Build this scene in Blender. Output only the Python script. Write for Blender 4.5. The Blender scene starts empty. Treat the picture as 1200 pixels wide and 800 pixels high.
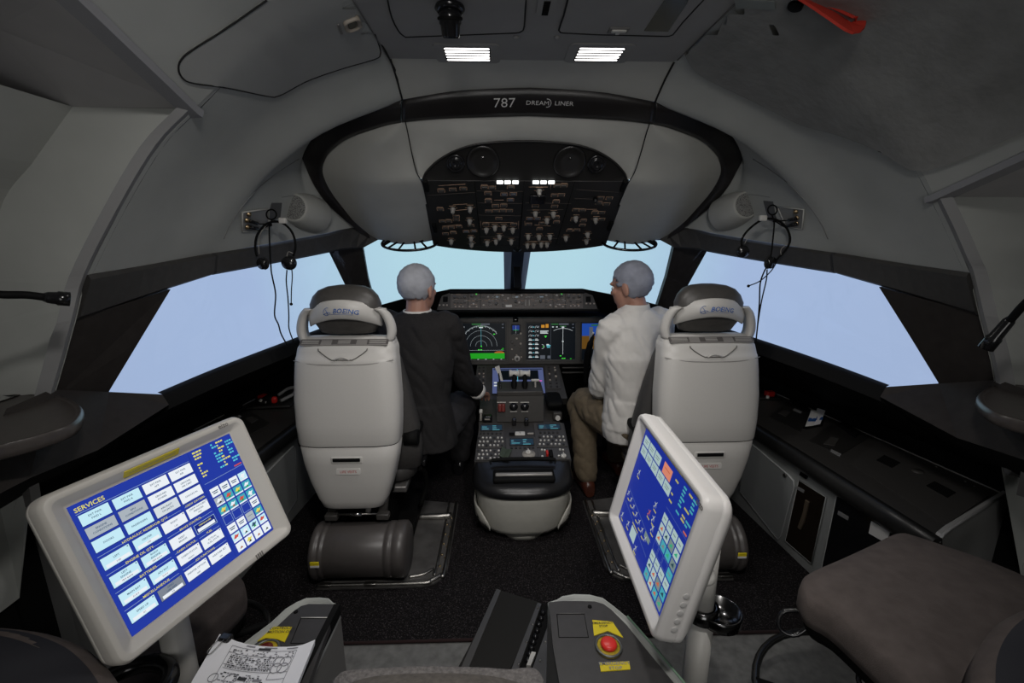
import bpy, bmesh, math, random
from mathutils import Vector, Matrix
from mathutils.bvhtree import BVHTree
random.seed(7)
SC = bpy.context.scene
COL = SC.collection
PI = math.pi
V = Vector

# ------------------------------------------------------------------ camera (16 mm on full frame, pitched 13 degrees down)
CAM = V((-.12, 0, 1.45)); FPX = 533.0
PITCH = math.radians(13); YAW = math.radians(-1.8)
cd = bpy.data.cameras.new('camera'); co = bpy.data.objects.new('camera', cd); COL.objects.link(co)
cd.sensor_width = 36; cd.lens = 36*FPX/1200; cd.clip_start = .02; cd.clip_end = 100
co.location = CAM; co.rotation_euler = (PI/2-PITCH, 0, YAW)
SC.camera = co
RC = Matrix.Rotation(YAW, 3, 'Z') @ Matrix.Rotation(PI/2-PITCH, 3, 'X')
def ray(x, y): return RC @ V(((x-600)/FPX, -(y-400)/FPX, -1))
def P(x, y, Y=None, Z=None, X=None, pl=None):
    """the place seen at photo pixel x, y, at a known depth, height, side or on a plane (point, normal)"""
    d = ray(x, y)
    if pl: t = (pl[0]-CAM).dot(pl[1])/d.dot(pl[1])
    elif Y is not None: t = (Y-CAM.y)/d.y
    elif Z is not None: t = (Z-CAM.z)/d.z
    else: t = (X-CAM.x)/d.x
    return CAM + d*t

# ------------------------------------------------------------------ materials
MATS = {}
def mat(name, c, rough=.5, metal=0, noise=0, nscale=40, bump=0, bscale=200, spec=.5, coat=0):
    if name in MATS: return MATS[name]
    m = bpy.data.materials.new(name); m.use_nodes = True
    nt = m.node_tree; b = nt.nodes['Principled BSDF']
    b.inputs['Base Color'].default_value = (*c, 1); b.inputs['Roughness'].default_value = rough
    b.inputs['Metallic'].default_value = metal; b.inputs['Specular IOR Level'].default_value = spec
    if coat: b.inputs['Coat Weight'].default_value = coat
    if noise or bump:
        tc = nt.nodes.new('ShaderNodeTexCoord')
    if noise:
        n = nt.nodes.new('ShaderNodeTexNoise'); n.inputs['Scale'].default_value = nscale; n.inputs['Detail'].default_value = 4
        nt.links.new(tc.outputs['Object'], n.inputs['Vector'])
        r = nt.nodes.new('ShaderNodeValToRGB')
        r.color_ramp.elements[0].position = .3; r.color_ramp.elements[1].position = .7
        r.color_ramp.elements[0].color = (*[max(0, x*(1-noise)) for x in c], 1)
        r.color_ramp.elements[1].color = (*[min(1, x*(1+noise)) for x in c], 1)
        nt.links.new(n.outputs['Fac'], r.inputs['Fac']); nt.links.new(r.outputs['Color'], b.inputs['Base Color'])
    if bump:
        n2 = nt.nodes.new('ShaderNodeTexNoise'); n2.inputs['Scale'].default_value = bscale; n2.inputs['Detail'].default_value = 3
        nt.links.new(tc.outputs['Object'], n2.inputs['Vector'])
        bp = nt.nodes.new('ShaderNodeBump'); bp.inputs['Strength'].default_value = bump; bp.inputs['Distance'].default_value = .004
        nt.links.new(n2.outputs['Fac'], bp.inputs['Height']); nt.links.new(bp.outputs['Normal'], b.inputs['Normal'])
    MATS[name] = m; return m
def emis(name, c, s=1.0):
    if name in MATS: return MATS[name]
    m = bpy.data.materials.new(name); m.use_nodes = True; nt = m.node_tree
    b = nt.nodes['Principled BSDF']; b.inputs['Base Color'].default_value = (.002, .002, .002, 1); b.inputs['Roughness'].default_value = .35; b.inputs['Specular IOR Level'].default_value = .15
    b.inputs['Emission Color'].default_value = (*c, 1); b.inputs['Emission Strength'].default_value = s
    MATS[name] = m; return m

LIN = mat('grey lining', (.405, .415, .395), .6, noise=.06, nscale=6, bump=.05, bscale=300)
CEI = mat('ceiling panel', (.32, .315, .305), .6, noise=.05, nscale=8, bump=.05, bscale=300)
SOF = mat('soffit panel', (.42, .41, .41), .6, noise=.06, nscale=8)
PAD = mat('padded cloth panel', (.24, .24, .23), .85, noise=.12, nscale=14, bump=.35, bscale=45)
LINF = mat('console lining', (.45, .45, .42), .55, noise=.05, nscale=8, bump=.04, bscale=400)
TRIM = mat('charcoal trim', (.042, .040, .038), .55, noise=.12, nscale=50, bump=.15, bscale=500)
BRN = mat('brown black panel', (.034, .030, .028), .5, noise=.12, nscale=30, bump=.1, bscale=400, spec=.08)
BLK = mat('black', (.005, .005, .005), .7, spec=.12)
BLKG = mat('gloss black', (.008, .008, .009), .18)
BAND = mat('black band', (.014, .012, .012), .35, bump=.05, bscale=600)
PBLK = mat('panel black', (.016, .0155, .015), .5, noise=.1, nscale=60)
PGRY = mat('panel grey', (.045, .042, .039), .5, noise=.08, nscale=60)
SEAM = mat('seam', (.006, .006, .006), .9)
SHELL = mat('seat shell plastic', (.50, .485, .46), .42, noise=.025, nscale=300)
LEA = mat('dark leather', (.055, .051, .047), .42, noise=.1, nscale=60, bump=.2, bscale=250)
LEAD = mat('charcoal leather', (.050, .047, .045), .6, noise=.1, nscale=60, bump=.2, bscale=350)
DRUM = mat('drum cover', (.070, .063, .060), .38, noise=.08, nscale=40)
MET = mat('worn metal', (.32, .31, .29), .35, 1, noise=.3, nscale=20, bump=.05, bscale=80)
MTD = mat('dull metal plate', (.13, .125, .12), .4, .5, noise=.3, nscale=12)
CHR = mat('chrome', (.6, .6, .6), .15, 1)
BRS = mat('brass bolt', (.45, .34, .2), .35, 1)
WHP = mat('white plastic', (.60, .585, .55), .4)
PEDW = mat('pedestal white', (.50, .49, .44), .5, noise=.04, nscale=30)
MONB = mat('monitor case', (.56, .535, .49), .45)
MONW = mat('white monitor case', (.66, .64, .62), .4)
GRYP = mat('grey plastic', (.17, .165, .16), .5)
KNB = mat('knob grey', (.33, .31, .28), .45)
MARK = mat('panel legend', (.62, .40, .27), .6)
MARKW = mat('white legend', (.6, .58, .55), .6)
FAB = mat('brown seat cloth', (.106, .086, .079), .95, noise=.15, nscale=30, bump=.4, bscale=500)
FABG = mat('grey fleece', (.20, .185, .175), .95, noise=.3, nscale=120, bump=.9, bscale=260)
RED = mat('red', (.55, .02, .015), .4)
DRED = mat('dark red', (.16, .02, .015), .4)
REDS = mat('red strap', (.42, .025, .012), .7, bump=.2, bscale=500)
YEL = mat('yellow label', (.70, .56, .01), .5)
GOLD = mat('gold ring', (.45, .33, .02), .5, .3, noise=.4, nscale=90)
WHT = mat('white', (.72, .71, .69), .5)
PAP = mat('paper', (.84, .84, .87), .6)
INK = mat('ink', (.03, .03, .035), .7)
INKG = mat('grey ink', (.25, .25, .27), .7)
BLU = mat('blue logo', (.02, .10, .36), .4)
PLQ = mat('placard', (.085, .078, .075), .4)
FLR = mat('grey vinyl floor', (.135, .135, .13), .7, noise=.25, nscale=30, bump=.2, bscale=150)
BGE = mat('beige frame', (.35, .31, .26), .5)
OLV = mat('olive plastic', (.055, .052, .035), .2)
GRN = mat('dark green', (.04, .055, .035), .6)
PUR = mat('lit bezel', (.05, .06, .09), .4)
BOXT = mat('charcoal console top', (.042, .040, .040), .42, noise=.08, nscale=50)
BOXS = mat('console rim', (.36, .37, .35), .45)
BOXB = mat('console side', (.16, .155, .145), .5)
SUIT = mat('dark suit', (.020, .019, .0195), .9, noise=.15, nscale=150, bump=.3, bscale=60, spec=.2)
SHIRT = mat('white shirt', (.62, .60, .57), .85, noise=.05, nscale=20, bump=.5, bscale=22)
KHAKI = mat('khaki', (.115, .088, .055), .9, noise=.15, nscale=40, bump=.5, bscale=28)
SKIN = mat('skin', (.38, .20, .145), .5, noise=.06, nscale=40)
HAIRG = mat('grey hair', (.40, .41, .45), .8, noise=.14, nscale=22, bump=.25, bscale=160)
HAIRD = mat('ash hair', (.26, .275, .33), .8, noise=.16, nscale=22, bump=.25, bscale=160)
SHOE = mat('brown shoe', (.06, .018, .011), .3)
def carpet_mat():
    m = bpy.data.materials.new('speckled carpet'); m.use_nodes = True; nt = m.node_tree; b = nt.nodes['Principled BSDF']
    b.inputs['Roughness'].default_value = .95; b.inputs['Specular IOR Level'].default_value = .15
    tc = nt.nodes.new('ShaderNodeTexCoord'); n = nt.nodes.new('ShaderNodeTexNoise')
    n.inputs['Scale'].default_value = 210; n.inputs['Detail'].default_value = 2
    nt.links.new(tc.outputs['Object'], n.inputs['Vector'])
    r = nt.nodes.new('ShaderNodeValToRGB'); e = r.color_ramp.elements
    e[0].position = .55; e[0].color = (.0065, .0055, .006, 1); e[1].position = .80; e[1].color = (.085, .075, .078, 1)
    nt.links.new(n.outputs['Fac'], r.inputs['Fac']); nt.links.new(r.outputs['Color'], b.inputs['Base Color'])
    bp = nt.nodes.new('ShaderNodeBump'); bp.inputs['Strength'].default_value = .5; bp.inputs['Distance'].default_value = .004
    nt.links.new(n.outputs['Fac'], bp.inputs['Height']); nt.links.new(bp.outputs['Normal'], b.inputs['Normal'])
    return m
CARP = carpet_mat()
def glass_mat(name, refl=.06, tint=(1, 1, 1)):
    m = bpy.data.materials.new(name); m.use_nodes = True; nt = m.node_tree; nt.nodes.clear()
    o = nt.nodes.new('ShaderNodeOutputMaterial'); mx = nt.nodes.new('ShaderNodeMixShader')
    t = nt.nodes.new('ShaderNodeBsdfTransparent'); g = nt.nodes.new('ShaderNodeBsdfGlossy')
    t.inputs['Color'].default_value = (*tint, 1); g.inputs['Roughness'].default_value = .05; mx.inputs['Fac'].default_value = refl
    nt.links.new(t.outputs[0], mx.inputs[1]); nt.links.new(g.outputs[0], mx.inputs[2]); nt.links.new(mx.outputs[0], o.inputs[0])
    return m
GLASS = glass_mat('window glass', .03)
DGLASS = mat('smoked pocket cover', (.018, .013, .009), .12)
def grille_mat():
    m = mat('speaker mesh', (.17, .17, .165), .5); nt = m.node_tree; b = nt.nodes['Principled BSDF']
    tc = nt.nodes.new('ShaderNodeTexCoord'); v = nt.nodes.new('ShaderNodeTexVoronoi'); v.inputs['Scale'].default_value = 230
    nt.links.new(tc.outputs['Object'], v.inputs['Vector'])
    r = nt.nodes.new('ShaderNodeValToRGB'); r.color_ramp.elements[0].position = .2; r.color_ramp.elements[1].position = .5
    r.color_ramp.elements[0].color = (.02, .02, .02, 1); r.color_ramp.elements[1].color = (.25, .25, .24, 1)
    nt.links.new(v.outputs['Distance'], r.inputs['Fac']); nt.links.new(r.outputs['Color'], b.inputs['Base Color'])
    return m
GRL = grille_mat()

# ------------------------------------------------------------------ mesh builder
def frame(o, u, v):
    """matrix with columns u, v, n at origin o"""
    u = V(u).normalized(); n = u.cross(V(v)).normalized(); v = n.cross(u)
    m = Matrix.Identity(4)
    for i, a in enumerate((u, v, n)):
        for j in range(3): m[j][i] = a[j]
    m.translation = V(o); return m
def catmull(pts, n):
    """n+1 points on a smooth curve through pts"""
    pts = [V(p) for p in pts]; k = len(pts)-1; out = []
    for i in range(n+1):
        t = i/n*k; s = min(int(t), k-1); f = t-s
        p1, p2 = pts[s], pts[s+1]
        p0 = pts[s-1] if s else p1*2-p2; p3 = pts[s+2] if s+2 <= k else p2*2-p1
        out.append(.5*((2*p1)+(p2-p0)*f+(2*p0-5*p1+4*p2-p3)*f*f+(3*p1-p0-3*p2+p3)*f**3))
    return out
class MB:
    def __init__(s, M=None):
        s.bm = bmesh.new(); s.M = M or Matrix.Identity(4); s.mats = []
    def mi(s, m):
        if m not in s.mats: s.mats.append(m)
        return s.mats.index(m)
    def face(s, pts, m, smooth=False):
        vs = [s.bm.verts.new(s.M @ V(p)) for p in pts]
        f = s.bm.faces.new(vs); f.material_index = s.mi(m); f.smooth = smooth; return f
    def box(s, c, sz, m, bev=0, R=None, seg=2):
        c = V(c); mm = s.M @ Matrix.Translation(c) @ (R.to_4x4() if R else Matrix.Identity(4)) @ Matrix.Diagonal((*sz, 1))
        g = bmesh.ops.create_cube(s.bm, size=1, matrix=mm); vs = g['verts']
        fs = set(f for v in vs for f in v.link_faces)
        k = s.mi(m)
        for f in fs: f.material_index = k
        if bev:
            es = set(e for v in vs for e in v.link_edges)
            r = bmesh.ops.bevel(s.bm, geom=list(es), offset=bev, segments=seg, affect='EDGES', profile=.5, clamp_overlap=True)
            for f in r['faces']: f.material_index = k; f.smooth = True
        return s
    def cyl(s, a, b, r, m, r2=None, n=20, caps=True, smooth=True):
        a, b = V(a), V(b); return s.loft([ring(a, b-a, r, n), ring(b, b-a, r if r2 is None else r2, n)], m, caps, smooth)
    def loft(s, rings, m, caps=True, smooth=True, closed=True):
        k = s.mi(m); R = [[s.bm.verts.new(s.M @ V(p)) for p in r] for r in rings]
        n = len(R[0])
        for a, b in zip(R, R[1:]):
            for i in range(n if closed else n-1):
                j = (i+1) % n
                try:
                    f = s.bm.faces.new((a[i], a[j], b[j], b[i])); f.material_index = k; f.smooth = smooth
                except ValueError: pass
        if caps and closed:
            for r in (R[0][::-1], R[-1]):
                f = s.bm.faces.new(r); f.material_index = k
        return s
    def lathe(s, prof, m, o=(0, 0, 0), ax=(0, 0, 1), n=28, caps=True):
        """prof: (radius, height) pairs along ax"""
        ax = V(ax).normalized(); return s.loft([ring(V(o)+ax*h, ax, max(r, 1e-4), n) for r, h in prof], m, caps)
    def tube(s, pts, r, m, n=8, sm=0, caps=True):
        pts = [V(p) for p in pts]
        if sm: pts = catmull(pts, sm)
        rs = r if isinstance(r, (list, tuple)) else [r]*len(pts)
        if len(rs) != len(pts): rs = [rs[min(int(i/len(pts)*len(rs)), len(rs)-1)] for i in range(len(pts))]
        rings = []; up = None
        for i, p in enumerate(pts):
            t = (pts[min(i+1, len(pts)-1)]-pts[max(i-1, 0)]).normalized()
            if up is None:
                up = t.orthogonal().normalized()
            up = (up-t*up.dot(t)).normalized(); sd = t.cross(up)
            rings.append([p+(up*math.cos(2*PI*k/n)+sd*math.sin(2*PI*k/n))*rs[i] for k in range(n)])
        return s.loft(rings, m, caps)
    def torus(s, c, ax, R, r, m, n=32, k=8, sx=1):
        c = V(c); ax = V(ax).normalized(); u = ax.orthogonal().normalized(); w = ax.cross(u)
        rings = []
        for i in range(n+1):
            a = 2*PI*i/n; d = u*math.cos(a)+w*math.sin(a)
            rings.append([c+d*(R+r*math.cos(2*PI*j/k))+ax*r*math.sin(2*PI*j/k) for j in range(k)])
        return s.loft(rings, m, False)
    def grid(s, rows, m, smooth=True, flip=False):
        return s.loft([list(r) for r in (rows if not flip else rows[::-1])], m, False, smooth, closed=False)
    def slab(s, pts, m, th, smooth=False, m2=None):
        """polygon with thickness th along -normal (th may be a vector)"""
        pts = [V(p) for p in pts]
        n = V((0, 0, 0))
        for i in range(len(pts)): n += (pts[i]-pts[0]).cross(pts[(i+1) % len(pts)]-pts[0])
        n.normalize(); off = th if isinstance(th, Vector) else -n*th
        a = [s.bm.verts.new(s.M @ p) for p in pts]; b = [s.bm.verts.new(s.M @ (p+off)) for p in pts]
        k = s.mi(m); k2 = s.mi(m2 or m)
        f = s.bm.faces.new(a); f.material_index = k
        f = s.bm.faces.new(b[::-1]); f.material_index = k2
        for i in range(len(pts)):
            j = (i+1) % len(pts); f = s.bm.faces.new((a[j], a[i], b[i], b[j])); f.material_index = k2; f.smooth = smooth
        return s
    def sphere(s, c, r, m, n=16, sc=(1, 1, 1), R=None):
        mm = s.M @ Matrix.Translation(V(c)) @ (R.to_4x4() if R else Matrix.Identity(4)) @ Matrix.Diagonal((*(r*x for x in sc), 1))
        g = bmesh.ops.create_uvsphere(s.bm, u_segments=n, v_segments=n//2+2, radius=1, matrix=mm); k = s.mi(m)
        for f in set(f for v in g['verts'] for f in v.link_faces): f.material_index = k; f.smooth = True
        return s
    def text(s, str_, at, size, m, h=.0004, align='CENTER', curve=None, shear=0, sx=1, bold=0):
        """flat lettering lying in the builder's local xy at `at` (x, y, z)"""
        if '\n' in str_:
            ls = str_.split('\n')
            for i, l_ in enumerate(ls): s.text(l_, (at[0], at[1]+((len(ls)-1)/2-i)*size*1.05, at[2]), size, m, h, align, curve, shear, sx, bold)
            return s
        vs, fs = text_mesh(str_, align, shear, bold); k = s.mi(m)
        at = V(at); bv = []
        for x, y in vs:
            p = V((at.x+x*size*sx, at.y+y*size, at.z+h))
            if curve: p = curve(p)
            bv.append(s.bm.verts.new(s.M @ p))
        for f in fs:
            try: q = s.bm.faces.new([bv[i] for i in f]); q.material_index = k
            except ValueError: pass
        return s
    def rect(s, x0, y0, x1, y1, m, z=0):
        s.face([(x0, y0, z), (x1, y0, z), (x1, y1, z), (x0, y1, z)], m); return s
    def rrect(s, cx, cy, w, h, r, z0, z1, m, n=5, m2=None):
        pts = rr(cx, cy, w, h, r, n)
        return s.slab([(x, y, z1) for x, y in pts], m, V((0, 0, z0-z1)), True, m2)
def ring(c, ax, r, n):
    ax = V(ax).normalized(); u = V((0, 0, 1)) if abs(ax.z) < .9 else V((1, 0, 0))
    u = (u-ax*u.dot(ax)).normalized(); w = ax.cross(u)
    return [V(c)+(u*math.cos(2*PI*i/n)+w*math.sin(2*PI*i/n))*r for i in range(n)]
def rr(cx, cy, w, h, r, n=5):
    out = []
    for (sx, sy, a0) in ((1, 1, 0), (-1, 1, 90), (-1, -1, 180), (1, -1, 270)):
        for i in range(n+1):
            a = math.radians(a0+90*i/n); out.append((cx+sx*(w/2-r)+r*math.cos(a), cy+sy*(h/2-r)+r*math.sin(a)))
    return out
_T = {}
def text_mesh(t, align, shear, bold):
    key = (t, align, shear, bold)
    if key not in _T:
        c = bpy.data.curves.new('t', 'FONT'); c.body = t; c.align_x = align; c.align_y = 'CENTER'; c.size = 1; c.resolution_u = 2
        c.shear = shear; c.offset = bold
        o = bpy.data.objects.new('t', c); COL.objects.link(o)
        dg = bpy.context.evaluated_depsgraph_get(); me = bpy.data.meshes.new_from_object(o.evaluated_get(dg))
        _T[key] = ([(v.co.x, v.co.y) for v in me.vertices], [tuple(p.vertices) for p in me.polygons])
        bpy.data.objects.remove(o); bpy.data.curves.remove(c); bpy.data.meshes.remove(me)
    return _T[key]

WM = {}
def obj(name, mb, parent=None, label=None, cat=None, group=None, kind=None, recalc=True, mod=None, origin=None):
    """one mesh object; vertices are given in world space (through the builder's matrix)"""
    bm = mb.bm
    if recalc: bmesh.ops.recalc_face_normals(bm, faces=bm.faces)
    base = WM[parent] if parent else (Matrix.Translation(V(origin)) if origin else Matrix.Identity(4))
    if parent or origin: bmesh.ops.transform(bm, matrix=base.inverted(), verts=bm.verts)
    me = bpy.data.meshes.new(name); bm.to_mesh(me); bm.free()
    for m in mb.mats: me.materials.append(m)
    o = bpy.data.objects.new(name, me); COL.objects.link(o)
    if parent: o.parent = parent
    elif origin: o.location = V(origin)
    WM[o] = base.copy()
    tag(o, label, cat, group, kind)
    if mod: mod(o)
    return o
def tag(o, label=None, cat=None, group=None, kind=None):
    for k, v in (('label', label), ('category', cat), ('group', group), ('kind', kind)):
        if v: o[k] = v
    return o
def thing(name, label, cat, loc=(0, 0, 0), M=None, group=None):
    o = bpy.data.objects.new(name, None); COL.objects.link(o); o.empty_display_size = .05
    m = M or Matrix.Translation(V(loc)); o.matrix_basis = m; WM[o] = m.copy()
    return tag(o, label, cat, group)
def put(src, parent, M, name=None):
    """copy of a small part, placed with world matrix M under parent (mesh built around its own origin)"""
    c = src.copy(); COL.objects.link(c); c.parent = parent
    c.matrix_basis = WM[parent].inverted() @ M; WM[c] = M.copy(); return c
def proto(name, mb):
    bmesh.ops.recalc_face_normals(mb.bm, faces=mb.bm.faces)
    me = bpy.data.meshes.new(name); mb.bm.to_mesh(me); mb.bm.free()
    for m in mb.mats: me.materials.append(m)
    return bpy.data.objects.new(name, me)
def new(src, name, parent, M, label=None):
    """first or further use of a prototype mesh (prototype itself stays unlinked)"""
    c = bpy.data.objects.new(name, src.data); COL.objects.link(c); c.parent = parent
    c.matrix_basis = WM[parent].inverted() @ M; WM[c] = M.copy()
    if label: c['label'] = label
    return c
def mirX(p): return V((-p[0], p[1], p[2]))
def lerp(a, b, t): return V(a)*(1-t)+V(b)*t
def subsurf(n):
    def f(o):
        m = o.modifiers.new('subdivision', 'SUBSURF'); m.levels = n; m.render_levels = n
        for p in o.data.polygons: p.use_smooth = True
    return f
# ================================================================== SETTING
ZC = 2.0
# ---- floor
mb = MB(); mb.slab([(-1.75, -1.4, 0), (1.75, -1.4, 0), (1.75, 3.6, 0), (-1.75, 3.6, 0)], FLR, .05)
obj('floor', mb, kind='structure')
rugL, rugR = P(388, 754, Z=.006), P(885, 741, Z=.006)
yL = rugL.y+(rugL.x+1.5)/(rugL.x-rugR.x)*(rugR.y-rugL.y)*-1
mb = MB(); mb.slab([(-1.45, 1.385, .008), (1.3, 1.385, .008), (1.3, 3.4, .008), (-1.45, 3.4, .008)], CARP, .0075)
obj('floor_carpet', mb, kind='structure')
# dark red whipped edge of the carpet
mb = MB(); mb.tube([(-1.45, 1.385, .007), (1.3, 1.385, .007)], .006, mat('carpet edge', (.018, .006, .006), .95), 6)
obj('trim_1', mb, kind='structure')

# ---- side linings (left measured on the photograph; the flight deck is symmetrical)
def bulged(a, b, h, n=14):
    a, b = V(a), V(b); d = V((-1, 0, .95)).normalized()
    return catmull([a, (a*.72+b*.28)+d*h*.85, (a+b)/2+d*h, (a*.3+b*.7)+d*h*.8, b], n)
NC = 14
edge0 = [V((-.46, 1.25, ZC)), V((-.68, 1.25, 1.905)), P(228, 127, Y=1.25), P(185, 172, Y=1.25), P(140, 247, Y=1.25), P(102, 322, Y=1.25)]
cols = [catmull(edge0, NC),
        bulged((-.455, 1.62, ZC), P(180, 309, Y=1.48), .095),
        bulged(P(471.5, 116.5, Y=1.785), P(235, 299, Y=1.66), .085),
        bulged(P(431, 123, Y=1.81), P(265, 294.5, Y=1.76), .078),
        bulged(P(399.5, 134.5, Y=1.85), P(300, 288, Y=1.90), .066),
        bulged(P(372.5, 152.5, Y=1.92), P(340, 281, Y=2.08), .05),
        bulged(P(353, 178, Y=2.0), P(372, 275, Y=2.2), .035),
        bulged(P(357, 191, Y=2.05), P(383, 273, Y=2.25), .028),
        bulged(P(368, 215, Y=2.13), P(397, 269.5, Y=2.31), .018),
        bulged(P(386, 238.5, Y=2.24), P(414, 267, Y=2.39), .008),
        bulged(P(417.5, 265.5, Y=2.37), P(425, 270.5, Y=2.42), .002),
        bulged(P(430, 274, Y=2.42), P(432, 276, Y=2.43), 0)]
rows = [catmull([c[i] for c in cols], 55) for i in range(NC+1)]
LROWS = rows
RROWS = [[mirX(p) for p in r] for r in rows]
# aft of the frame: left side ceiling down to the closet soffit beam
beamL = lambda y: V((-.867+(1.25-y)*.09, y, 1.758+min(1.25-y, .6)*.28))
def aftL(y):
    b = beamL(y); a = V((-.46-(1.25-y)*.06, y, ZC))
    return catmull([a, lerp(a, b, .52)+V((-.01, 0, .025)), b], 8)
_c0 = [mirX(p) for p in catmull(edge0, 60)]
_c0 = [p for p in _c0 if p.z >= 1.555]
def aftR(y):
    t = min(1.25-y, .7); n = len(_c0)-1
    return [V((_c0[round(i*n/14)].x, y, _c0[round(i*n/14)].z+t*.36*(i/14)**1.5*(1 if y < 1.25 else 0))) for i in range(15)]
aL = [aftL(y) for y in (-1.3, 0, .5, .9, 1.25)]; aR = [aftR(y) for y in (-1.3, 0, .5, .9, 1.25)]
mb = MB(); mb.grid(LROWS, LIN); mb.grid(aL, LIN); obj('wall_left', mb, kind='structure', recalc=False)
mb = MB(); mb.grid(RROWS, LIN); mb.grid(aR, LIN); obj('wall_right', mb, kind='structure', recalc=False)
def bvh(*grids):
    vs, fs = [], []
    for g in grids:
        o = len(vs); w = len(g[0])
        for r in g: vs += r
        for i in range(len(g)-1):
            for j in range(w-1):
                fs.append((o+i*w+j, o+i*w+j+1, o+(i+1)*w+j+1, o+(i+1)*w+j))
    return BVHTree.FromPolygons(vs, fs)
BL = bvh(LROWS, aL); BR = bvh(RROWS, aR)
def on(tree, x, y, off=.003):
    d = ray(x, y).normalized(); h = tree.ray_cast(CAM, d)
    if h[0] is None: return None
    n = h[1]
    if n.dot(d) > 0: n = -n
    return h[0]+n*off
def seam(name, tree, pts, r=.0022, sm=0, m=None, off=.001, close=False):
    """a thin line that follows the lining"""
    if close: pts = pts+[pts[0]]
    pp = []
    for (x0, y0), (x1, y1) in zip(pts, pts[1:]):
        n = max(2, int(math.hypot(x1-x0, y1-y0)/8))
        pp += [(x0+(x1-x0)*i/n, y0+(y1-y0)*i/n) for i in range(n)]
    pp.append(pts[-1])
    q = [on(tree, x, y, off) for x, y in pp]; q = [p for p in q if p]
    if len(q) < 2: return None
    mb = MB(); mb.tube(q, r, m or SEAM, 6); return obj(name, mb, kind='structure')
def smooth2(pts, n): return [(p.x, p.y) for p in catmull([(x, y, 0) for x, y in pts], n)]
def patch(mb, tree, pts, m, off=.004, th=.006, cell=14):
    """a panel laid on the lining: outline in the photograph, filled, projected and given thickness"""
    b = bmesh.new(); f = b.faces.new([b.verts.new((x, y, 0)) for x, y in pts])
    bmesh.ops.triangulate(b, faces=[f])
    xs = [p[0] for p in pts]; ys = [p[1] for p in pts]
    for ax, lo, hi in ((0, min(xs), max(xs)), (1, min(ys), max(ys))):
        n = int((hi-lo)/cell)
        for i in range(1, n):
            co_ = [0, 0, 0]; no = [0, 0, 0]; co_[ax] = lo+(hi-lo)*i/n; no[ax] = 1
            bmesh.ops.bisect_plane(b, geom=b.verts[:]+b.edges[:]+b.faces[:], plane_co=co_, plane_no=no)
    bmesh.ops.remove_doubles(b, verts=b.verts, dist=.01)
    b.verts.index_update(); k = mb.mi(m); tv, bv = {}, {}
    for v in b.verts:
        p = on(tree, v.co.x, v.co.y, off+th); q = on(tree, v.co.x, v.co.y, off-.004)
        if p is None: continue
        tv[v.index] = mb.bm.verts.new(p); bv[v.index] = mb.bm.verts.new(q)
    for f in b.faces:
        ids = [v.index for v in f.verts]
        if all(i in tv for i in ids):
            try: g = mb.bm.faces.new([tv[i] for i in ids]); g.material_index = k; g.smooth = True
            except ValueError: pass
    for e in b.edges:
        if len(e.link_faces) == 1:
            i, j = (v.index for v in e.verts)
            if i in tv and j in tv:
                q_ = [mb.bm.verts.new(x_.co) for x_ in (tv[i], tv[j], bv[j], bv[i])]; g = mb.bm.faces.new(q_); g.material_index = k
    b.free()

# ---- flat ceiling, and its curve down to the black band
cc = [[V((x, y, ZC)) for x in (-.56, -.3, 0, .3, .56)] for y in (-1.3, .2)]
cc = [[V((-.46-(1.25-y)*.06 if y < 1.25 else -.46, y, ZC)), V((-.25, y, ZC)), V((0, y, ZC)), V((.25, y, ZC)), V((.46, y, ZC))] for y in (-1.3, 0, .9, 1.25, 1.5, 1.62)]
mb = MB(); mb.grid(cc, CEI, smooth=False); obj('ceiling', mb, kind='structure')
front_edge = [P(471.5, 116.5, Y=1.785), P(498, 112, Y=1.78), P(530, 107, Y=1.78), P(573, 104, Y=1.78), V((0, 1.78, P(617, 102.5, Y=1.78).z))]
front_edge = catmull(front_edge, 8); front_edge += [mirX(p) for p in front_edge[-2::-1]]
back_edge = [lerp(V((-.455, 1.62, ZC)), V((.455, 1.62, ZC)), i/16) for i in range(17)]
mid_edge = [lerp(a, b, .5)+V((0, 0, .006)) for a, b in zip(back_edge, front_edge)]
mb = MB(); mb.grid([catmull([back_edge[i], mid_edge[i], front_edge[i]], 6) for i in range(17)], LINF); obj('ceiling_front', mb, kind='structure')
# seams where centre and side linings meet
for s in (-1, 1):
    q = [front_edge[0 if s < 0 else -1]+V((0, 0, -.002)), mid_edge[0 if s < 0 else -1]+V((0, 0, -.002)), back_edge[0 if s < 0 else -1]+V((0, 0, -.002))]
    mb = MB(); mb.tube(catmull(q, 8), .0035, SEAM, 6); obj('trim_2', mb, kind='structure')
    mb = MB(); mb.tube([(s*.46, 1.6, ZC-.002), (s*.46, 1.25, ZC-.002), (s*.46-(.02 if s < 0 else 0), .9, ZC-.002)], .002, GRYP, 6); obj('trim_3', mb, kind='structure')
# fillet strips under the ceiling edge
seam('trim_4', BL, [(440, 40), (462, 72), (466, 95), (471, 116)], .003)

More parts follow.
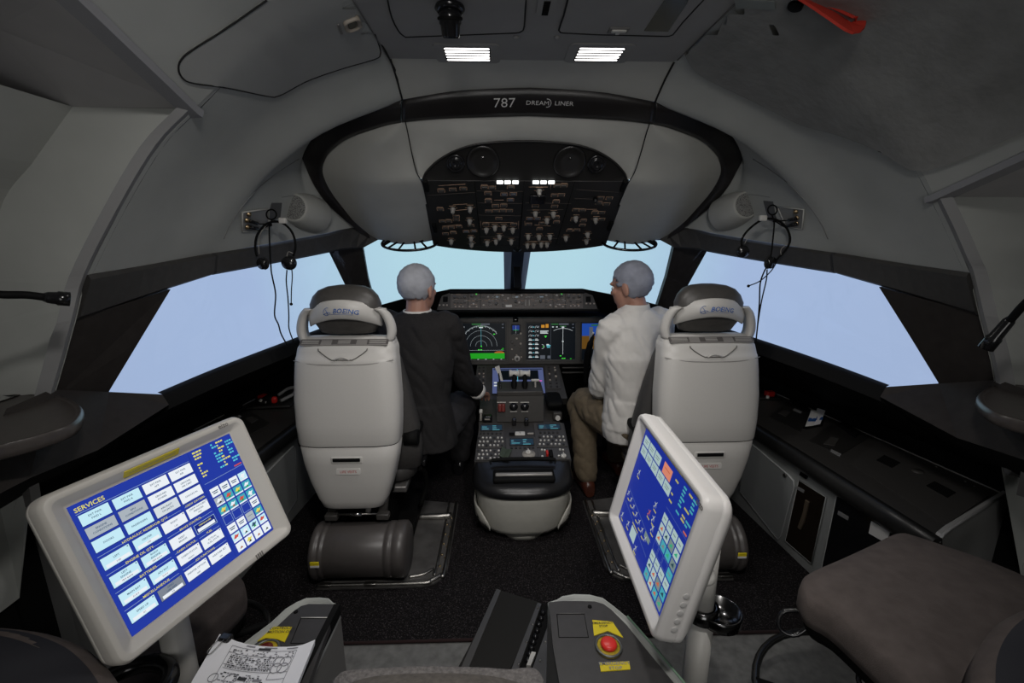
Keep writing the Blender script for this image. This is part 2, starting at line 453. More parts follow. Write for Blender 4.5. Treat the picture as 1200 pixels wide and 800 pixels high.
# ---- charcoal strip over the side windows (two lengths) and its front end
def strip(sx):
    top = [P(102, 322, Y=1.25), P(180, 309, Y=1.48), P(248, 297.5, Y=1.69)]
    bot = [P(87, 376, Y=1.25), P(170, 347, Y=1.46), P(246.5, 322.5, Y=1.67)]
    top2 = [P(251, 297, Y=1.70), P(330, 283, Y=2.05), P(385, 273, Y=2.27), P(415, 266, Y=2.40), P(441, 280, Y=2.46)]
    bot2 = [P(249.5, 322, Y=1.68), P(330, 307, Y=2.02), P(380, 297, Y=2.26), P(400, 293, Y=2.34), P(421, 291, Y=2.43)]
    for k, (t, b) in enumerate(((top, bot), (top2, bot2))):
        n = 10; t = catmull(t, n); b = catmull(b, n)
        if sx > 0: t = [mirX(p) for p in t]; b = [mirX(p) for p in b]
        mb = MB(); rings = []
        for p, q in zip(t, b):
            inn = V((-sx, -.25, 0)).normalized()
            w = (p-q)
            rings.append([p-inn*.03+w*.02, p+inn*.004, p+inn*.018-w*.10, q+inn*.016+w*.10, q, q-inn*.03])
        mb.loft(rings, TRIM, True, False)
        obj('trim_5', mb, kind='structure')
    # dark pillar behind the side window
    c = [P(87, 374, Y=1.25), P(200, 339, Y=1.535), P(163, 400, Y=1.46), P(128, 458, Y=1.405), P(125, 468, Y=1.405), P(62, 468, Y=1.25)]
    if sx > 0: c = [mirX(p) for p in c][::-1]
    mb = MB(); mb.slab(c, BRN, V((sx*.05, .03, 0))); obj('wall_left_pillar' if sx < 0 else 'wall_right_pillar', mb, kind='structure')
    # windscreen side post
    c = [P(383, 290, Y=2.42), P(424, 284, Y=2.46), P(431, 325, Y=2.6), P(452, 405, Y=2.9), P(430, 415, Y=2.85), P(405, 335, Y=2.58)]
    if sx > 0: c = [mirX(p) for p in c][::-1]
    mb = MB(); mb.slab(c, BRN, V((sx*.02, .09, 0))); obj('wall_left_post' if sx < 0 else 'wall_right_post', mb, kind='structure')
    # screws on the pillar
    mb = MB()
    for x, y in ((97, 448),):
        p = P(x, y, Y=1.33)
        if sx > 0: p = mirX(p)
        mb.sphere(p, .006, GRYP, 8)
    obj('trim_6', mb, kind='structure')
for sx in (-1, 1): strip(sx)
# ---- sills
sill = [P(60, 456, Y=1.235), P(128, 459, Y=1.4), P(190, 462, Y=1.5), P(258, 433, Y=1.7), P(333, 404, Y=1.95), P(400, 379, Y=2.35), P(452, 366, Y=2.85)]
def sills(sx):
    s0 = sill if sx < 0 else [mirX(p) for p in sill]
    nm = 'left' if sx < 0 else 'right'
    # rear, brown panel sloping in below the window corner
    low = [P(35, 560, Y=1.02), P(115, 527, Y=1.22), P(198, 474, Y=1.49)]
    if sx > 0: low = [mirX(p) for p in low]
    a = [s0[0]+V((0, -.12, -.01)), s0[0], s0[1], s0[2]]; b = [low[0]+V((0, -.15, 0)), low[0], low[1], low[2]]
    mb = MB(); mb.grid([a, b], BRN, smooth=False); obj('wall_%s_sill' % nm, mb, kind='structure')
    # front, black ledge
    inner = [p+V((-sx*.02, -.012, -.05)) for p in s0[2:]]
    a2 = [s0[2]]*0+catmull(s0[2:], 16); b2 = catmull(inner, 16)
    inner0 = low[2]
    mb = MB(); mb.grid([[p+V((sx*.03, .02, 0)) for p in a2], a2, [lerp(p, q, .3)+V((0, 0, .004)) for p, q in zip(a2, b2)], b2], BLK)
    obj('wall_%s_ledge' % nm, mb, kind='structure')
    # recess running back out under the ledge, down to the console and the floor
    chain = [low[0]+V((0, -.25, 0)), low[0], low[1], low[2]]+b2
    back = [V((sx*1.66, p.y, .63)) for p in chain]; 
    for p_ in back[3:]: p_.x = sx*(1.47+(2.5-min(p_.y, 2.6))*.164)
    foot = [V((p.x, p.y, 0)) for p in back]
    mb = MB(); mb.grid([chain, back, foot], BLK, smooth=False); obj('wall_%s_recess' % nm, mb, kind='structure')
    # oval vent pocket in the ledge
    c = lerp(a2[8], b2[8], .55)+V((0, 0, .006))
for sx in (-1, 1): sills(sx)

# ---- aft closets: bulkhead, outer wall and soffit either side
def closet(sx):
    nm = 'left' if sx < 0 else 'right'
    if sx < 0:
        e = [P(228, 127, Y=1.25), P(185, 172, Y=1.25), P(140, 247, Y=1.25), P(102, 322, Y=1.25), P(88, 374, Y=1.24), P(65, 456, Y=1.24), P(30, 570, Y=1.2)]
        e = catmull(e, 24); zs = e[0].z
        w = [P(85, 125, Y=1.252), P(40, 188, Y=1.252), P(0, 246, Y=1.252), V((-1.5, 1.252, 1.25)), V((-1.58, 1.252, .9)), V((-1.62, 1.252, .35))]
    else:
        e0 = [p for p in [mirX(q) for q in catmull(edge0, 40)] if p.z < 1.562][::4]; e0 = e0+[mirX(P(102, 322, Y=1.25)), mirX(P(88, 374, Y=1.24)), mirX(P(65, 456, Y=1.24))]
        e0.append(e0[-1]+V((.1, 0, -.3)))
        e = catmull(e0, 24); zs = e[0].z
        w = [V((1.42, 1.252, zs)), V((1.46, 1.252, 1.4)), V((1.5, 1.252, 1.25)), V((1.52, 1.252, 1.1)), V((1.58, 1.252, .9)), V((1.62, 1.252, .35))]
    w = catmull(w, 24)
    mb = MB(); mb.grid([[p+V((0, .004, 0)) for p in e], w], LIN, smooth=False); obj('wall_%s_bulkhead' % nm, mb, kind='structure')
    mb = MB(); mb.grid([w]+[[p+V((-sx*k*.12*0, -k, 0)) for p in w] for k in (.3, 1.2, 2.6)], LIN, smooth=False); obj('wall_%s_outer' % nm, mb, kind='structure')
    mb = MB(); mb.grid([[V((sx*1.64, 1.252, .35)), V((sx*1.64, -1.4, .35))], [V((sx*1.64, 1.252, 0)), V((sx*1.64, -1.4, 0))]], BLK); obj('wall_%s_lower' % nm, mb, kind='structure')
    # rounded jamb strip down the frame edge
    js = [p+V((-sx*.0, -.012, 0)) for p in e]
    mb = MB()
    rings = []
    for i, p in enumerate(js):
        k = .022 if i < 17 else .028
        rings.append([p+V((sx*-.004, -.004, 0)), p+V((sx*k, -.018, -.004)), p+V((sx*(k+.012), .012, -.004)), p+V((0, .012, 0))])
    mb.loft(rings, mat('jamb', (.25, .25, .25), .55), True, False); obj('trim_7', mb, kind='structure')
    # soffit
    if sx < 0:
        inn = [beamL(1.25), beamL(.9), beamL(.5), beamL(-1.3)]
        out = [P(85, 125, Y=1.252), P(20, 57, Z=1.83), V((-1.2, .6, 1.93)), V((-1.2, -1.3, 1.95))]
        out[1] = lerp(out[0], V((-1.1, 1.02, 1.86)), .9)
    else:
        ys = (1.25, .9, .5, -1.3)
        inn = [aftR(y)[-1] for y in ys]
        out = [V((1.43, 1.252, inn[0].z)), V((1.46, .9, inn[1].z)), V((1.46, .5, inn[2].z)), V((1.46, -1.3, inn[3].z))]
    mb = MB(); mb.grid([inn, out], SOF, smooth=False)
    obj('ceiling_%s_soffit' % nm, mb, kind='structure')
    mb = MB(); mb.grid([out, [p+V((sx*.5, 0, -.02)) for p in out]], SOF, smooth=False); obj('ceiling_%s_filler' % nm, mb, kind='structure')
    # fascia lip along the beam
    mb = MB(); rings = []
    lip = [inn[0]+V((0, .02, -.004)), inn[0], inn[1], inn[2], inn[3]]
    for p in lip: rings.append([p+V((-sx*.012, 0, .004)), p+V((-sx*.006, 0, -.012)), p+V((sx*.03, 0, -.014)), p+V((sx*.034, 0, 0))])
    mb.loft(rings, mat('fascia', (.27, .27, .28), .55), True, False); obj('trim_8', mb, kind='structure')
for sx in (-1, 1): closet(sx)
# ---- outer hull that closes the aft section
for sx in (-1, 1):
    nm = 'left' if sx < 0 else 'right'
    ed = catmull(edge0, 30)+[P(87, 374, Y=1.25), P(62, 468, Y=1.25), P(30, 570, Y=1.25)]
    if sx > 0: ed = [mirX(p) for p in ed]
    ins = [V((p.x*1.0, 1.266, p.z)) for p in ed]; outs = [V((p.x, 1.266, p.z))+V((p.x*1.0, 0, (p.z-1.2)*.6)).normalized()*.75 for p in ed]
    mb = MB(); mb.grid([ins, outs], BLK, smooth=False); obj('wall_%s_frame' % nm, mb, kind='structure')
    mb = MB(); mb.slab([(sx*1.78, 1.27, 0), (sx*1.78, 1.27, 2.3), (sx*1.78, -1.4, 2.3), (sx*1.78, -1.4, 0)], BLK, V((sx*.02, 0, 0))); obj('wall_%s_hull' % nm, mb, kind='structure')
mb = MB(); mb.slab([(-1.8, -1.4, 2.28), (1.8, -1.4, 2.28), (1.8, 1.27, 2.28), (-1.8, 1.27, 2.28)], BLK, V((0, 0, .02))); obj('ceiling_hull', mb, kind='structure')
# ---- aft bulkhead behind the viewpoint and closing panels round the nose
mb = MB(); mb.slab([(-1.8, -1.35, 0), (1.8, -1.35, 0), (1.8, -1.35, 2.1), (-1.8, -1.35, 2.1)], LIN, .05); obj('wall_back', mb, kind='structure')
mb = MB(); mb.grid([[(-1.7, 1.3, -.02), (-1.45, 2.4, -.02), (-1.1, 3.4, -.02), (1.1, 3.4, -.02), (1.45, 2.4, -.02), (1.7, 1.3, -.02)],
                    [(-1.7, 1.3, .5), (-1.45, 2.4, .72), (-1.0, 3.4, .93), (1.0, 3.4, .93), (1.45, 2.4, .72), (1.7, 1.3, .5)]], BLK, smooth=False)
obj('wall_front', mb, kind='structure')

# ---- windows: panes a little outside the frames
def pane(n, corners, push=1.03):
    c = sum(corners, V((0, 0, 0)))/len(corners)
    q = [CAM+((c+(p-c)*1.09)-CAM)*push for p in corners]
    mb = MB(); mb.slab(q, GLASS, .01); obj('window_%d' % n, mb, kind='structure', recalc=True)
side = [P(128, 458, Y=1.42), P(199, 341, Y=1.55), P(385, 297, Y=2.3), P(418, 345, Y=2.55), P(333, 404, Y=2.0), P(190, 462, Y=1.55)]
pane(1, side); pane(4, [mirX(p) for p in side][::-1])
wl = [V((-.02, 3.42, 1.0)), V((-.02, 2.60, 1.56)), P(425, 272, Y=2.5), P(421, 290, Y=2.5), P(440, 380, Y=2.95)]
pane(2, wl, 1.0); pane(3, [mirX(p) for p in wl][::-1], 1.0)
# centre post
a, b = P(601.5, 345, Y=3.3), P(603, 290, Y=2.78)
mb = MB()
def postring(c, w): return [c+V((-w, -.0, 0)), c+V((-w*.45, -.09, -.01)), c+V((w*.45, -.09, -.01)), c+V((w, 0, 0)), c+V((w*.8, .06, 0)), c+V((-w*.8, .06, 0))]
a.x = b.x = 0
mb.loft([postring(a+V((0, .06, -.06)), .072), postring(a, .072), postring(b, .083), postring(b+V((0, -.05, .1)), .083)], mat('post blue black', (.035, .045, .065), .45), True, False)
mb.box((lerp(a, b, .66)+V((0, -.096, -.0))), (.045, .01, (a-b).length*.66), BLK, .003, Matrix.Rotation(-math.atan2((a-b).y, (b-a).z), 3, 'X'))
obj('wall_front_post', mb, kind='structure')
# ================================================================== CEILING FITTINGS
LAMP = emis('lamp tube', (1, .97, .95), 4)
LWELL = mat('lamp well', (.02, .019, .019), .6)
LW = .17; 
def ceiling_lamp(c, skew, label):
    t = thing('ceiling_lamp', label, 'lamp', (c.x, c.y, ZC), group='louvred ceiling lamps')
    M = Matrix.Translation((c.x, c.y, ZC))
    mb = MB(M); mb.rrect(0, 0, .2, .145, .02, -.004, .004, CEI); mb.rrect(0, 0, .142, .112, .008, -.0045, .0, LWELL); obj('frame', mb, t)
    for i in range(5):
        y = -.044+i*.022
        mb = MB(M); mb.rrect(skew*(y*1.0), y, .135, .0095, .0045, -.0053, -.0035, LAMP, 4); obj('louvre', mb, t)
c1 = P(548, 62, Z=ZC); c2 = P(702, 62, Z=ZC)
ceiling_lamp(c1, 0, 'left of the two lit louvred ceiling lamps above the black band')
ceiling_lamp(c2, 0, 'right of the two lit louvred ceiling lamps above the black band')
# ---- hatches and fittings on the flat ceiling
def czp(x, y, d=0): 
    p = P(x, y, Z=ZC); p.z -= d; return p
def hatch(pts, label):
    q = [czp(x, y, .005) for x, y in pts]
    t = thing('ceiling_hatch', label, 'hatch', q[0])
    mb = MB(); mb.slab(q, CEI, V((0, 0, .008))); obj('door', mb, t)
    mb = MB(); mb.tube(q+[q[0]], .0022, SEAM, 6); obj('gasket', mb, t)
    return t
hl = hatch(smooth2([(452, -14), (458, 15), (467, 34), (475, 41)], 8)+[(540, 38.5), (605, 36)]+smooth2([(605, 36), (613, 33), (615, 20), (617, -14)], 6),
           'left ceiling hatch, carrying the black spotlight')
hr = hatch(smooth2([(668, -14), (661, 15), (655, 33), (660, 36)], 6)+[(700, 38), (780, 40)]+smooth2([(780, 40), (789, 38), (800, 24), (835, -14)], 6),
           'right ceiling hatch with a recessed latch and a smoked slot')
c = czp(725, 32.5, .006)
mb = MB(); mb.box(c, (.055, .034, .006), GRYP, .002); mb.box(c+V((0, -.004, -.004)), (.04, .014, .006), WHP, .002); mb.box(c+V((0, .008, -.004)), (.01, .012, .005), WHP, .001); obj('latch', mb, hr)
q = [czp(x, y, .007) for x, y in ((755, 33), (783, 34), (805, 1), (812, -14), (781, -14), (778, -2))]
mb = MB(); mb.slab(q, OLV, V((0, 0, .004))); obj('smoked_slot', mb, hr)
# black spotlight
c = czp(527, 4)
t = thing('spotlight', 'black swivelling spotlight under the left ceiling hatch', 'lamp', (c.x, c.y, ZC))
mb = MB(); mb.lathe([(.035, -.006), (.037, -.012), (.03, -.02)], BLKG, (c.x, c.y-.0, ZC), (0, 0, 1)); obj('base', mb, t)
d = (V((0, .35, -1))).normalized(); o = V((c.x, c.y-.01, ZC-.015))
mb = MB(); mb.lathe([(.022, 0), (.027, .012), (.027, .03), (.024, .034), (.022, .055), (.018, .06), (.016, .058)], BLKG, o, d, 24); obj('head', mb, t)
mb = MB(); mb.torus(o+d*.02, d, .027, .004, BLK); obj('collar', mb, t)
# air slots between the hatches
c = czp(640, 6, .002)
t = thing('air_vent', 'small slotted vent between the two ceiling hatches', 'vent', c)
M = Matrix.Translation(c)
mb = MB(M); mb.rrect(0, 0, .045, .09, .012, -.004, .003, CEI); obj('plate', mb, t)
for i in range(8):
    mb = MB(M); mb.box((0, -.03+i*.0088, -.005), (.016, .0042, .003), BLK); obj('slot', mb, t)
# two small buttons
for x, lab in ((605, 'small round ceiling stud left of the air vent'), (653, 'small round ceiling stud right of the air vent')):
    c = czp(x, 43)
    mb = MB(); mb.lathe([(.009, 0), (.008, -.004), (.004, -.006), (.0005, -.0065)], CEI, c); obj('ceiling_stud', mb, None, lab, 'stud', 'ceiling studs', origin=c)
# ---- left access panel in the lining, with its pull handle
ap = smooth2([(312, -2), (260, 34), (225, 56), (211, 68), (208, 80), (214, 91), (226, 96), (262, 101), (305, 110), (320, 112.5)], 30) + \
     smooth2([(320, 112.5), (332, 108), (360, 93), (400, 79), (438, 68), (445, 62), (443, 50), (432, 22), (420, -6)], 26)
t = thing('access_panel', 'smooth grey access panel in the left ceiling lining with a beige pull handle', 'panel', on(BL, 330, 50))
mb = MB(); patch(mb, BL, ap, mat('access panel', (.33, .335, .325), .6, noise=.06, nscale=6), .001, .003); obj('door', mb, t)
q = [on(BL, x, y, .004) for x, y in ap]
mb = MB(); mb.tube([p for p in q if p], .002, SEAM, 6); obj('gap', mb, t)
def surf_frame(tree, x, y, ux=(1, 0), off=.0):
    p = on(tree, x, y, off); a = on(tree, x+4*ux[0], y+4*ux[1], off); d = on(tree, x+4*-ux[1], y-4*ux[0], off)
    return frame(p, a-p, d-p)
M = surf_frame(BL, 412, 26, (.94, -.34), .004)
mb = MB(M); pts = rr(0, 0, .046, .056, .014, 5)
mb.loft([[(x, y, -.004) for x, y in pts], [(x*.98, y*.98, .006) for x, y in pts], [(x*.86, y*.88, .008) for x, y in pts], [(x*.62, y*.74, .006) for x, y in pts], [(x*.58, y*.70, .001) for x, y in pts]], BGE, True)
h = obj('pull_handle', mb, t, 'beige recessed pull handle')
mb = MB(M); mb.rrect(0, 0, .024, .036, .008, .0005, .003, OLV); obj('recess', mb, h)
mb = MB(M); mb.rrect(-.034, -.002, .006, .05, .002, -.002, .003, GRYP); obj('placard', mb, t)
# ---- padded cloth panel over the right lining
pp = smooth2([(803, 55), (808, 66), (816, 78), (830, 88), (850, 98), (880, 112), (912, 128), (944, 143), (985, 154), (1030, 171), (1052, 184), (1070, 194), (1088, 196), (1110, 190), (1150, 174), (1200, 152), (1262, 126)], 60)
pp += [(1262, -40), (880, -40), (858, -4)]
t = obj('padded_panel', (lambda m: (patch(m, BR, pp, PAD, .003, .011, 12), m)[1])(MB()), None, 'large dark padded cloth panel on the right ceiling lining behind the red strap', 'panel')
# ---- red escape strap
A = on(BR, 948, -6, .02); B = on(BR, 1003, 17, .018)
st = thing('pull_strap', 'red webbing pull strap hanging in a loop on the padded right ceiling panel', 'strap', A)
def ribbon(mb, pts, wv, m, th=.0025, n=24):
    pts = catmull(pts, n); rings = []
    for i, p in enumerate(pts):
        tt = (pts[min(i+1, n)]-pts[max(i-1, 0)]).normalized()
        w_ = wv(i/n); w_ = (w_-tt*w_.dot(tt)); h = tt.cross(w_).normalized()*th
        rings.append([p-w_+h, p+w_+h, p+w_-h, p-w_-h])
    mb.loft(rings, m, True, False)
nB = (B-CAM).normalized()
lo = P(990, 36, Y=B.y-.01)
mb = MB(); ribbon(mb, [P(925, -14, Y=A.y+.0), P(950, 1, Y=A.y), P(975, 18, Y=B.y-.01), P(996, 31, Y=B.y-.012), P(1007, 25, Y=B.y-.006), P(1000, 15, Y=B.y), P(980, 4, Y=B.y+.01), P(955, -6, Y=A.y+.01)],
                   lambda s: V((.012, .022, .020)) if s < .5 else V((.006, .018, .020)), REDS); obj('webbing', mb, st)
p = on(BR, 936, -4, .016); mb = MB(surf_frame(BR, 936, -2, (1, 0), .014)); mb.lathe([(.016, 0), (.016, .006), (.012, .009), (.001, .009)], BLK); obj('anchor', mb, st)
mb = MB(surf_frame(BR, 888, -3, (1, .05), .0145)); mb.rrect(0, 0, .09, .03, .004, 0, .002, mat('pale placard', (.2, .22, .21), .5)); obj('placard', mb, None, 'pale placard on the padded panel beside the red strap', 'sign', origin=on(BR, 888, 0))
# wrinkle line in the cloth is left to the bump

# ================================================================== OVERHEAD CONSOLE
OC = thing('overhead_console', 'pale grey overhead console edged by a black band, holding the switch panel', 'console', (0, 2.1, 1.7))
Op = [(617, 102.5, 1.78), (573, 104, 1.78), (530, 107, 1.78), (498, 112, 1.78), (471.5, 117, 1.785), (450, 119.5, 1.795), (431, 123.5, 1.81), (399.5, 135, 1.85), (372.5, 153, 1.92), (360, 166, 1.97), (353, 178, 2.0), (357, 191, 2.05), (368, 215, 2.13), (386, 238.5, 2.24), (417.5, 265.5, 2.37), (430, 274, 2.42)]
Ip = [(617, 133.5, 1.85), (573, 134.5, 1.85), (530, 136, 1.85), (498, 138, 1.85), (471.5, 141, 1.855), (455, 144, 1.87), (440, 148.5, 1.89), (408.5, 160, 1.95), (388, 175.5, 2.02), (381, 187, 2.06), (378, 198, 2.10), (380, 209, 2.14), (388, 225, 2.20), (404, 246, 2.29), (419, 264, 2.38), (437, 278, 2.45)]
O3 = [P(x, y, Y=Y) for x, y, Y in Op]; I3 = [P(x, y, Y=Y) for x, y, Y in Ip]
for L_ in (O3, I3):
    dx = L_[0].x
    for p in L_[:5]: p.x -= dx*(1-abs(p.x-dx)/abs(L_[4].x-dx))
OC_, IC_ = catmull(O3[:5], 16), catmull(I3[:5], 16)
def tail(L_): return catmull([L_[3]]+L_[4:], 55)[5:]
OS_, IS_ = tail(O3), tail(I3)
OS_ = [O3[4]]+[p for p in OS_ if p.x < O3[4].x-.004]; IS_ = [I3[4]]+[p for p in IS_ if p.x < I3[4].x-.004 or p.z < 1.7]
n_ = 48; OS_, IS_ = catmull(OS_, n_), catmull(IS_, n_)
def bandpiece(o, i):
    mb = MB(); rings = []
    for p, q in zip(o, i):
        m = (p+q)/2; n = V((m.x*.35, -.45, -.85)).normalized()
        rings.append([p-n*.02, p+n*.004, lerp(p, q, .14)+n*.014, lerp(p, q, .3)+n*.016, lerp(p, q, .8)+n*.014, q+n*.010, q-n*.03])
    return mb, rings
co_ = [p for p in OC_[::-1]]+[mirX(p) for p in OC_[1:]]; ci_ = [p for p in IC_[::-1]]+[mirX(p) for p in IC_[1:]]
mb, r = bandpiece(co_, ci_); r_cen = r; mb.loft(r, BAND, True); band = obj('band', mb, OC)
for s in (-1, 1):
    o = [lerp(OS_[0], OS_[1], .3)]+OS_[1:]; i = [lerp(IS_[0], IS_[1], .3)]+IS_[1:]
    if s > 0: o = [mirX(p) for p in o]; i = [mirX(p) for p in i]
    mb, r = bandpiece(o, i); mb.loft(r, BAND, True); obj('band', mb, OC)
# filler behind the band, closing onto the lining
for s in (-1, 1):
    back = V((0, .55, .85)).normalized()*.03
    o2 = [p+V((-.07 if p.x < -.3 else 0, 0, .02))+back for p in OS_]; i2 = [q_+back for q_ in IS_]
    if s > 0: o2 = [mirX(p) for p in o2]; i2 = [mirX(p) for p in i2]
    mb = MB(); mb.grid([o2, i2], BLK); obj('ceiling_filler', mb, kind='structure')
# lettering on the band
m = (co_[16]+ci_[16])/2; m.x = P(617, 120, Y=1.81).x
nb = V((0, -.45, -.85)).normalized(); vv = (co_[16]-ci_[16]); vv.x = 0
MBD = frame(m+nb*.0165, (1, 0, 0), vv)
if (MBD.to_3x3() @ V((0, 0, 1))).dot(nb) < 0: MBD = frame(m+nb*.0165, (1, 0, 0), -vv)
def bz(x, y): # photo pixel -> band frame
    q = MBD.inverted() @ P(x, y, pl=(m+nb*.0165, MBD.to_3x3() @ V((0, 0, 1)))); return q
BB = bvh(r_cen); MBI = MBD.inverted()
def bcv(p):
    w0 = MBD @ V((p.x, p.y, 0)); h = BB.ray_cast(w0+nb*.08, -nb)
    return MBI @ ((h[0] if h[0] else w0)+nb*(p.z+.0018))
q = bz(591, 120); mb = MB(MBD); mb.text('787', (q.x, q.y, -.001), .050, WHT, .0022, 'CENTER', bcv, sx=1.08, bold=-.006); obj('lettering', mb, band, 'white figures 787')
a_, b_ = bz(616, 120), bz(644, 120); mb = MB(MBD); sz = .0235
mb.text('DREAM', ((a_.x+b_.x)/2, a_.y-.0, -.001), sz, WHT, .0022, 'CENTER', bcv, sx=1.1, bold=-.004)
a_, b_ = bz(650, 120), bz(672, 120); mb.text('LINER', ((a_.x+b_.x)/2, a_.y, -.001), sz, WHT, .0022, 'CENTER', bcv, sx=1.13, bold=-.004)
q = bz(641.5, 120)
mb.tube([bcv(V((q.x+.013*math.cos(t_), q.y+.0155*math.sin(t_), .0012))) for t_ in [math.radians(-105+k*10) for k in range(22)]], .0012, WHT, 5)
obj('lettering', mb, band, 'white word with a crescent')
# side and centre cover panels
Rp = [(475, 141, 1.85), (477, 150, 1.87), (479, 160, 1.89), (483, 180, 1.93), (488, 200, 1.97), (495, 214, 2.0), (500, 235, 2.12), (505, 255, 2.25), (513, 279, 2.46)]
R3 = catmull([P(x, y, Y=Y) for x, y, Y in Rp], 24)
E3 = catmull(IS_[::6]+([IS_[-1]] if n_ % 6 else []), 24)
for s in (-1, 1):
    g = []
    for a, b in zip(E3, R3):
        md = (a+b)/2+V((-.1, -.55, -.75)).normalized()*.035*min(1, (a-b).length/.2)
        g.append(catmull([a, md, b], 8))
    if s > 0: g = [[mirX(p) for p in r] for r in g]
    mb = MB(); mb.grid(g, LINF); obj('cover_panel', mb, OC)
    # lower lip of the cover, rolling up and forward
    low = g[-1]
    mb = MB(); mb.grid([low, [p+V((0, .02, -.006)) for p in low], [p+V((0, .06, .01)) for p in low], [p+V((0, .2, .12)) for p in low]], LINF); obj('cover_lip', mb, OC)
# centre cover between band and switch dome
ov = [(496, 208, 2.0), (500, 200, 1.985), (515, 186, 1.96), (538, 174, 1.935), (568, 167, 1.92), (617, 164.5, 1.915)]
ovL = [P(x, y, Y=Y) for x, y, Y in ov]; ovL[-1].x = 0; ovc = catmull(ovL+[mirX(p) for p in ovL[-2::-1]], 36)
topc = catmull(IC_[::-1], 18); topc = topc+[mirX(p) for p in topc[-2::-1]]
sideL = R3[:14]
mb = MB()
g = []
Rt = [R3[i] for i in (0, 3, 6, 9, 12, 14)]
topE = catmull(Rt[::-1][:-1]+[p for p in topc[::6]]+[mirX(p) for p in Rt[1:]], 60)
ovE = catmull([ovL[0]+V((-.0, 0, 0))]+ovc[::3]+[mirX(ovL[0])], 60)
mb.grid([[lerp(p, q, k/4)+V((0, -.3, -.6))*.02*math.sin(PI*k/4)*min(1, (p-q).length/.08) for k in range(5)] for p, q in zip(topE, ovE)], LINF); obj('centre_cover', mb, OC)
for s in (-1, 1):
    q = [p+V((0, -.002, -.004)) for p in R3]
    if s > 0: q = [mirX(p) for p in q]
    mb = MB(); mb.tube(q[:20], .0022, SEAM, 6); obj('seam', mb, OC)
DOMB = mat('dome black', (.009, .0085, .008), .45, spec=.3)
# dark dome with the big round lamps and air nozzles
pa, pb = P(496, 212, Y=2.0), P(740, 212, Y=2.0)
hw = (pb.x-pa.x)/2; zt = pa.z
base_l = [V((-hw*(1-2*k/36), 2.0, zt)) for k in range(37)]
mb = MB(); mb.grid([[lerp(p, q, t_)+V((0, .5, .85))*.004 for t_ in (0, .25, .5, .75, 1)] for p, q in zip(ovc, base_l)], DOMB); mb.tube([p+V((0, -.002, -.003)) for p in ovc], .004, PBLK, 6); dome = obj('dome', mb, OC)
dn = (base_l[18]-ovc[18]).cross(V((1, 0, 0))).normalized()
if dn.y > 0: dn = -dn
dp = (base_l[18]+ovc[18])/2
for x, y, r, nm in ((566, 189.5, .060, 'dome_light'), (534, 191, .030, 'air_nozzle')):
    for s in (-1, 1):
        c = P(x, y, pl=(dp, dn)); c.x = c.x if s < 0 else -c.x
        mb = MB()
        if nm == 'dome_light':
            mb.lathe([(r*1.12, .001), (r*1.06, .006), (r*.97, .007), (r*.86, -.004+.006), (r*.5, -.0+.003), (r*.2, .002), (.0005, .002)], mat('lamp bowl', (.012, .0115, .011), .3), c, dn, 32)
            mb.box(c+dn*.009+V((0, .0, .02)), (.012, .012, .008), BLKG, .003)
        else:
            mb.lathe([(r*1.25, .001), (r*1.2, .008), (r*1.05, .01), (r*.9, .004), (r*.8, .01), (r*.5, .013), (r*.3, .010), (.0005, .008)], BLKG, c, dn, 28)
        obj(nm, mb, OC)
# switch panel
bl_, br_ = P(511, 287, Y=2.47), P(713, 287, Y=2.47)
hb = (br_.x-bl_.x)/2
p0 = V((0, 2.0, zt)); p1 = V((0, 2.47, (bl_.z+br_.z)/2))
up = (p0-p1).normalized(); nrm = V((1, 0, 0)).cross(up)   # faces aft and down
if nrm.y > 0: nrm = -nrm
OM = frame(p1, (1, 0, 0), up); H_ = (p0-p1).length
if (OM.to_3x3() @ V((0, 0, 1))).dot(nrm) < 0: raise Exception('panel normal')
def op(cx, cy):
    q = OM.inverted() @ P(480+cx/4.444, 160+cy/4.444, pl=(p1, nrm)); return q.x, q.y
mb = MB(OM); mb.slab([(-hb, 0, 0), (hb, 0, 0), (hw, H_, 0), (-hw, H_, 0)], PBLK, .05); swp = obj('switch_panel', mb, OC)
mb = MB(OM)
lipc = [(-hb, .0), (-hb*.75, -.035), (-hb*.4, -.065), (0, -.076), (hb*.4, -.065), (hb*.75, -.035), (hb, 0)]
mb.slab([p for p in [V((x, y, .002)) for x, y in [(q.x, q.y) for q in catmull([(x, y, 0) for x, y in lipc], 24)]]], PBLK, .07, True); lip = obj('front_lip', mb, OC)
x, y = op(560, 583); mb = MB(OM); mb.lathe([(.022, .002), (.022, .006), (.012, .009), (.010, .004), (.0005, .004)], BLKG, (x, y, 0)); obj('camera_eye', mb, OC)
mb = MB(OM)
for a, b in (((338, 232), (370, 560)), ((598, 232), (570, 575)), ((862, 232), (762, 560))):
    (xa, ya), (xb, yb) = op(*a), op(*b)
    mb.tube([(xa, ya, .0005), (xb, yb, .0005)], .0035 if a[0] == 598 else .0018, BLK, 4)
for (a, b) in (((95, 305), (340, 290)), ((350, 282), (595, 285)), ((355, 345), (590, 348)), ((360, 408), (585, 412)), ((605, 345), (840, 348)), ((610, 382), (800, 380)), ((870, 275), (1090, 290)), ((860, 322), (990, 326)), ((365, 520), (575, 524)), ((600, 525), (775, 530))):
    (xa, ya), (xb, yb) = op(*a), op(*b); mb.tube([(xa, ya, .0004), (xb, yb, .0004)], .0007, mat('dim legend', (.16, .13, .11), .6), 4)
obj('divider', mb, swp)
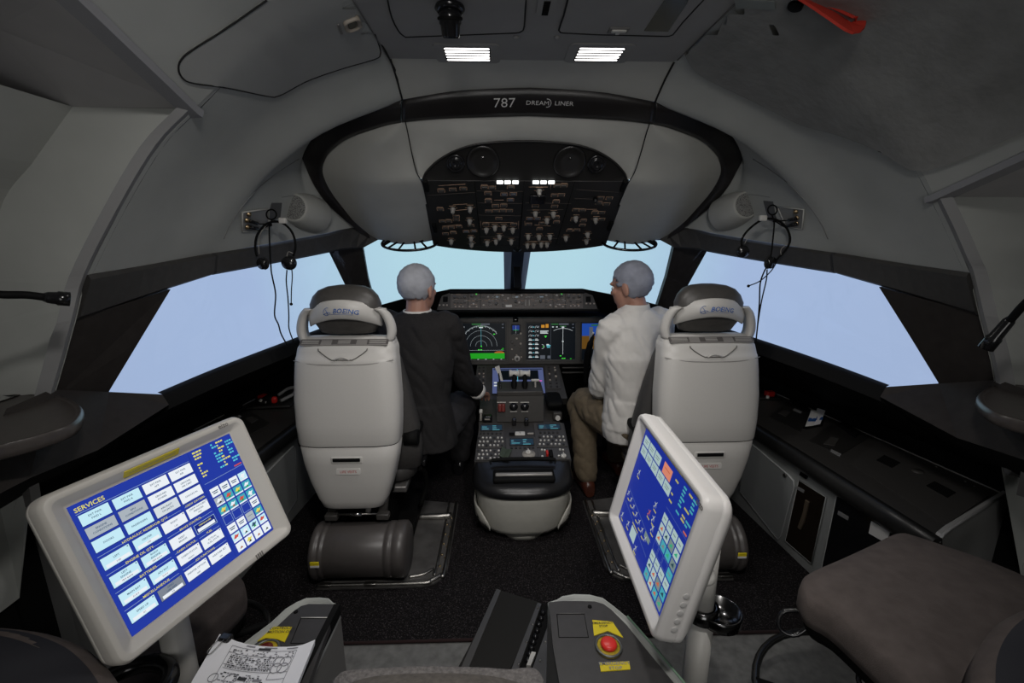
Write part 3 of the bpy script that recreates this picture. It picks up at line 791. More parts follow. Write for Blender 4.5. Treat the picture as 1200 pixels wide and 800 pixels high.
knobs = [(225, 375), (315, 370), (313, 435), (320, 525), (323, 555), (217, 540), (400, 480), (445, 468), (490, 468), (537, 480), (468, 515), (404, 548), (450, 540), (529, 540), (675, 280), (655, 395), (748, 397), (715, 430), (617, 515), (673, 517), (730, 515), (613, 560), (645, 560), (685, 555), (715, 555), (865, 420), (968, 428), (813, 522), (926, 505), (920, 538)]
mk = MB(); mk.lathe([(.0125, 0), (.0125, .006), (.0095, .008), (.0085, .022), (.0065, .024), (.0005, .024)], KNB, n=14); mk.box((0, .002, .022), (.006, .018, .012), KNB, .0015); KP = proto('knob', mk)
for cx, cy in knobs:
    x, y = op(cx, cy); new(KP, 'knob', swp, OM @ Matrix.Translation((x, y, .0)))
btn = [(165, 282), (280, 270), (225, 275), (390, 263), (430, 265), (527, 262), (408, 295), (492, 300), (540, 298), (410, 332), (525, 328), (447, 360), (490, 358), (412, 388), (450, 385), (485, 385), (520, 385), (465, 425), (160, 378), (243, 415), (172, 440), (204, 440), (187, 475), (217, 472), (257, 468), (320, 462), (187, 505), (228, 500), (295, 493), (335, 490), (397, 455), (543, 455), (770, 255), (803, 255), (755, 305), (790, 303), (763, 338), (655, 360), (755, 362), (763, 420), (625, 425), (665, 425), (765, 445), (690, 450), (620, 455), (677, 480), (865, 380), (900, 383), (965, 395), (1000, 395), (855, 432), (905, 437), (1000, 430), (900, 460), (833, 488), (870, 485), (1040, 320), (985, 345), (1025, 350), (995, 318), (243, 432), (410, 335)]
mk = MB(); mk.box((0, 0, .003), (.024, .014, .008), mat('button cap', (.05, .048, .045), .4), .001); BP_ = proto('button', mk)
mk = MB(); mk.box((0, 0, .003), (.022, .012, .008), mat('button cap blue', (.09, .10, .12), .3), .001); BP2 = proto('button', mk)
lg = MB(OM); rnd = random.Random(3)
def outline(mb, x, y, w_, h_, m, t_=.0009, z=.0006):
    for dx, dy, a, b in ((0, h_/2, w_, t_), (0, -h_/2, w_, t_), (w_/2, 0, t_, h_), (-w_/2, 0, t_, h_)): mb.box((x+dx, y+dy, z), (a+t_, b+t_, .0008), m)
for i, (cx, cy) in enumerate(btn):
    x, y = op(cx, cy); new(BP2 if i in (7, 8, 10, 41, 40, 28, 29) else BP_, 'button', swp, OM @ Matrix.Translation((x, y, 0)))
    outline(lg, x, y, .030, .020, MARK)
    if i % 3 == 0: lg.box((x, y+.016, .0006), (.026, .0022, .0008), MARK)
for i, (cx, cy) in enumerate(knobs):
    x, y = op(cx, cy); lg.box((x-.018, y, .0006), (.008, .0014, .0008), MARK); lg.box((x+.018, y+.004, .0006), (.008, .0014, .0008), MARK)
    lg.box((x, y+.021, .0006), (.030, .0026, .0008), MARK)
for (a, b) in (((225, 355), (300, 350)), ((230, 385), (310, 378)), ((440, 330), (490, 330)), ((620, 262), (720, 262)), ((735, 240), (735, 275)), ((860, 375), (910, 375)), ((915, 378), (975, 378)), ((370, 440), (370, 475)), ((567, 440), (567, 480)), ((400, 447), (540, 447)), ((600, 440), (600, 465)), ((650, 460), (735, 465)), ((150, 255), (290, 247)), ((830, 490), (890, 490)), ((610, 545), (740, 545)), ((170, 465), (250, 460))):
    (xa, ya), (xb, yb) = op(*a), op(*b); lg.tube([(xa, ya, .0006), (xb, yb, .0006)], .0009, MARK, 4)
obj('legend', lg, swp, 'tan printed legends')
for cx in (470, 510, 551, 657, 697, 738):
    x, y = op(cx, 233); mb = MB(OM); mb.box((x, y+.002, .006), (.026, .0125, .010), emis('lit switch', (.95, .98, .96), 2.2), .002); obj('lit_indicator', mb, swp, 'bright white lit indicator')
(xa, ya) = op(690, 320); mb = MB(OM); mb.box((xa-.02, ya, .006), (.07, .06, .012), BLKG, .003); obj('guard', mb, swp)
(xa, ya) = op(967, 320); mb = MB(OM); mb.lathe([(.011, 0), (.011, .02), (.008, .022), (.0005, .022)], BLKG, (xa, ya, 0), n=14); obj('rotary', mb, swp)
for k, (cx, cy) in enumerate(((85, 250), (1115, 252), (130, 470), (1045, 460))):
    x, y = op(cx, cy); mb = MB(OM); mb.box((x, y, .004), (.02, .07, .02), BLK, .004); obj('side_catch', mb, OC)
# black header running forward over the windscreen
q = [OM @ V((x, y, -.03)) for x, y in ((hb*1.02, .03), (hb*.4, -.05), (0, -.055), (-hb*.4, -.05), (-hb*1.02, .03))]
q2 = [V((.95, 2.62, 1.66)), V((.4, 2.66, 1.66)), V((0, 2.66, 1.66)), V((-.4, 2.66, 1.66)), V((-.95, 2.62, 1.66))]
mb = MB(); mb.grid([q, q2], BLK); obj('ceiling_header', mb, kind='structure')
for s in (-1, 1):
    f = [V((s*.40, 2.5, 1.45)), P(512, 281, Y=2.50) if s < 0 else mirX(P(512, 281, Y=2.50)), P(432, 281, Y=2.5) if s < 0 else mirX(P(432, 281, Y=2.5))]
    mb = MB(); mb.slab([f[1], f[2], V((s*.92, 2.62, 1.64)), V((s*.4, 2.64, 1.66))], BLK, .004); obj('ceiling_header_side', mb, kind='structure')
# oval grab handles hanging at the front corners
for s, lab in ((-1, 'oval grab handle over the left windscreen, under the overhead console'), (1, 'oval grab handle over the right windscreen, under the overhead console')):
    c = P(480, 285.5, Y=2.44)
    if s > 0: c = mirX(c); 
    t = thing('grab_handle', lab, 'handle', c)
    n = V((-.12*s*-1, .05, 1)).normalized()
    rings = []; a_ = .142; b_ = .07
    rp_ = lambda k: c+V((a_*math.cos(2*PI*k/40), .088*math.sin(2*PI*k/40), .036*math.sin(2*PI*k/40)+.004))
    mb = MB(); mb.tube([rp_(k) for k in range(41)], .0068, BLKG, 8); obj('ring', mb, t)
    hb_ = c+V((0, .03, .035)); mb = MB(); mb.box(hb_, (.15, .07, .05), BLK, .01); obj('hub', mb, t)
    for k in (25, 28, 32, 35):
        q_ = rp_(k); mb = MB(); mb.tube([q_, V((q_.x*.4+c.x*.6, hb_.y, hb_.z-.01))], .005, BLK, 6); obj('spoke', mb, t)
    k = 22 if s < 0 else 38
    mb = MB(); mb.tube([rp_(k), hb_+V((s*.07, 0, 0))], .009, BLK, 6); obj('spoke', mb, t)
# ================================================================== GLARESHIELD
GS = thing('glareshield', 'black glareshield under the windscreen with a row of autopilot panels', 'console', (0, 2.9, 1.05))
gb = P(604.5, 361.8, Y=2.84); gb.x = 0; gt = P(604.5, 342.5, Y=2.87); gt.x = 0
GM = frame(gb, (1, 0, 0), gt-gb); GN = GM.to_3x3() @ V((0, 0, 1)); GH = (gt-gb).length
def gp(cx, cy):
    q = GM.inverted() @ P(500+cx/5.4545, 330+cy/5.4545, pl=(gb, GN)); return q.x, q.y
gx0 = gp(65, 120)[0]; gx1 = gp(1092, 120)[0]; gw = (gx1-gx0)/2; gc = (gx0+gx1)/2
# deck: brow line, running forward to the foot of the windscreen
brow = [P(436, 360, Y=2.62), P(470, 350.5, Y=2.70), P(511, 342, Y=2.84), P(528, 338.5, Y=2.87), P(566, 338.5, Y=2.89), P(604, 338.5, Y=2.89)]
brow[-1].x = 0; brow = brow+[mirX(p) for p in brow[-2::-1]]
brow = [lerp(brow[max(i-1, 0)], brow[i], .5) if False else p for i, p in enumerate(brow)]
far = [V((p.x*1.02, 3.42, .985-abs(p.x)*.02)) for p in brow]; far[0].y = far[-1].y = 2.98; far[1].y = far[-2].y = 3.2
mid = [lerp(p, q, .12)+V((0, 0, .006)) for p, q in zip(brow, far)]
under = [p+V((0, .012, -.012)) for p in brow]
mb = MB(); mb.grid([far, mid, brow, under], BLK); obj('deck', mb, GS)
# soffit of the brow between brow line and panel face, then the dark knee bar below
mb = MB()
xs = [-.95, -.7, gx0-.06, gx0-.01, gx1+.01, gx1+.06, .7, .95]
lo_ = [P(604, 366, Y=2.86).z]*8
def yb(x): return 2.86+.0*abs(x)
mb.grid([under, [V((p.x, p.y+.05, gb.z-.01-(abs(p.x) > .55)*.06)) for p in under], [V((p.x*.98, min(p.y+.16, 3.02), gb.z-.05-(abs(p.x) > .55)*.06)) for p in under]], BLK); obj('apron', mb, GS)
# end fairings and panels
mb = MB(GM); mb.slab([(gx0, -.004, 0), (gx1, -.004, 0), (gx1-.03, GH*.80, 0), (gx1-.09, GH*1.02, 0), (gx0+.09, GH*1.02, 0), (gx0+.03, GH*.80, 0)], mat('panel warm grey', (.030, .027, .025), .5, noise=.1, nscale=60), .05); gface = obj('panel_face', mb, GS)
mb = MB(GM); mb.box(((gx0+gx1)/2, -.012, -.02), (gx1-gx0+.02, .016, .06), BLK, .005); mb.box(((gx0+gx1)/2, GH*1.0, -.02), (gx1-gx0-.16, .016, .07), BLK, .005); obj('edge', mb, GS)
mb = MB(GM)
MCPM = mat('autopilot panel', (.095, .08, .072), .5, noise=.08, nscale=60)
for a, b, m in ((150, 263, MCPM), (266, 342, MCPM), (345, 806, MCPM), (812, 885, MCPM), (888, 1000, MCPM)):
    x0, y0 = gp(a+3, 170); x1, y1 = gp(b-3, 76); mb.rrect((x0+x1)/2, (y0+y1)/2, x1-x0, y1-y0, .003, -.002, .004, m, 2)
obj('autopilot_panel', mb, GS)
mk = MB(); mk.lathe([(.0095, 0), (.0095, .010), (.0075, .014), (.0005, .014)], mat('knob dark', (.10, .095, .09), .35), n=14); KD = proto('knob', mk)
mk = MB(); mk.lathe([(.0075, 0), (.0075, .010), (.006, .012), (.0005, .012)], mat('knob tan', (.46, .41, .36), .4), n=12); KT = proto('knob', mk)
mk = MB(); mk.box((0, 0, .003), (.013, .010, .007), mat('key dark', (.03, .028, .027), .4), .001); KB = proto('button', mk)
mk = MB(); mk.box((0, 0, .003), (.010, .009, .006), mat('key tan', (.45, .38, .32), .5), .001); KB2 = proto('button', mk)
for cx, cy in ((445, 142), (570, 128), (728, 125), (180, 100), (245, 100), (905, 98), (975, 95), (290, 92), (860, 92)): x, y = gp(cx, cy); new(KD, 'knob', gface, GM @ Matrix.Translation((x, y, .004)))
for cx, cy in ((485, 90), (605, 90), (763, 90), (393, 100), (365, 152), (790, 152), (300, 145), (848, 150), (830, 90), (520, 108), (590, 135)): x, y = gp(cx, cy); new(KT, 'knob', gface, GM @ Matrix.Translation((x, y, .004)))
for cx, cy in ((362, 100), (400, 130), (402, 150), (487, 118), (487, 140), (488, 155), (570, 150), (612, 140), (683, 150), (765, 130), (762, 155), (790, 100), (200, 103), (222, 103), (200, 135), (222, 135), (180, 133), (243, 133), (315, 95), (320, 125), (920, 128), (940, 103), (960, 133), (985, 130), (830, 125), (850, 100)): x, y = gp(cx, cy); new(KB, 'button', gface, GM @ Matrix.Translation((x, y, .004)))
for cx, cy in ((185, 160), (210, 160), (232, 160), (275, 160), (320, 160), (825, 160), (870, 160), (920, 155), (945, 155), (970, 155), (83, 150), (108, 150), (130, 150), (1020, 140), (1045, 140), (1070, 140)): x, y = gp(cx, cy); new(KB2, 'button', gface, GM @ Matrix.Translation((x, y, .004 if 140 < cx < 1000 else 0)))
for cx, w_ in ((444, 48), (570, 46), (655, 50), (727, 46)):
    x, y = gp(cx, 98); mb = MB(GM); mb.rrect(x, y, w_/5.45/533*2.9, .018 if cx != 655 else .010, .001, .003, .006, BLKG, 1)
    if cx != 655: mb.text('...'[:0] or '250' if cx == 444 else ('081' if cx == 570 else '3000'), (x+.006, y, .006), .011, emis('figures', (.45, .6, .75), .6), .0004)
    obj('readout', mb, gface)
for cx in (632, 655):
    x0, y0 = gp(cx, 155); x1, y1 = gp(cx, 115); mb = MB(GM); mb.box((x0, (y0+y1)/2, .006), (.006, y1-y0, .004), KNB, .001); obj('slider', mb, gface)
x, y = gp(525, 156); mb = MB(GM); mb.box((x, y, .006), (.040, .015, .006), WHP, .001); obj('bar_button', mb, gface, 'pale bar button')
x, y = gp(120, 112); mb = MB(GM); mb.box((x, y, .002), (.03, .035, .004), BLK, .001); obj('grille', mb, gface)
x, y = gp(1033, 112); mb = MB(GM); mb.box((x, y, .002), (.03, .035, .004), BLK, .001); obj('grille', mb, gface)
lg = MB(GM); rnd = random.Random(5)
for i in range(95):
    cx = rnd.uniform(160, 990); cy = rnd.choice((82, 112, 122, 145)); x, y = gp(cx, cy); lg.box((x, y, .0047), (rnd.uniform(.006, .02), .0018, .0006), MARK if i % 3 else MARKW)
lgo = obj('legend', lg, gface)
for cx in (318, 862):
    x, y = gp(cx, 80); mb = MB(GM); mb.box((x, y, .006), (.008, .006, .004), emis('green lamp', (.1, .8, .1), .8)); obj('green_lamp', mb, gface, 'lit green lamp')

# ================================================================== MAIN INSTRUMENT PANEL
IP = thing('instrument_panel', 'dark main instrument panel with a row of wide lit displays', 'instrument panel', (0, 3.02, .6))
ip0 = P(604, 400, Y=3.0); ip0.x = 0; IN_ = V((0, -1, .13)).normalized()
IM = frame(ip0, (1, 0, 0), V((0, .13, 1)))
def ip(px, py):
    q = IM.inverted() @ P(px, py, pl=(ip0, IN_)); return q.x, q.y
def dp(cx, cy): return ip(500+cx/5.4545, 330+cy/5.4545)
x0, y0 = ip(452, 428); x1, y1 = ip(757, 371)
mb = MB(IM); mb.rrect(0, (y0+y1)/2, 1.62, y1-y0, .02, -.04, 0, PGRY, 3); ipf = obj('fascia', mb, IP)
def screen(name, px0, py0, px1, py1, base, draw, parent=ipf, M=IM, loc=ip, bez=.010, label=None):
    xa, ya = loc(px0, py1); xb, yb_ = loc(px1, py0); W_, Hh = xb-xa, yb_-ya
    mb = MB(M); pts = rr((xa+xb)/2, (ya+yb_)/2, W_+bez*2, Hh+bez*2, .006, 3); pin = rr((xa+xb)/2, (ya+yb_)/2, W_, Hh, .001, 3)
    mb.loft([[(x, y, -.001) for x, y in pts], [(x, y, .006) for x, y in pts], [(x, y, .005) for x, y in pin], [(x, y, .002) for x, y in pin]], mat('display bezel', (.028, .026, .025), .45), False, False)
    d = obj(name, mb, parent, label)
    mb = MB(M @ Matrix.Translation((xa, ya, .0022)) ); mb.rect(0, 0, W_, Hh, base); draw(mb, W_, Hh); obj('screen', mb, d, recalc=False)
    return d
S_BLK = emis('screen black', (.0025, .004, .006), 1); S_WHT = emis('screen white', (.55, .6, .62), 1); S_GRN = emis('screen green', (.012, .30, .012), 1)
S_GRNB = emis('screen bright green', (.05, .6, .05), 1); S_DGR = emis('screen dark green', (.02, .10, .03), 1); S_CYN = emis('screen cyan', (.12, .5, .6), 1); S_MAG = emis('screen magenta', (.5, .1, .45), 1)
S_BRN = emis('screen brown', (.11, .052, .008), 1); S_SKY = emis('screen sky blue', (.012, .055, .30), 1); S_AMB = emis('screen amber', (.5, .22, .02), 1); S_GRY = emis('screen grey', (.08, .09, .11), 1); S_ORB = emis('screen rust', (.35, .09, .02), 1)
def arc(mb, cx, cy, r, a0, a1, m, t=.0012, n=24, z=.0004):
    p = [(cx+r*math.cos(math.radians(a0+(a1-a0)*i/n)), cy+r*math.sin(math.radians(a0+(a1-a0)*i/n))) for i in range(n+1)]
    for (xa, ya), (xb, yb_) in zip(p, p[1:]): seg(mb, xa, ya, xb, yb_, m, t, z)
def seg(mb, xa, ya, xb, yb_, m, t=.0012, z=.0004):
    d = V((xb-xa, yb_-ya, 0)); 
    if d.length < 1e-6: return
    n = V((-d.y, d.x, 0)).normalized()*t/2
    mb.face([(xa-n.x, ya-n.y, z), (xb-n.x, yb_-n.y, z), (xb+n.x, yb_+n.y, z), (xa+n.x, ya+n.y, z)], m)
def draw_nav(mb, W, H):
    cx, cy = W*.5, H*.365
    for r, a in ((.20, 0), (.38, 0), (.56, 0), (.74, 42)): 
        arc(mb, cx, cy, r*H*.78, a, 180-a, emis('screen ring grey', (.30, .34, .36), 1), .0014)
    arc(mb, cx, cy, H*.56, 40, 140, S_WHT, .0015)
    for k in range(9):
        a = math.radians(40+k*12.5); seg(mb, cx+H*.56*math.cos(a), cy+H*.56*math.sin(a), cx+H*.53*math.cos(a), cy+H*.53*math.sin(a), S_WHT, .0018)
    seg(mb, cx, cy, cx, H*.9, S_CYN, .0015)
    mb.rect(W*.31, H*.955, W*.50, H*.995, S_DGR, .0003); mb.rect(W*.50, H*.955, W*.68, H*.995, S_GRY, .0003)
    mb.rect(W*.43, H*.90, W*.57, H*.93, S_DGR, .0004); mb.rect(W*.46, H*.87, W*.54, H*.90, S_WHT, .0005)
    for x, y, m in ((.14, .9, S_WHT), (.03, .9, S_WHT), (.95, .97, S_GRY), (.95, .88, S_GRY), (.04, .29, S_GRNB), (.95, .30, S_GRN), (.93, .27, S_GRN), (.5, .27, S_GRNB), (.45, .27, S_GRNB), (.77, .7, S_GRNB)):
        mb.rect(W*x-.006, H*y-.003, W*x+.006, H*y+.003, m, .0005)
    mb.face([(cx-.006, cy, .0006), (cx+.006, cy-.006, .0006), (cx+.002, cy+.008, .0006)], S_GRNB)
    mb.rect(W*.03, H*.02, W*.985, H*.175, S_GRN, .0005); mb.rect(W*.03, H*.185, W*.985, H*.25, S_BLK, .0004)
    mb.face([(W*.77, H*.175, .0006)]+[(W*(.875+.105*math.cos(a)), H*(.175+.055*math.sin(a)), .0006) for a in [PI-PI*i/10 for i in range(11)]][::-1]+[], S_ORB)
    mb.rect(0, 0, W*.03, H*.25, S_BLK, .0003); seg(mb, W*.03, H*.02, W*.03, H*.24, S_MAG, .002, .0007)
    seg(mb, W*.04, H*.255, W*.98, H*.255, S_WHT, .0008)
    for k in range(6): mb.rect(W*(.1+.16*k), H*.0, W*(.13+.16*k), H*.012, S_WHT, .0006)
def draw_eng(mb, W, H):
    seg(mb, W*.495, 0, W*.495, H, S_GRY, .0015)
    for r in range(8):
        y = H*(.9-.118*r)
        for c in (.08, .21):
            if r < 3: 
                arc(mb, W*c, y-.004, .011, -10, 200, S_WHT, .0014, 10); mb.rect(W*c+.002, y+.002, W*c+.017, y+.008, S_GRY, .0005); seg(mb, W*c, y-.004, W*c+.011, y+.002, S_WHT, .002)
            else:
                mb.rect(W*c-.012, y-.004, W*c+.012, y+.002, S_WHT, .0004); mb.rect(W*c-.010, y+.005, W*c+.006, y+.008, S_WHT, .0004)
        mb.rect(W*.145-.005, y-.002, W*.145+.005, y+.002, S_CYN, .0005)
    mb.rect(W*.30, H*.88, W*.37, H*.96, S_AMB, .0004); mb.rect(W*.39, H*.88, W*.45, H*.98, S_AMB, .0004); mb.rect(W*.28, H*.72, W*.44, H*.74, S_WHT, .0004); mb.rect(W*.28, H*.75, W*.42, H*.77, S_WHT, .0004); mb.rect(W*.28, H*.78, W*.45, H*.80, S_WHT, .0004)
    mb.face([(W*.39, H*.60, .0005), (W*.42, H*.66, .0005), (W*.36, H*.66, .0005)], S_GRNB)
    arc(mb, W*.32, H*.36, .014, -100, 100, S_WHT, .002, 12); mb.rect(W*.41, H*.37, W*.49, H*.40, S_CYN, .0004); mb.rect(W*.42, H*.33, W*.48, H*.35, S_CYN, .0004); mb.rect(W*.41, H*.40, W*.46, H*.43, S_WHT, .0004); mb.rect(W*.33, H*.34, W*.36, H*.38, S_GRN, .0006)
    mb.rect(W*.28, H*.02, W*.38, H*.12, S_GRY, .0004); mb.rect(W*.43, H*.03, W*.49, H*.11, S_GRY, .0004)
    cx = W*.745
    arc(mb, cx, H*.3, H*.56, 62, 118, S_WHT, .002); seg(mb, cx, H*.14, cx, H*.9, S_WHT, .0022)
    mb.rect(W*.51, H*.955, W*.65, H*.995, S_DGR, .0003); mb.rect(W*.66, H*.955, W*.86, H*.995, S_GRY, .0003); mb.rect(W*.68, H*.90, W*.81, H*.93, S_DGR, .0004); mb.rect(W*.72, H*.87, W*.77, H*.91, S_WHT, .0005)
    for x, y, m in ((.54, .9, S_WHT), (.62, .9, S_WHT), (.95, .97, S_GRY), (.95, .88, S_GRY), (.70, .1, S_GRNB), (.74, .03, S_GRNB), (.78, .03, S_GRNB), (.91, .02, S_GRN), (.745, .5, S_WHT)): mb.rect(W*x-.006, H*y-.003, W*x+.006, H*y+.003, m, .0006)
def draw_pfd(mb, W, H):
    mb.rect(0, 0, W, H, S_BLK, .0001)
    mb.rect(0, H*.66, W, H, S_SKY, .0003); mb.rect(0, H*.30, W, H*.66, S_BRN, .0003)
    seg(mb, W*.5, H*.45, W*.5, H*.85, S_WHT, .0012, .0006)
    for k in range(5): seg(mb, W*.42, H*(.5+.08*k), W*.58, H*(.5+.08*k), S_WHT, .001, .0006)
    mb.rect(W*.16, H*.3, W*.24, H*.9, S_GRY, .0005); mb.rect(W*.76, H*.3, W*.84, H*.9, S_GRY, .0005)
    mb.rect(W*.4, H*.88, W*.6, H*.9, S_GRNB, .0006); mb.rect(W*.2, H*.93, W*.8, H*.97, S_DGR, .0005)
    mb.rect(W*.45, H*.565, W*.55, H*.575, S_BLK, .0008); arc(mb, W*.5, H*.1, H*.16, 20, 160, S_WHT, .001, 16, .0005)
screen('display', 535.8, 378.5, 592, 421.3, S_BLK, draw_nav, label='display showing green terrain and white range arcs')
screen('display', 617, 378.5, 674.3, 421.3, S_BLK, draw_eng, label='display showing engine gauges and a map arc')
screen('display', 472.5, 378.5, 526.5, 421.3, S_BLK, draw_pfd, label='display behind the man in the dark suit')
screen('display', 681.5, 378.5, 736, 421.3, S_BLK, draw_pfd, label='blue over brown flight display half hidden by the white shirt')
# centre standby column
mb = MB(IM); xa, ya = dp(530, 518); xb, yb_ = dp(612, 235); mb.rrect((xa+xb)/2, (ya+yb_)/2, xb-xa, yb_-ya, .004, -.002, .005, mat('standby panel', (.062, .056, .05), .5), 2); sbp = obj('standby_panel', mb, IP)
IM2 = IM @ Matrix.Translation((0, 0, .005))
def draw_sb(mb, W, H):
    mb.rect(W*.1, H*.45, W*.9, H*.95, emis('screen navy', (.01, .03, .18), 1), .0003); mb.rect(W*.1, H*.1, W*.9, H*.45, S_BLK, .0003); seg(mb, W*.2, H*.45, W*.8, H*.45, S_GRN, .003, .0006); seg(mb, W*.5, H*.1, W*.5, H*.9, S_WHT, .001, .0006)
screen('standby_display', 599.5, 380.5, 609.5, 391.5, S_BLK, draw_sb, sbp, IM2, bez=.005)
for cx, cy, pr in ((600, 330, KT), (600, 395, KT), (578, 490, KD), (545, 385, KD), (575, 362, KT), (562, 405, KB), (600, 425, KB), (545, 430, KB2), (600, 440, KB), (575, 468, KB2), (550, 495, KB2), (605, 480, KB2)):
    x, y = dp(cx, cy); new(pr, 'knob' if pr in (KT, KD) else 'button', sbp, IM @ Matrix.Translation((x, y, .005)))
mb = MB(IM); x, y = dp(578, 490); mb.lathe([(.020, 0), (.020, .004), (.0005, .004)], MARKW, (x, y, .0045), n=20); obj('rotary_scale', mb, sbp)
mb = MB(IM); x, y = dp(568, 240); mb.box((x, y, .01), (.035, .03, .03), BLK, .003); mb.box((x, y-.002, .026), (.012, .004, .002), WHT); obj('compass_light', mb, IP)
# yoke horn in front of the right display
t = thing('control_yoke', 'black control yoke horn standing before the right flight display', 'yoke', P(692, 430, Y=2.75))
p = [P(686, 452, Y=2.72), P(687, 430, Y=2.72), P(689, 415, Y=2.72), P(692, 402, Y=2.72), P(696, 391, Y=2.72)]
mb = MB(); mb.tube(p, [.012, .016, .02, .022, .019, .012, .006], BLK, 12, 16); obj('grip', mb, t)
mb = MB(); mb.cyl(P(694, 392, Y=2.72), P(695.5, 389, Y=2.72), .006, WHP); obj('trim_switch', mb, t)
mb = MB(); mb.tube([p[0], p[0]+V((.08, .02, -.03)), p[0]+V((.2, .04, -.02))], .016, BLK, 10, 10); mb.tube([p[0]+V((.2, .04, -.02)), p[0]+V((.2, .2, -.4)), V((p[0].x+.2, p[0].y+.2, .0))], .02, BLK, 10, 10); obj('column', mb, t)
# dark lower knee panels each side of the pedestal
za = (IM @ V((0, y0, 0))).z
for s in (-1, 1): mb = MB(); mb.slab([V((s*.30, 3.0, za)), V((s*.80, 3.0, za)), V((s*.80, 3.15, .35)), V((s*.30, 3.15, .35))], BLK, .02); obj('knee_panel', mb, IP)
for s in (-1, 1):
    for k in range(2):
        mb = MB(); mb.box((s*.42, 2.99, za-.03-.035*k), (.2, .015, .010), PGRY, .003); obj('rail', mb, IP)

# ================================================================== CENTRE PEDESTAL
PD = thing('centre_pedestal', 'pale centre pedestal with throttles, keypads and a black padded end', 'console', (0, 2.4, 0))
def plan(hw_, yr, yf, n=20, e=2.6):
    """outline: straight sides, rounded aft end at yr"""
    pts = [V((hw_, yf, 0)), V((hw_, yr+.2, 0))]
    for i in range(1, n):
        a = PI*i/n; c, s = math.cos(a), math.sin(a)
        pts.append(V((hw_*(1 if c > 0 else -1)*abs(c)**(2/e), yr+.2-.2*abs(s)**(2/e), 0)))
    pts += [V((-hw_, yr+.2, 0)), V((-hw_, yf, 0))]
    return pts
def at_z(pts, z): return [V((p.x, p.y, z)) for p in pts]
mb = MB(); mb.loft([at_z(plan(.12, 1.94, 2.6), .004), at_z(plan(.12, 1.94, 2.6), .05)], PEDW, True, True); obj('plinth', mb, PD)
mb = MB(); mb.loft([at_z(plan(.185, 1.945, 2.70), .035), at_z(plan(.205, 1.925, 2.71), .045), at_z(plan(.222, 1.912, 2.72), .075), at_z(plan(.238, 1.905, 2.72), .22), at_z(plan(.240, 1.905, 2.72), .265), at_z(plan(.232, 1.912, 2.72), .272)], PEDW); body = obj('body', mb, PD)
# wrap-round pockets on both aft corners
for s in (-1, 1):
    mb = MB(); o = plan(.248, 1.897, 2.4, 40)
    idx = range(0, 13) if s > 0 else range(len(o)-13, len(o))
    ids = list(idx); rings = []
    for k, i in enumerate(ids):
        p = o[i]; f = k/(len(ids)-1); f = f if s > 0 else 1-f
        h = .165-.055*max(0, (f-.55)/.45)**2
        q = V((p.x*.965, p.y+.006, 0)); b = V((p.x*.92, p.y+.012, 0))
        rings.append([V((p.x*.93, p.y+.006, .062)), V((p.x*.985, p.y, .10)), V((p.x, p.y, h-.006)), V((p.x*.99, p.y+.003, h)), V((q.x, q.y, h-.006)), V((b.x, b.y, .08))])
    mb.loft(rings, PEDW, True); obj('side_pocket', mb, PD)
    mb = MB(); p = o[7] if s > 0 else o[-8]; mb.box((p.x*1.0, p.y-.002, .098), (.01, .012, .028), BLK, .002, Matrix.Rotation(s*-.7, 3, 'Z')); obj('slot', mb, PD)
# black bolster with a grab bar
dk0, dk1 = P(610, 542, Y=2.1), P(610, 494, Y=2.45)
mb = MB(); mb.loft([at_z(plan(.243, 1.902, 2.14), .245), at_z(plan(.252, 1.893, 2.14), .255), at_z(plan(.254, 1.891, 2.14), .275), [V((p.x, p.y, .290)) for p in plan(.248, 1.90, 2.14)], [V((p.x, p.y, .305+max(0, p.y-2.0)*.3)) for p in plan(.238, 1.935, 2.14)], [V((p.x, p.y, .322+max(0, p.y-2.04)*.22)) for p in plan(.215, 2.02, 2.14)]], mat('bolster', (.009, .009, .010), .28, bump=.15, bscale=300)); bol = obj('bolster', mb, PD)
mb = MB(); mb.box((0, 2.0, .318), (.30, .10, .03), BLK, .012); obj('grip_recess', mb, bol)
mb = MB(); q = P(616, 557.5, Y=1.985); mb.box((0, q.y, q.z+.006), (.275, .022, .018), mat('bar alloy', (.30, .29, .275), .35, .3), .005); obj('grab_bar', mb, bol, 'bare metal grab bar')
for s in (-1, 1):
    mb = MB(); mb.box((s*.13, q.y-.01, q.z), (.012, .012, .012), CHR, .003); obj('bar_screw', mb, bol)
mb = MB(); cpts = catmull([(-.16, 2.07, .345), (-.15, 2.085, .36), (0, 2.09, .362), (.15, 2.085, .36), (.16, 2.07, .345)], 20); mb.tube(cpts, [.004, .010, .010, .010, .004], BLK, 8); obj('brow', mb, bol)
# sloping deck
dn_ = V((0, -(dk1.z-dk0.z), dk1.y-dk0.y)).normalized(); DM = frame(V((0, dk0.y, dk0.z)), (1, 0, 0), V((0, dk1.y-dk0.y, dk1.z-dk0.z)))
def kp(cx, cy): # crop of the pedestal
    q = DM.inverted() @ P(520+cx/3.636, 420+cy/3.636, pl=(V((0, dk0.y, dk0.z)), dn_)); return q.x, q.y
xa, ya = kp(130, 440); xb, yb_ = kp(545, 440); xc, yc = kp(152, 275); xd, yd = kp(512, 275)
mb = MB(DM); mb.slab([(xa, ya, 0), (xb, ya, 0), (xd, yd, 0), (xc, yd, 0)], mat('pedestal deck', (.040, .038, .037), .5, noise=.1, nscale=50), .09); deck = obj('deck', mb, PD)
mb = MB(); mb.box((0, 2.42, .17), (.44, .60, .26), BLK, .01); obj('carcass', mb, PD)
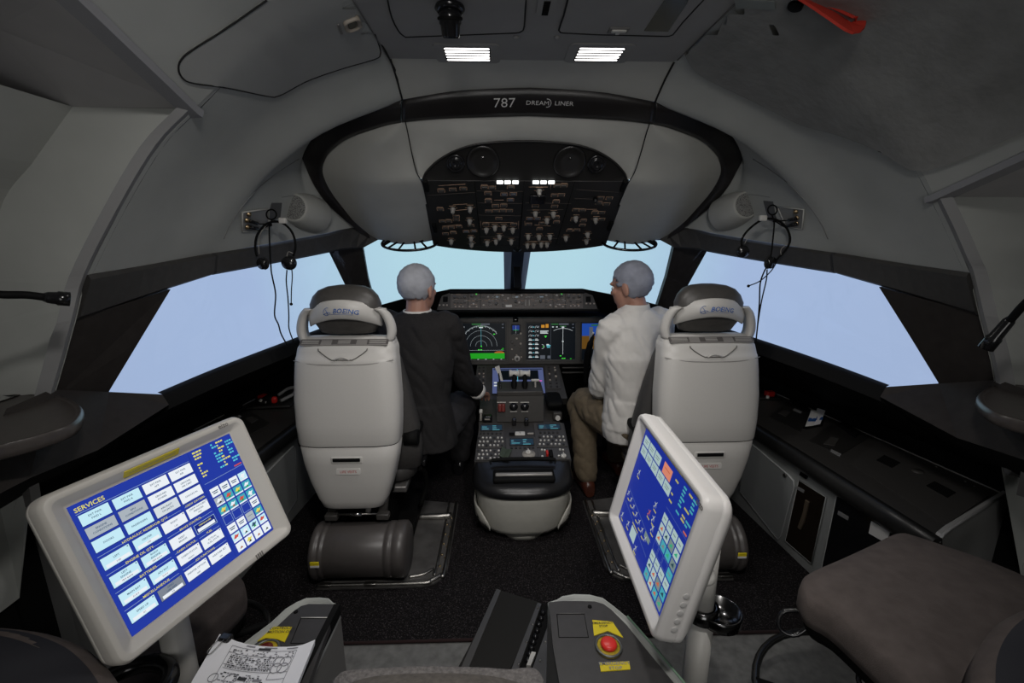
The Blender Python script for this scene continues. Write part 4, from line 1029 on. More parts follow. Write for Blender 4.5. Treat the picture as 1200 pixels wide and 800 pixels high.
# raised keypad modules and small screens
MOD = mat('keypad module', (.06, .057, .056), .5)
def module(a, b, c, d, h=.008):
    (x0_, y0_), (x1_, y1_) = kp(a, d), kp(c, b); mb = MB(DM); mb.rrect((x0_+x1_)/2, (y0_+y1_)/2, x1_-x0_, y1_-y0_, .006, -.002, h, MOD, 3); return obj('keypad_module', mb, deck)
def draw_txt(mb, W, H):
    rnd = random.Random(int(W*1e5))
    for r in range(5):
        for c in range(2): mb.rect(W*(.05+.5*c), H*(.12+.17*r), W*(.05+.5*c+rnd.uniform(.1, .38)), H*(.12+.17*r+.06), S_CYN if (r+c) % 2 else S_GRY, .0004)
S_LCD = emis('lcd', (.012, .03, .05), 1)
DM2 = DM @ Matrix.Translation((0, 0, .008))
mods = []
for a, b, c, d, sc_ in ((145, 280, 255, 384, (158, 289, 248, 314)), (395, 278, 505, 380, (404, 286, 492, 308)), (268, 340, 392, 434, (284, 347, 380, 376)), (135, 388, 240, 436, None), (405, 384, 530, 434, None)):
    md = module(a, b, c, d); mods.append(md)
    if sc_: screen('module_screen', 520+sc_[0]/3.636, 420+sc_[1]/3.636, 520+sc_[2]/3.636, 420+sc_[3]/3.636, S_LCD, draw_txt, md, DM2, lambda x, y: (lambda q: (q.x, q.y))(DM.inverted() @ P(x, y, pl=(V((0, dk0.y, dk0.z)), dn_))), .004)
mk = MB(); mk.lathe([(.0062, 0), (.0055, .006), (.0045, .008), (.0005, .008)], mat('key pale', (.60, .59, .56), .4), n=10); KEY = proto('key', mk)
mk = MB(); mk.box((0, 0, .003), (.012, .012, .006), mat('key black', (.02, .02, .02), .4), .001); KEYB = proto('key', mk)
for (a, b, c, d, nx, ny), md in (((152, 345, 248, 377, 7, 3), mods[0]), ((410, 340, 510, 372, 7, 3), mods[1]), ((148, 400, 235, 432, 6, 3), mods[3])):
    for i in range(nx):
        for j in range(ny):
            x, y = kp(a+(c-a)*i/(nx-1)+(3 if j % 2 else -1), b+(d-b)*j/(ny-1)); new(KEY if (i+j) % 4 else KEYB, 'key', md, DM @ Matrix.Translation((x, y, .008)))
for cx, cy, md in ((158, 326, 0), (172, 326, 0), (190, 326, 0), (207, 326, 0), (225, 326, 0), (243, 326, 0), (412, 322, 1), (430, 322, 1), (448, 322, 1), (466, 322, 1), (484, 322, 1), (290, 388, 2), (308, 388, 2), (326, 388, 2), (345, 388, 2), (365, 386, 2), (380, 386, 2)):
    x, y = kp(cx, cy); new(KEYB, 'key', mods[md], DM @ Matrix.Translation((x, y, .008)))
mk = MB(); mk.lathe([(.014, 0), (.014, .010), (.010, .014), (.0005, .014)], WHP, n=18); mk.box((0, 0, .016), (.006, .024, .01), WHP, .002); RKN = proto('selector', mk)
for cx, cy, md in ((360, 408, 2), (510, 424, 4)): x, y = kp(cx, cy); new(RKN, 'selector', mods[md], DM @ Matrix.Translation((x, y, .008)))
mb = MB(DM); x, y = kp(362, 412); mb.lathe([(.034, .008), (.034, .010), (.0005, .010)], mat('dial plate', (.33, .31, .28), .5), (x, y, 0), n=24); obj('dial_plate', mb, mods[2])
x, y = kp(440, 416); mb = MB(DM); mb.box((x, y, .018), (.012, .03, .024), RED, .003); obj('guarded_switch', mb, mods[4], 'red guarded switch')
x, y = kp(456, 418); mb = MB(DM); mb.box((x, y, .018), (.02, .05, .02), BLK, .004); obj('switch_guard', mb, mods[4])
for cx, cy in ((418, 396), (430, 398), (495, 395), (508, 397), (420, 424), (490, 422)): x, y = kp(cx, cy); new(KEY, 'key', mods[4], DM @ Matrix.Translation((x, y, .008)))
x, y = kp(325, 322); mb = MB(DM); mb.box((x, y, .004), (.055, .032, .008), WHP, .003); mb.text('T', (x, y, .009), .02, INK); obj('takeoff_switch', mb, deck)
x, y = kp(290, 324); mb = MB(DM); mb.box((x, y, .004), (.03, .022, .008), BLK, .003); obj('cap', mb, deck)
x, y = kp(370, 322); mb = MB(DM); mb.box((x, y, .004), (.035, .012, .008), KNB, .003); obj('cap', mb, deck)
for cx in (300, 352):
    x, y = kp(cx, 282); mb = MB(DM); mb.box((x, y, .02), (.022, .03, .04), BLKG, .004); mb.box((x, y-.004, .042), (.016, .012, .006), mat('blue black', (.03, .04, .07), .3), .002); obj('trim_lever', mb, deck)
# crumpled dark green card
a_, b_ = kp(240, 428), kp(290, 400)
t = thing('folded_card', 'small dark green folded card lying on the pedestal keypads', 'card', DM @ V(((a_[0]+b_[0])/2, (a_[1]+b_[1])/2, .0165)))
mb = MB(DM); q = [kp(235, 424), kp(250, 388), (kp(268, 398)), kp(292, 402), kp(275, 436), kp(252, 434)]
mb.slab([(q[0][0], q[0][1], .0185), (q[1][0], q[1][1], .0225), (q[2][0], q[2][1], .0185), (q[3][0], q[3][1], .0255), (q[4][0], q[4][1], .0205), (q[5][0], q[5][1], .0175)], GRN, V((0, -.0005, -.002))); obj('card', mb, t)

# throttle quadrant
QD = thing('throttle_quadrant', 'dark throttle quadrant box with thrust levers, ahead of the keypads', 'quadrant', (0, 2.5, .42))
f0, f1 = P(609, 494, Y=2.45), P(609, 464, Y=2.47)
qx0, qx1 = P(582.5, 490, Y=2.45).x, P(637, 490, Y=2.45).x; qc = (qx0+qx1)/2; qw = qx1-qx0
QM = frame(V((0, f0.y, f0.z)), (1, 0, 0), V((0, f1.y-f0.y, f1.z-f0.z))); QN = QM.to_3x3() @ V((0, 0, 1)); qh = (f1-f0).length
def qp(cx, cy):
    q = QM.inverted() @ P(520+cx/3.636, 420+cy/3.636, pl=(V((0, f0.y, f0.z)), QN)); return q.x, q.y
mb = MB(); mb.slab([QM @ V((qx0, -.0, 0)), QM @ V((qx1, -.0, 0)), QM @ V((qx1, qh, 0)), QM @ V((qx0, qh, 0))], PGRY, V((0, .18, .0)))
mb.box((qc, f1.y+.10, f1.z+.012), (qw, .19, .03), PGRY, .006); qbody = obj('housing', mb, QD)
for cx in (298, 345):
    x, y = qp(cx, 205); mb = MB(QM); mb.lathe([(.024, 0), (.024, .003), (.018, .004), (.018, .02), (.014, .024), (.0005, .024)], BLKG, (x, y, 0), n=20); obj('round_switch', mb, QD)
    mb = MB(QM); mb.box((x, y+.026, .001), (.05, .004, .002), MARKW); mb.box((x, y-.028, .001), (.04, .004, .002), MARKW); obj('legend', mb, QD)
for cx in (239, 254):
    x, y = qp(cx, 207); mb = MB(QM); mb.box((x, y, .012), (.021, .046, .028), DRED, .005); obj('fuel_switch', mb, QD, 'dark red fuel switch')
x, y = qp(246, 186); mb = MB(QM); mb.box((x, y, .001), (.05, .004, .002), MARKW); obj('legend', mb, QD)
# thrust levers: two black arms with pale cross grips
for s, cx0, cx1 in ((-1, 279, 322), (1, 324, 367)):
    g0, g1 = P(520+cx0/3.636, 420+63/3.636, Y=2.58), P(520+cx1/3.636, 420+63/3.636, Y=2.58); foot = P(520+(298 if s < 0 else 345)/3.636, 420+165/3.636, Y=2.52)
    t_ = obj('thrust_lever', (lambda m: m.tube([foot, lerp(foot, (g0+g1)/2, .5)+V((0, -.02, 0)), (g0+g1)/2], .013, BLK, 8, 8))(MB()), QD)
    mb = MB(); mb.tube([g0, lerp(g0, g1, .25), lerp(g0, g1, .75), g1], [.021, .017, .017, .021], WHP, 14, 8); obj('grip', mb, t_, 'pale cream cross grip')
    mb = MB(); c = lerp(foot, (g0+g1)/2, .55); mb.box(c, (.034, .03, .035), BLK, .008); obj('reverser', mb, t_)
# speed brake lever, left
a, b = P(520+247/3.636, 420+165/3.636, Y=2.5), P(520+234/3.636, 420+62/3.636, Y=2.58)
t_ = obj('speedbrake_lever', (lambda m: m.tube([a, b], .005, BLKG, 8))(MB()), QD)
mb = MB(); mb.slab([b+V((-.022, 0, .035)), b+V((.004, 0, .045)), b+V((.026, -.01, -.045)), b+V((.014, -.01, -.045))], WHP, V((0, .012, 0))); obj('grip', mb, t_, 'pale triangular grip')
# flap lever and its gate, right
a, b = P(520+392/3.636, 420+200/3.636, Y=2.5), P(520+390/3.636, 420+92/3.636, Y=2.57)
t_ = obj('flap_lever', (lambda m: m.tube([a, b], .006, KNB, 8))(MB()), QD)
mb = MB(); mb.box(b, (.05, .014, .014), WHP, .004); obj('grip', mb, t_)
mb = MB(); a, b = P(520+405/3.636, 420+200/3.636, Y=2.49), P(520+405/3.636, 420+138/3.636, Y=2.56)
for k in range(5): mb.box(lerp(a, b, k/4), (.035, .016, .014), BLKG, .003); mb.box(lerp(a, b, k/4)+V((0, -.008, .002)), (.022, .002, .004), MARKW)
mb.slab([a+V((-.03, .01, 0)), a+V((.02, .01, 0)), b+V((.02, .01, 0)), b+V((-.03, .01, 0))], BLK, .01); obj('flap_gate', mb, QD)
# forward display of the pedestal, lit blue, with switch columns each side
la, lb = P(606, 430.5, Y=2.93), P(606, 461, Y=2.74)
LM = frame(V((0, lb.y, lb.z)), (1, 0, 0), V((0, la.y-lb.y, la.z-lb.z))); LN = LM.to_3x3() @ V((0, 0, 1)); LP0 = V((0, lb.y, lb.z))
def lp(px, py):
    q = LM.inverted() @ P(px, py, pl=(LP0, LN)); return q.x, q.y
x0, y0 = lp(555, 468); x1, y1 = lp(657.5, 427)
FP = thing('forward_console', 'forward pedestal panel with a blue lit display behind the thrust levers', 'console', (0, 2.8, .5))
mb = MB(LM); mb.slab([(x0-.01, y0, 0), (x1+.01, y0, 0), (x1-.015, y1, 0), (x0+.015, y1, 0)], PGRY, .06); fpf = obj('fascia', mb, FP)
mb = MB(); mb.box((0, 2.86, .28), (.44, .2, .38), BLK, .01); obj('carcass', mb, FP)
S_LB = emis('screen slate blue', (.075, .095, .21), 1); S_LBD = emis('screen dusk', (.02, .03, .06), 1)
def draw_low(mb, W, H):
    mb.rect(0, 0, W, H, S_LB, .0001); mb.rect(W*.12, H*.52, W*.9, H*.9, S_BLK, .0004); mb.rect(W*.02, H*.92, W*.98, H*.97, S_LBD, .0004)
    for c in range(8):
        if c in (3, 4): continue
        for r in range(2): mb.rect(W*(.03+.12*c), H*(.28+.11*r), W*(.09+.12*c), H*(.33+.11*r), S_WHT, .0005)
    seg(mb, W*.49, H*.1, W*.49, H*.95, S_CYN, .003, .0006); mb.rect(W*.88, H*.45, W*.96, H*.5, S_MAG, .0006)
screen('display', 577, 431, 636, 461.5, S_LB, draw_low, fpf, LM, lp, .008, 'slate blue lit display')
for s, (a, b, c, d) in ((-1, (558, 429.5, 570, 456)), (1, (641, 429.5, 654, 456))):
    (xa, ya), (xb, yb_) = lp(a, d), lp(c, b); mb = MB(LM); mb.rrect((xa+xb)/2, (ya+yb_)/2, xb-xa, yb_-ya, .004, -.002, .006, MOD, 2); sw = obj('switch_column', mb, fpf)
    rnd = random.Random(9+s)
    for r in range(7):
        for cc_ in range(2):
            pr = rnd.choice((KB, KB2, KT, KB)); new(pr, 'knob' if pr is KT else 'button', sw, LM @ Matrix.Translation((xa+(xb-xa)*(.28+.44*cc_), ya+(yb_-ya)*(.08+.14*r), .006)))
# dark humps each side of the quadrant
for s, (a, b) in ((1, (438, 508)),):
    c0, c1_ = P(520+440/3.636, 420+218/3.636, Y=2.5), P(520+505/3.636, 420+165/3.636, Y=2.58)
    mb = MB(); mb.box(((c0.x+c1_.x)/2, 2.6, (c0.z+c1_.z)/2), (c1_.x-c0.x, .2, abs(c1_.z-c0.z)*.9), BLK, .03, None, 4); obj('knee_hump', mb, QD)
mb = MB(); p = P(520+158/3.636, 420+265/3.636, Y=2.46); q = P(520+158/3.636, 420+217/3.636, Y=2.5); mb.tube([p, q], .006, KNB, 8); mb.cyl(lerp(p, q, .65), q, .010, WHP); obj('trim_handle', mb, QD, 'pale trim handle')
p = P(520+186/3.636, 420+255/3.636, Y=2.47); mb = MB(); mb.box(p, (.055, .04, .04), BLKG, .006); mb.box(p+V((0, -.021, .003)), (.03, .002, .008), KNB); obj('brake_lever', mb, QD)
p = P(520+484/3.636, 420+243/3.636, Y=2.47); mb = MB(); mb.box(p, (.05, .03, .045), PGRY, .004); mb.cyl(p+V((0, -.015, -.005)), p+V((0, -.03, -.005)), .014, WHP); obj('selector_switch', mb, QD)
mb = MB(); mb.slab([V((-.235, 2.44, .40)), V((.235, 2.44, .40)), V((.235, 2.70, .455)), V((-.235, 2.70, .455))], PGRY, .05); obj('base_plate', mb, QD)
# ================================================================== PILOT SEATS
def sup(hw_, d, e, n, a0=0, a1=PI):
    """half super-ellipse: from +x round the back (-y) to -x"""
    out = []
    for i in range(n+1):
        a = a0+(a1-a0)*i/n; c, s = math.cos(a), math.sin(a)
        out.append((hw_*(1 if c >= 0 else -1)*abs(c)**(2/e), -d*abs(s)**(2/e)))
    return out
def rbox_loft(mb, secs, m, e=4, n=28):
    """closed super-ellipse sections: (z, hw, hd, cy, cx)"""
    rings = []
    for z, hw_, hd, cy_, cx_ in secs:
        r = []
        for i in range(n):
            a = 2*PI*i/n; c, s = math.cos(a), math.sin(a)
            r.append((cx_+hw_*(1 if c >= 0 else -1)*abs(c)**(2/e), cy_+hd*(1 if s >= 0 else -1)*abs(s)**(2/e), z))
        rings.append(r)
    mb.loft(rings, m, True)
def pilot_seat(sx, X, label):
    T = Matrix.Translation((X, 0, 0)); t = thing('pilot_seat', label, 'seat', (X, 1.95, 0), group='pilot seats')
    up = [(.612, .208, 1.735), (.62, .210, 1.733), (.7, .216, 1.738), (.8, .218, 1.75), (.9, .212, 1.765), (.955, .208, 1.775), (.968, .206, 1.778), (.972, .205, 1.783), (.995, .203, 1.794), (1.008, .200, 1.798), (1.014, .196, 1.803)]
    lo = [(.318, .126, 1.752), (.326, .136, 1.742), (.36, .149, 1.736), (.44, .175, 1.731), (.53, .196, 1.731), (.600, .206, 1.735), (.606, .204, 1.740)]
    for nm, prof in (('back_shell', up), ('lower_shell', lo)):
        mb = MB(T); rings = []
        for z, h, y in prof:
            s = sup(h, .11, 5, 28); rings.append([(x, y+.11+yy, z) for x, yy in s])
        mb.loft(rings, SHELL, False, True, closed=False)
        if nm == 'back_shell':
            r = rings[-1]; yb0 = min(y for x, y, z in r); r2 = [(x*.98, y+.040*(1-(y-yb0)/.11), z+.029*(1-.5*(y-yb0)/.11)) for x, y, z in r]; mb.loft([r, r2, [(x*.99, y+.006, z+.004) for x, y, z in r2], [(x*.90, .2*y+.8*1.905, z+.004) for x, y, z in r2]], SHELL, False, True, closed=False)
        else:
            r = rings[0]; mb.loft([r, [(x*.9, .4*y+.6*1.86, z+.0) for x, y, z in r]], SHELL, False, True, closed=False)
        o = obj(nm, mb, t)
        if nm == 'back_shell': bs = o
        else: ls = o
    # half-round lid recess and placards along the shoulder
    def yb(z): # back face of the upper shell
        for (z0, _, y0), (z1, _, y1) in zip(up, up[1:]):
            if z0 <= z <= z1: return y0+(y1-y0)*(z-z0)/(z1-z0)
        return up[-1][2]
    mb = MB(T); mb.tube(catmull([(x, yb(z)-.0+abs(x)**5*60, z) for x, z in ((-.20, .962), (-.12, .952), (0, .948), (.12, .952), (.20, .962))], 24), .0016, mat('shell crease', (.24, .23, .22), .5), 6); obj('crease', mb, bs)
    mb = MB(T); pts = [(-.098, 1.010), (-.096, 1.003), (-.08, .990), (-.055, .974), (-.04, .968), (.04, .968), (.055, .974), (.08, .990), (.096, 1.003), (.098, 1.010)]
    mb.tube([(x, yb(z)-.002, z) for x, z in pts], .0022, mat('shell shadow line', (.12, .115, .105), .6), 6); obj('lid_seam', mb, bs)
    mb = MB(T); mb.tube([(-.03, yb(.966)-.003, .968), (-.015, yb(.97)-.006, .977), (0, yb(.972)-.007, .980), (.015, yb(.97)-.006, .977), (.03, yb(.966)-.003, .968)], .004, SHELL, 6); obj('lid_pull', mb, bs)
    mb = MB(T); mb.box((0, 1.8225, 1.0305), (.350, .034, .004), mat('placard strip', (.20, .19, .18), .5), .001, Matrix.Rotation(math.radians(36), 3, 'X')); obj('placard_strip', mb, bs)
    for x, w_ in ((-.135, .085), (0, .10), (.135, .085)):
        mb = MB(T); R = Matrix.Rotation(math.radians(-32), 3, 'X'); c = V((x, 1.842-.016, 1.0375+.002))
        R_p = Matrix.Rotation(math.radians(36), 3, 'X'); mb.box(V((x, 1.8225, 1.0305))+R_p @ V((0, 0, .0006)), (w_, .026, .0042), PLQ, .001, R_p)
        for k in range(3):
            mb.box(V((x, 1.8225, 1.0305))+R_p @ V((0, -.007+.007*k, .0026)), (w_*(.8 if x else .5), .0028, .0012), mat('placard text', (.36, .35, .33), .5), 0, R_p)
        obj('placard', mb, bs)
    # handle slot and life vest placard on the lower shell
    mb = MB(T); mb.rrect(0, 0, .01, .01, .001, 0, .001, BLK)
    mb.bm.clear(); mb.box((.0, 1.7315, .555), (.128, .010, .030), SHELL, .008, None, 3); mb.box((.0, 1.7265, .557), (.112, .006, .016), BLK, .003); obj('handle_slot', mb, ls)
    mb = MB(T @ frame((.004, 1.7285, .505), (1, 0, 0), (0, 0, 1))); mb.rrect(0, 0, .098, .026, .005, -.004, .002, mat('placard white', (.62, .60, .57), .5)); mb.text('LIFE VESTS', (0, -.001, .0015), .0155, mat('red lettering', (.45, .06, .05), .5), .001, sx=.95, bold=.012); obj('placard', mb, ls, 'white placard with red lettering')
    # headrest: dark cushion with a pale band and curved brackets
    hr_ = [(1.055, .09, .03, 1.90, 0), (1.062, .112, .042, 1.895, 0), (1.10, .130, .052, 1.885, 0), (1.14, .140, .058, 1.88, 0), (1.18, .143, .062, 1.88, 0), (1.212, .130, .060, 1.885, 0), (1.236, .108, .052, 1.89, 0), (1.250, .075, .038, 1.895, 0), (1.256, .03, .015, 1.9, 0)]
    mb = MB(T); rbox_loft(mb, hr_, LEA, 2.8, 32); hd = obj('headrest', mb, t)
    def band_pt(x, z, o=0): return V((x, 1.802+x*x*2.6-o+abs(z-1.16)*.15, z-x*x*1.9))
    def band_o(z): return .006+.004*(1-abs(z-1.165)/.033) if abs(z-1.165) < .033 else .006
    mb = MB(T); rings = []
    for i in range(25):
        x = -.144+.288*i/24
        rings.append([band_pt(x, 1.128)+V((0, .02, .002)), band_pt(x, 1.128), band_pt(x, 1.134, .006), band_pt(x, 1.165, .010), band_pt(x, 1.200, .006), band_pt(x, 1.206), band_pt(x, 1.206)+V((0, .02, -.002))])
    mb.loft(rings, SHELL, True); bd = obj('band', mb, hd)
    cv = lambda p: band_pt(p.x, p.y, band_o(p.y)+.0004+p.z)
    mb = MB(T); mb.text('BOEING', (.022, 1.163, .0006), .026, BLU, .0006, 'CENTER', cv, .25, 1.05, .012); obj('lettering', mb, bd, 'blue lettering')
    mb = MB(T); q = [cv(V((-.052+.014*math.cos(a), 1.165+.015*math.sin(a), .0012))) for a in [math.radians(60+k*12) for k in range(22)]]
    mb.tube(q, .0010, BLU, 5); mb.tube([cv(V((x, z, .0012))) for x, z in ((-.066, 1.156), (-.05, 1.162), (-.036, 1.158))], .001, BLU, 5); mb.tube([cv(V((x, z, .0012))) for x, z in ((-.058, 1.175), (-.05, 1.163), (-.047, 1.150))], .001, BLU, 5); mb.tube([cv(V((x, z, .0012))) for x, z in ((-.044, 1.153), (-.02, 1.151), (.05, 1.1515))], .0006, BLU, 5); obj('emblem', mb, bd, 'blue ring emblem')
    for s in (-1, 1):
        mb = MB(T); pts = catmull([(s*.178, 1.87, 1.03), (s*.187, 1.87, 1.065), (s*.182, 1.868, 1.105), (s*.166, 1.862, 1.142), (s*.142, 1.852, 1.165)], 14); rings = []
        for i, p in enumerate(pts):
            w_ = .028-.006*i/14; rings.append([p+V((-s*.018, -w_, 0)), p+V((-s*.004, -w_-.003, 0)), p+V((s*.012, -w_*.8, 0)), p+V((s*.017, 0, .002)), p+V((s*.008, w_, 0)), p+V((-s*.018, w_, 0))])
        mb.loft(rings, SHELL, True); obj('headrest_bracket', mb, t)
        mb = MB(T); mb.cyl((s*.130, 1.866, 1.150), (s*.166, 1.866, 1.150), .014, SHELL, n=20); obj('pivot_cap', mb, t)
    # backrest pad and black structure between
    mb = MB(T); rbox_loft(mb, [(.40, .245, .05, 1.985, 0), (.41, .262, .065, 1.98, 0), (.5, .268, .075, 1.98, 0), (.62, .258, .075, 1.965, 0), (.8, .228, .068, 1.945, 0), (.93, .20, .060, 1.93, 0), (.985, .185, .05, 1.925, 0), (1.0, .165, .035, 1.925, 0)], LEAD, 4, 32); obj('back_cushion', mb, t)
    mb = MB(T); rbox_loft(mb, [(.335, .15, .05, 1.87, 0), (.6, .196, .055, 1.87, 0), (.95, .192, .05, 1.885, 0), (1.01, .18, .04, 1.885, 0)], BLK, 5, 24); obj('back_frame', mb, t)
    mb = MB(T); rbox_loft(mb, [(.33, .20, .22, 2.16, 0), (.345, .235, .245, 2.16, 0), (.40, .245, .25, 2.16, 0), (.422, .22, .23, 2.16, 0)], LEAD, 5, 28); obj('seat_cushion', mb, t)
    mb = MB(T); mb.box((0, 2.12, .315), (.40, .44, .03), MTD, .006); mb.box((0, 2.10, .19), (.24, .30, .24), BLK, .02); mb.box((0, 2.10, .05), (.42, .44, .05), BLK, .01); obj('pedestal', mb, t)
    # drum cover behind the base, with frame arms and a cross rod
    mb = MB(T); prof = [(.0005, -.185), (.095, -.185), (.113, -.18), (.118, -.172), (.118, -.155), (.110, -.150), (.113, -.144), (.113, -.132), (.107, -.128), (.110, -.122), (.110, .118), (.107, .124), (.114, .128), (.114, .150), (.109, .154), (.116, .16), (.116, .2), (.1, .212), (.0005, .212)]
    mb.lathe(prof, DRUM, (-sx*.02, 1.742, .128), (sx*-1, 0, 0), 40); dr = obj('drum_cover', mb, t)
    mb = MB(T); mb.box((sx*.128, 1.6235, .150), (.036, .006, .022), YEL, .002); mb.box((sx*.128, 1.623, .141), (.036, .006, .010), WHT, .001)
    obj('caution_label', mb, dr, 'yellow and white caution label')
    for x in (-.10, .12):
        mb = MB(T); mb.box((x, 1.80, .315), (.038, .03, .12), PGRY, .006, Matrix.Rotation(math.radians(8), 3, 'Y')); mb.box((x, 1.775, .268), (.055, .035, .028), PGRY, .006); obj('frame_arm', mb, t)
    mb = MB(T); mb.cyl((-.10, 1.772, .278), (.12, 1.772, .278), .004, MET); mb.cyl((-.02, 1.772, .278), (.03, 1.772, .278), .008, CHR); obj('cross_rod', mb, t)
    mb = MB(T); mb.cyl((.05, 1.80, .27), (.05, 1.81, .34), .012, WHP); obj('actuator', mb, t)
    mb = MB(T); mb.tube([(.075, 1.79, .27), (.09, 1.80, .31), (.08, 1.83, .34)], .004, BLK, 6, 8); obj('cable', mb, t)
    # arm rest pivots
    for s in (-1, 1):
        mb = MB(T); mb.cyl((s*.20, 1.92, .565), (s*.262, 1.92, .565), .036, BLK, n=20); mb.box((s*.243, 1.99, .57), (.04, .15, .045), BLK, .015); obj('armrest', mb, t)
    # side lever and hoses under the inboard edge
    mb = MB(T); s = -sx
    mb.tube([(s*.24, 2.02, .36), (s*.255, 2.08, .30), (s*.25, 2.12, .2), (s*.22, 2.1, .1)], .012, BLK, 8, 12); obj('hose', mb, t)
    mb = MB(T); mb.box((s*.262, 2.05, .385), (.018, .07, .03), BLKG, .005); obj('seat_control', mb, t)
    return t
SXL, SXR = -.745, .768
pilot_seat(-1, SXL, 'left pilot seat with a pale grey shell back, behind the dark suited man')
pilot_seat(1, SXR, 'right pilot seat with a pale grey shell back, behind the white shirted man')
def tray(sx, label):
    x0, x1 = (.35, .885); t = thing('floor_tray', label, 'floor plate', (sx*.6, 1.95, .008), group='metal seat trays')
    Pn = [(x1, 1.645), (x0+.11, 1.645), (x0+.05, 1.66), (x0+.015, 1.69), (x0, 1.74), (x0-.005, 2.25), (x1, 2.35)]
    f = [V((sx*x, y, .017)) for x, y in Pn]
    mb = MB(); mb.slab(f if sx > 0 else f[::-1], MTD, V((0, 0, -.008))); obj('plate', mb, t)
    rp = [V((sx*(x+.012 if x < .8 else x), y+(.012 if y < 1.7 else 0), .02)) for x, y in Pn]
    mb = MB(); mb.tube(catmull(rp[:6], 40), .009, MET, 8); obj('rim', mb, t)
    rp2 = [V((sx*(x+.05 if x < .8 else x), y+(.05 if y < 1.7 else 0), .02)) for x, y in Pn]
    mb = MB(); mb.tube(catmull(rp2[1:6], 40), .006, MET, 8); obj('inner_rim', mb, t)
    mb = MB(); mb.tube([V((sx*(x0+.02), 2.13, .024)), V((sx*(x0+.09), 2.12, .026)), V((sx*(x0+.2), 2.12, .024))], .016, MET, 10, 8); obj('stiffener', mb, t)
    mk = MB(); mk.lathe([(.006, 0), (.006, .004), (.003, .006), (.0005, .006)], BRS, n=10); B_ = proto('bolt', mk)
    for k in range(6):
        y = 1.74+.075*k
        for dx in (.022, .040): new(B_, 'bolt', t, Matrix.Translation((sx*(x0+dx-.004), y+.02*(dx > .03), .017)))
    for x, y in ((x1-.03, 1.655), (x1-.22, 1.655)):
        mb = MB(); mb.box((sx*x, y, .024), (.05, .02, .014), MET, .003); obj('clip', mb, t)
tray(-1, 'worn metal floor tray with brass bolts under the left pilot seat')
tray(1, 'worn metal floor tray with brass bolts under the right pilot seat')

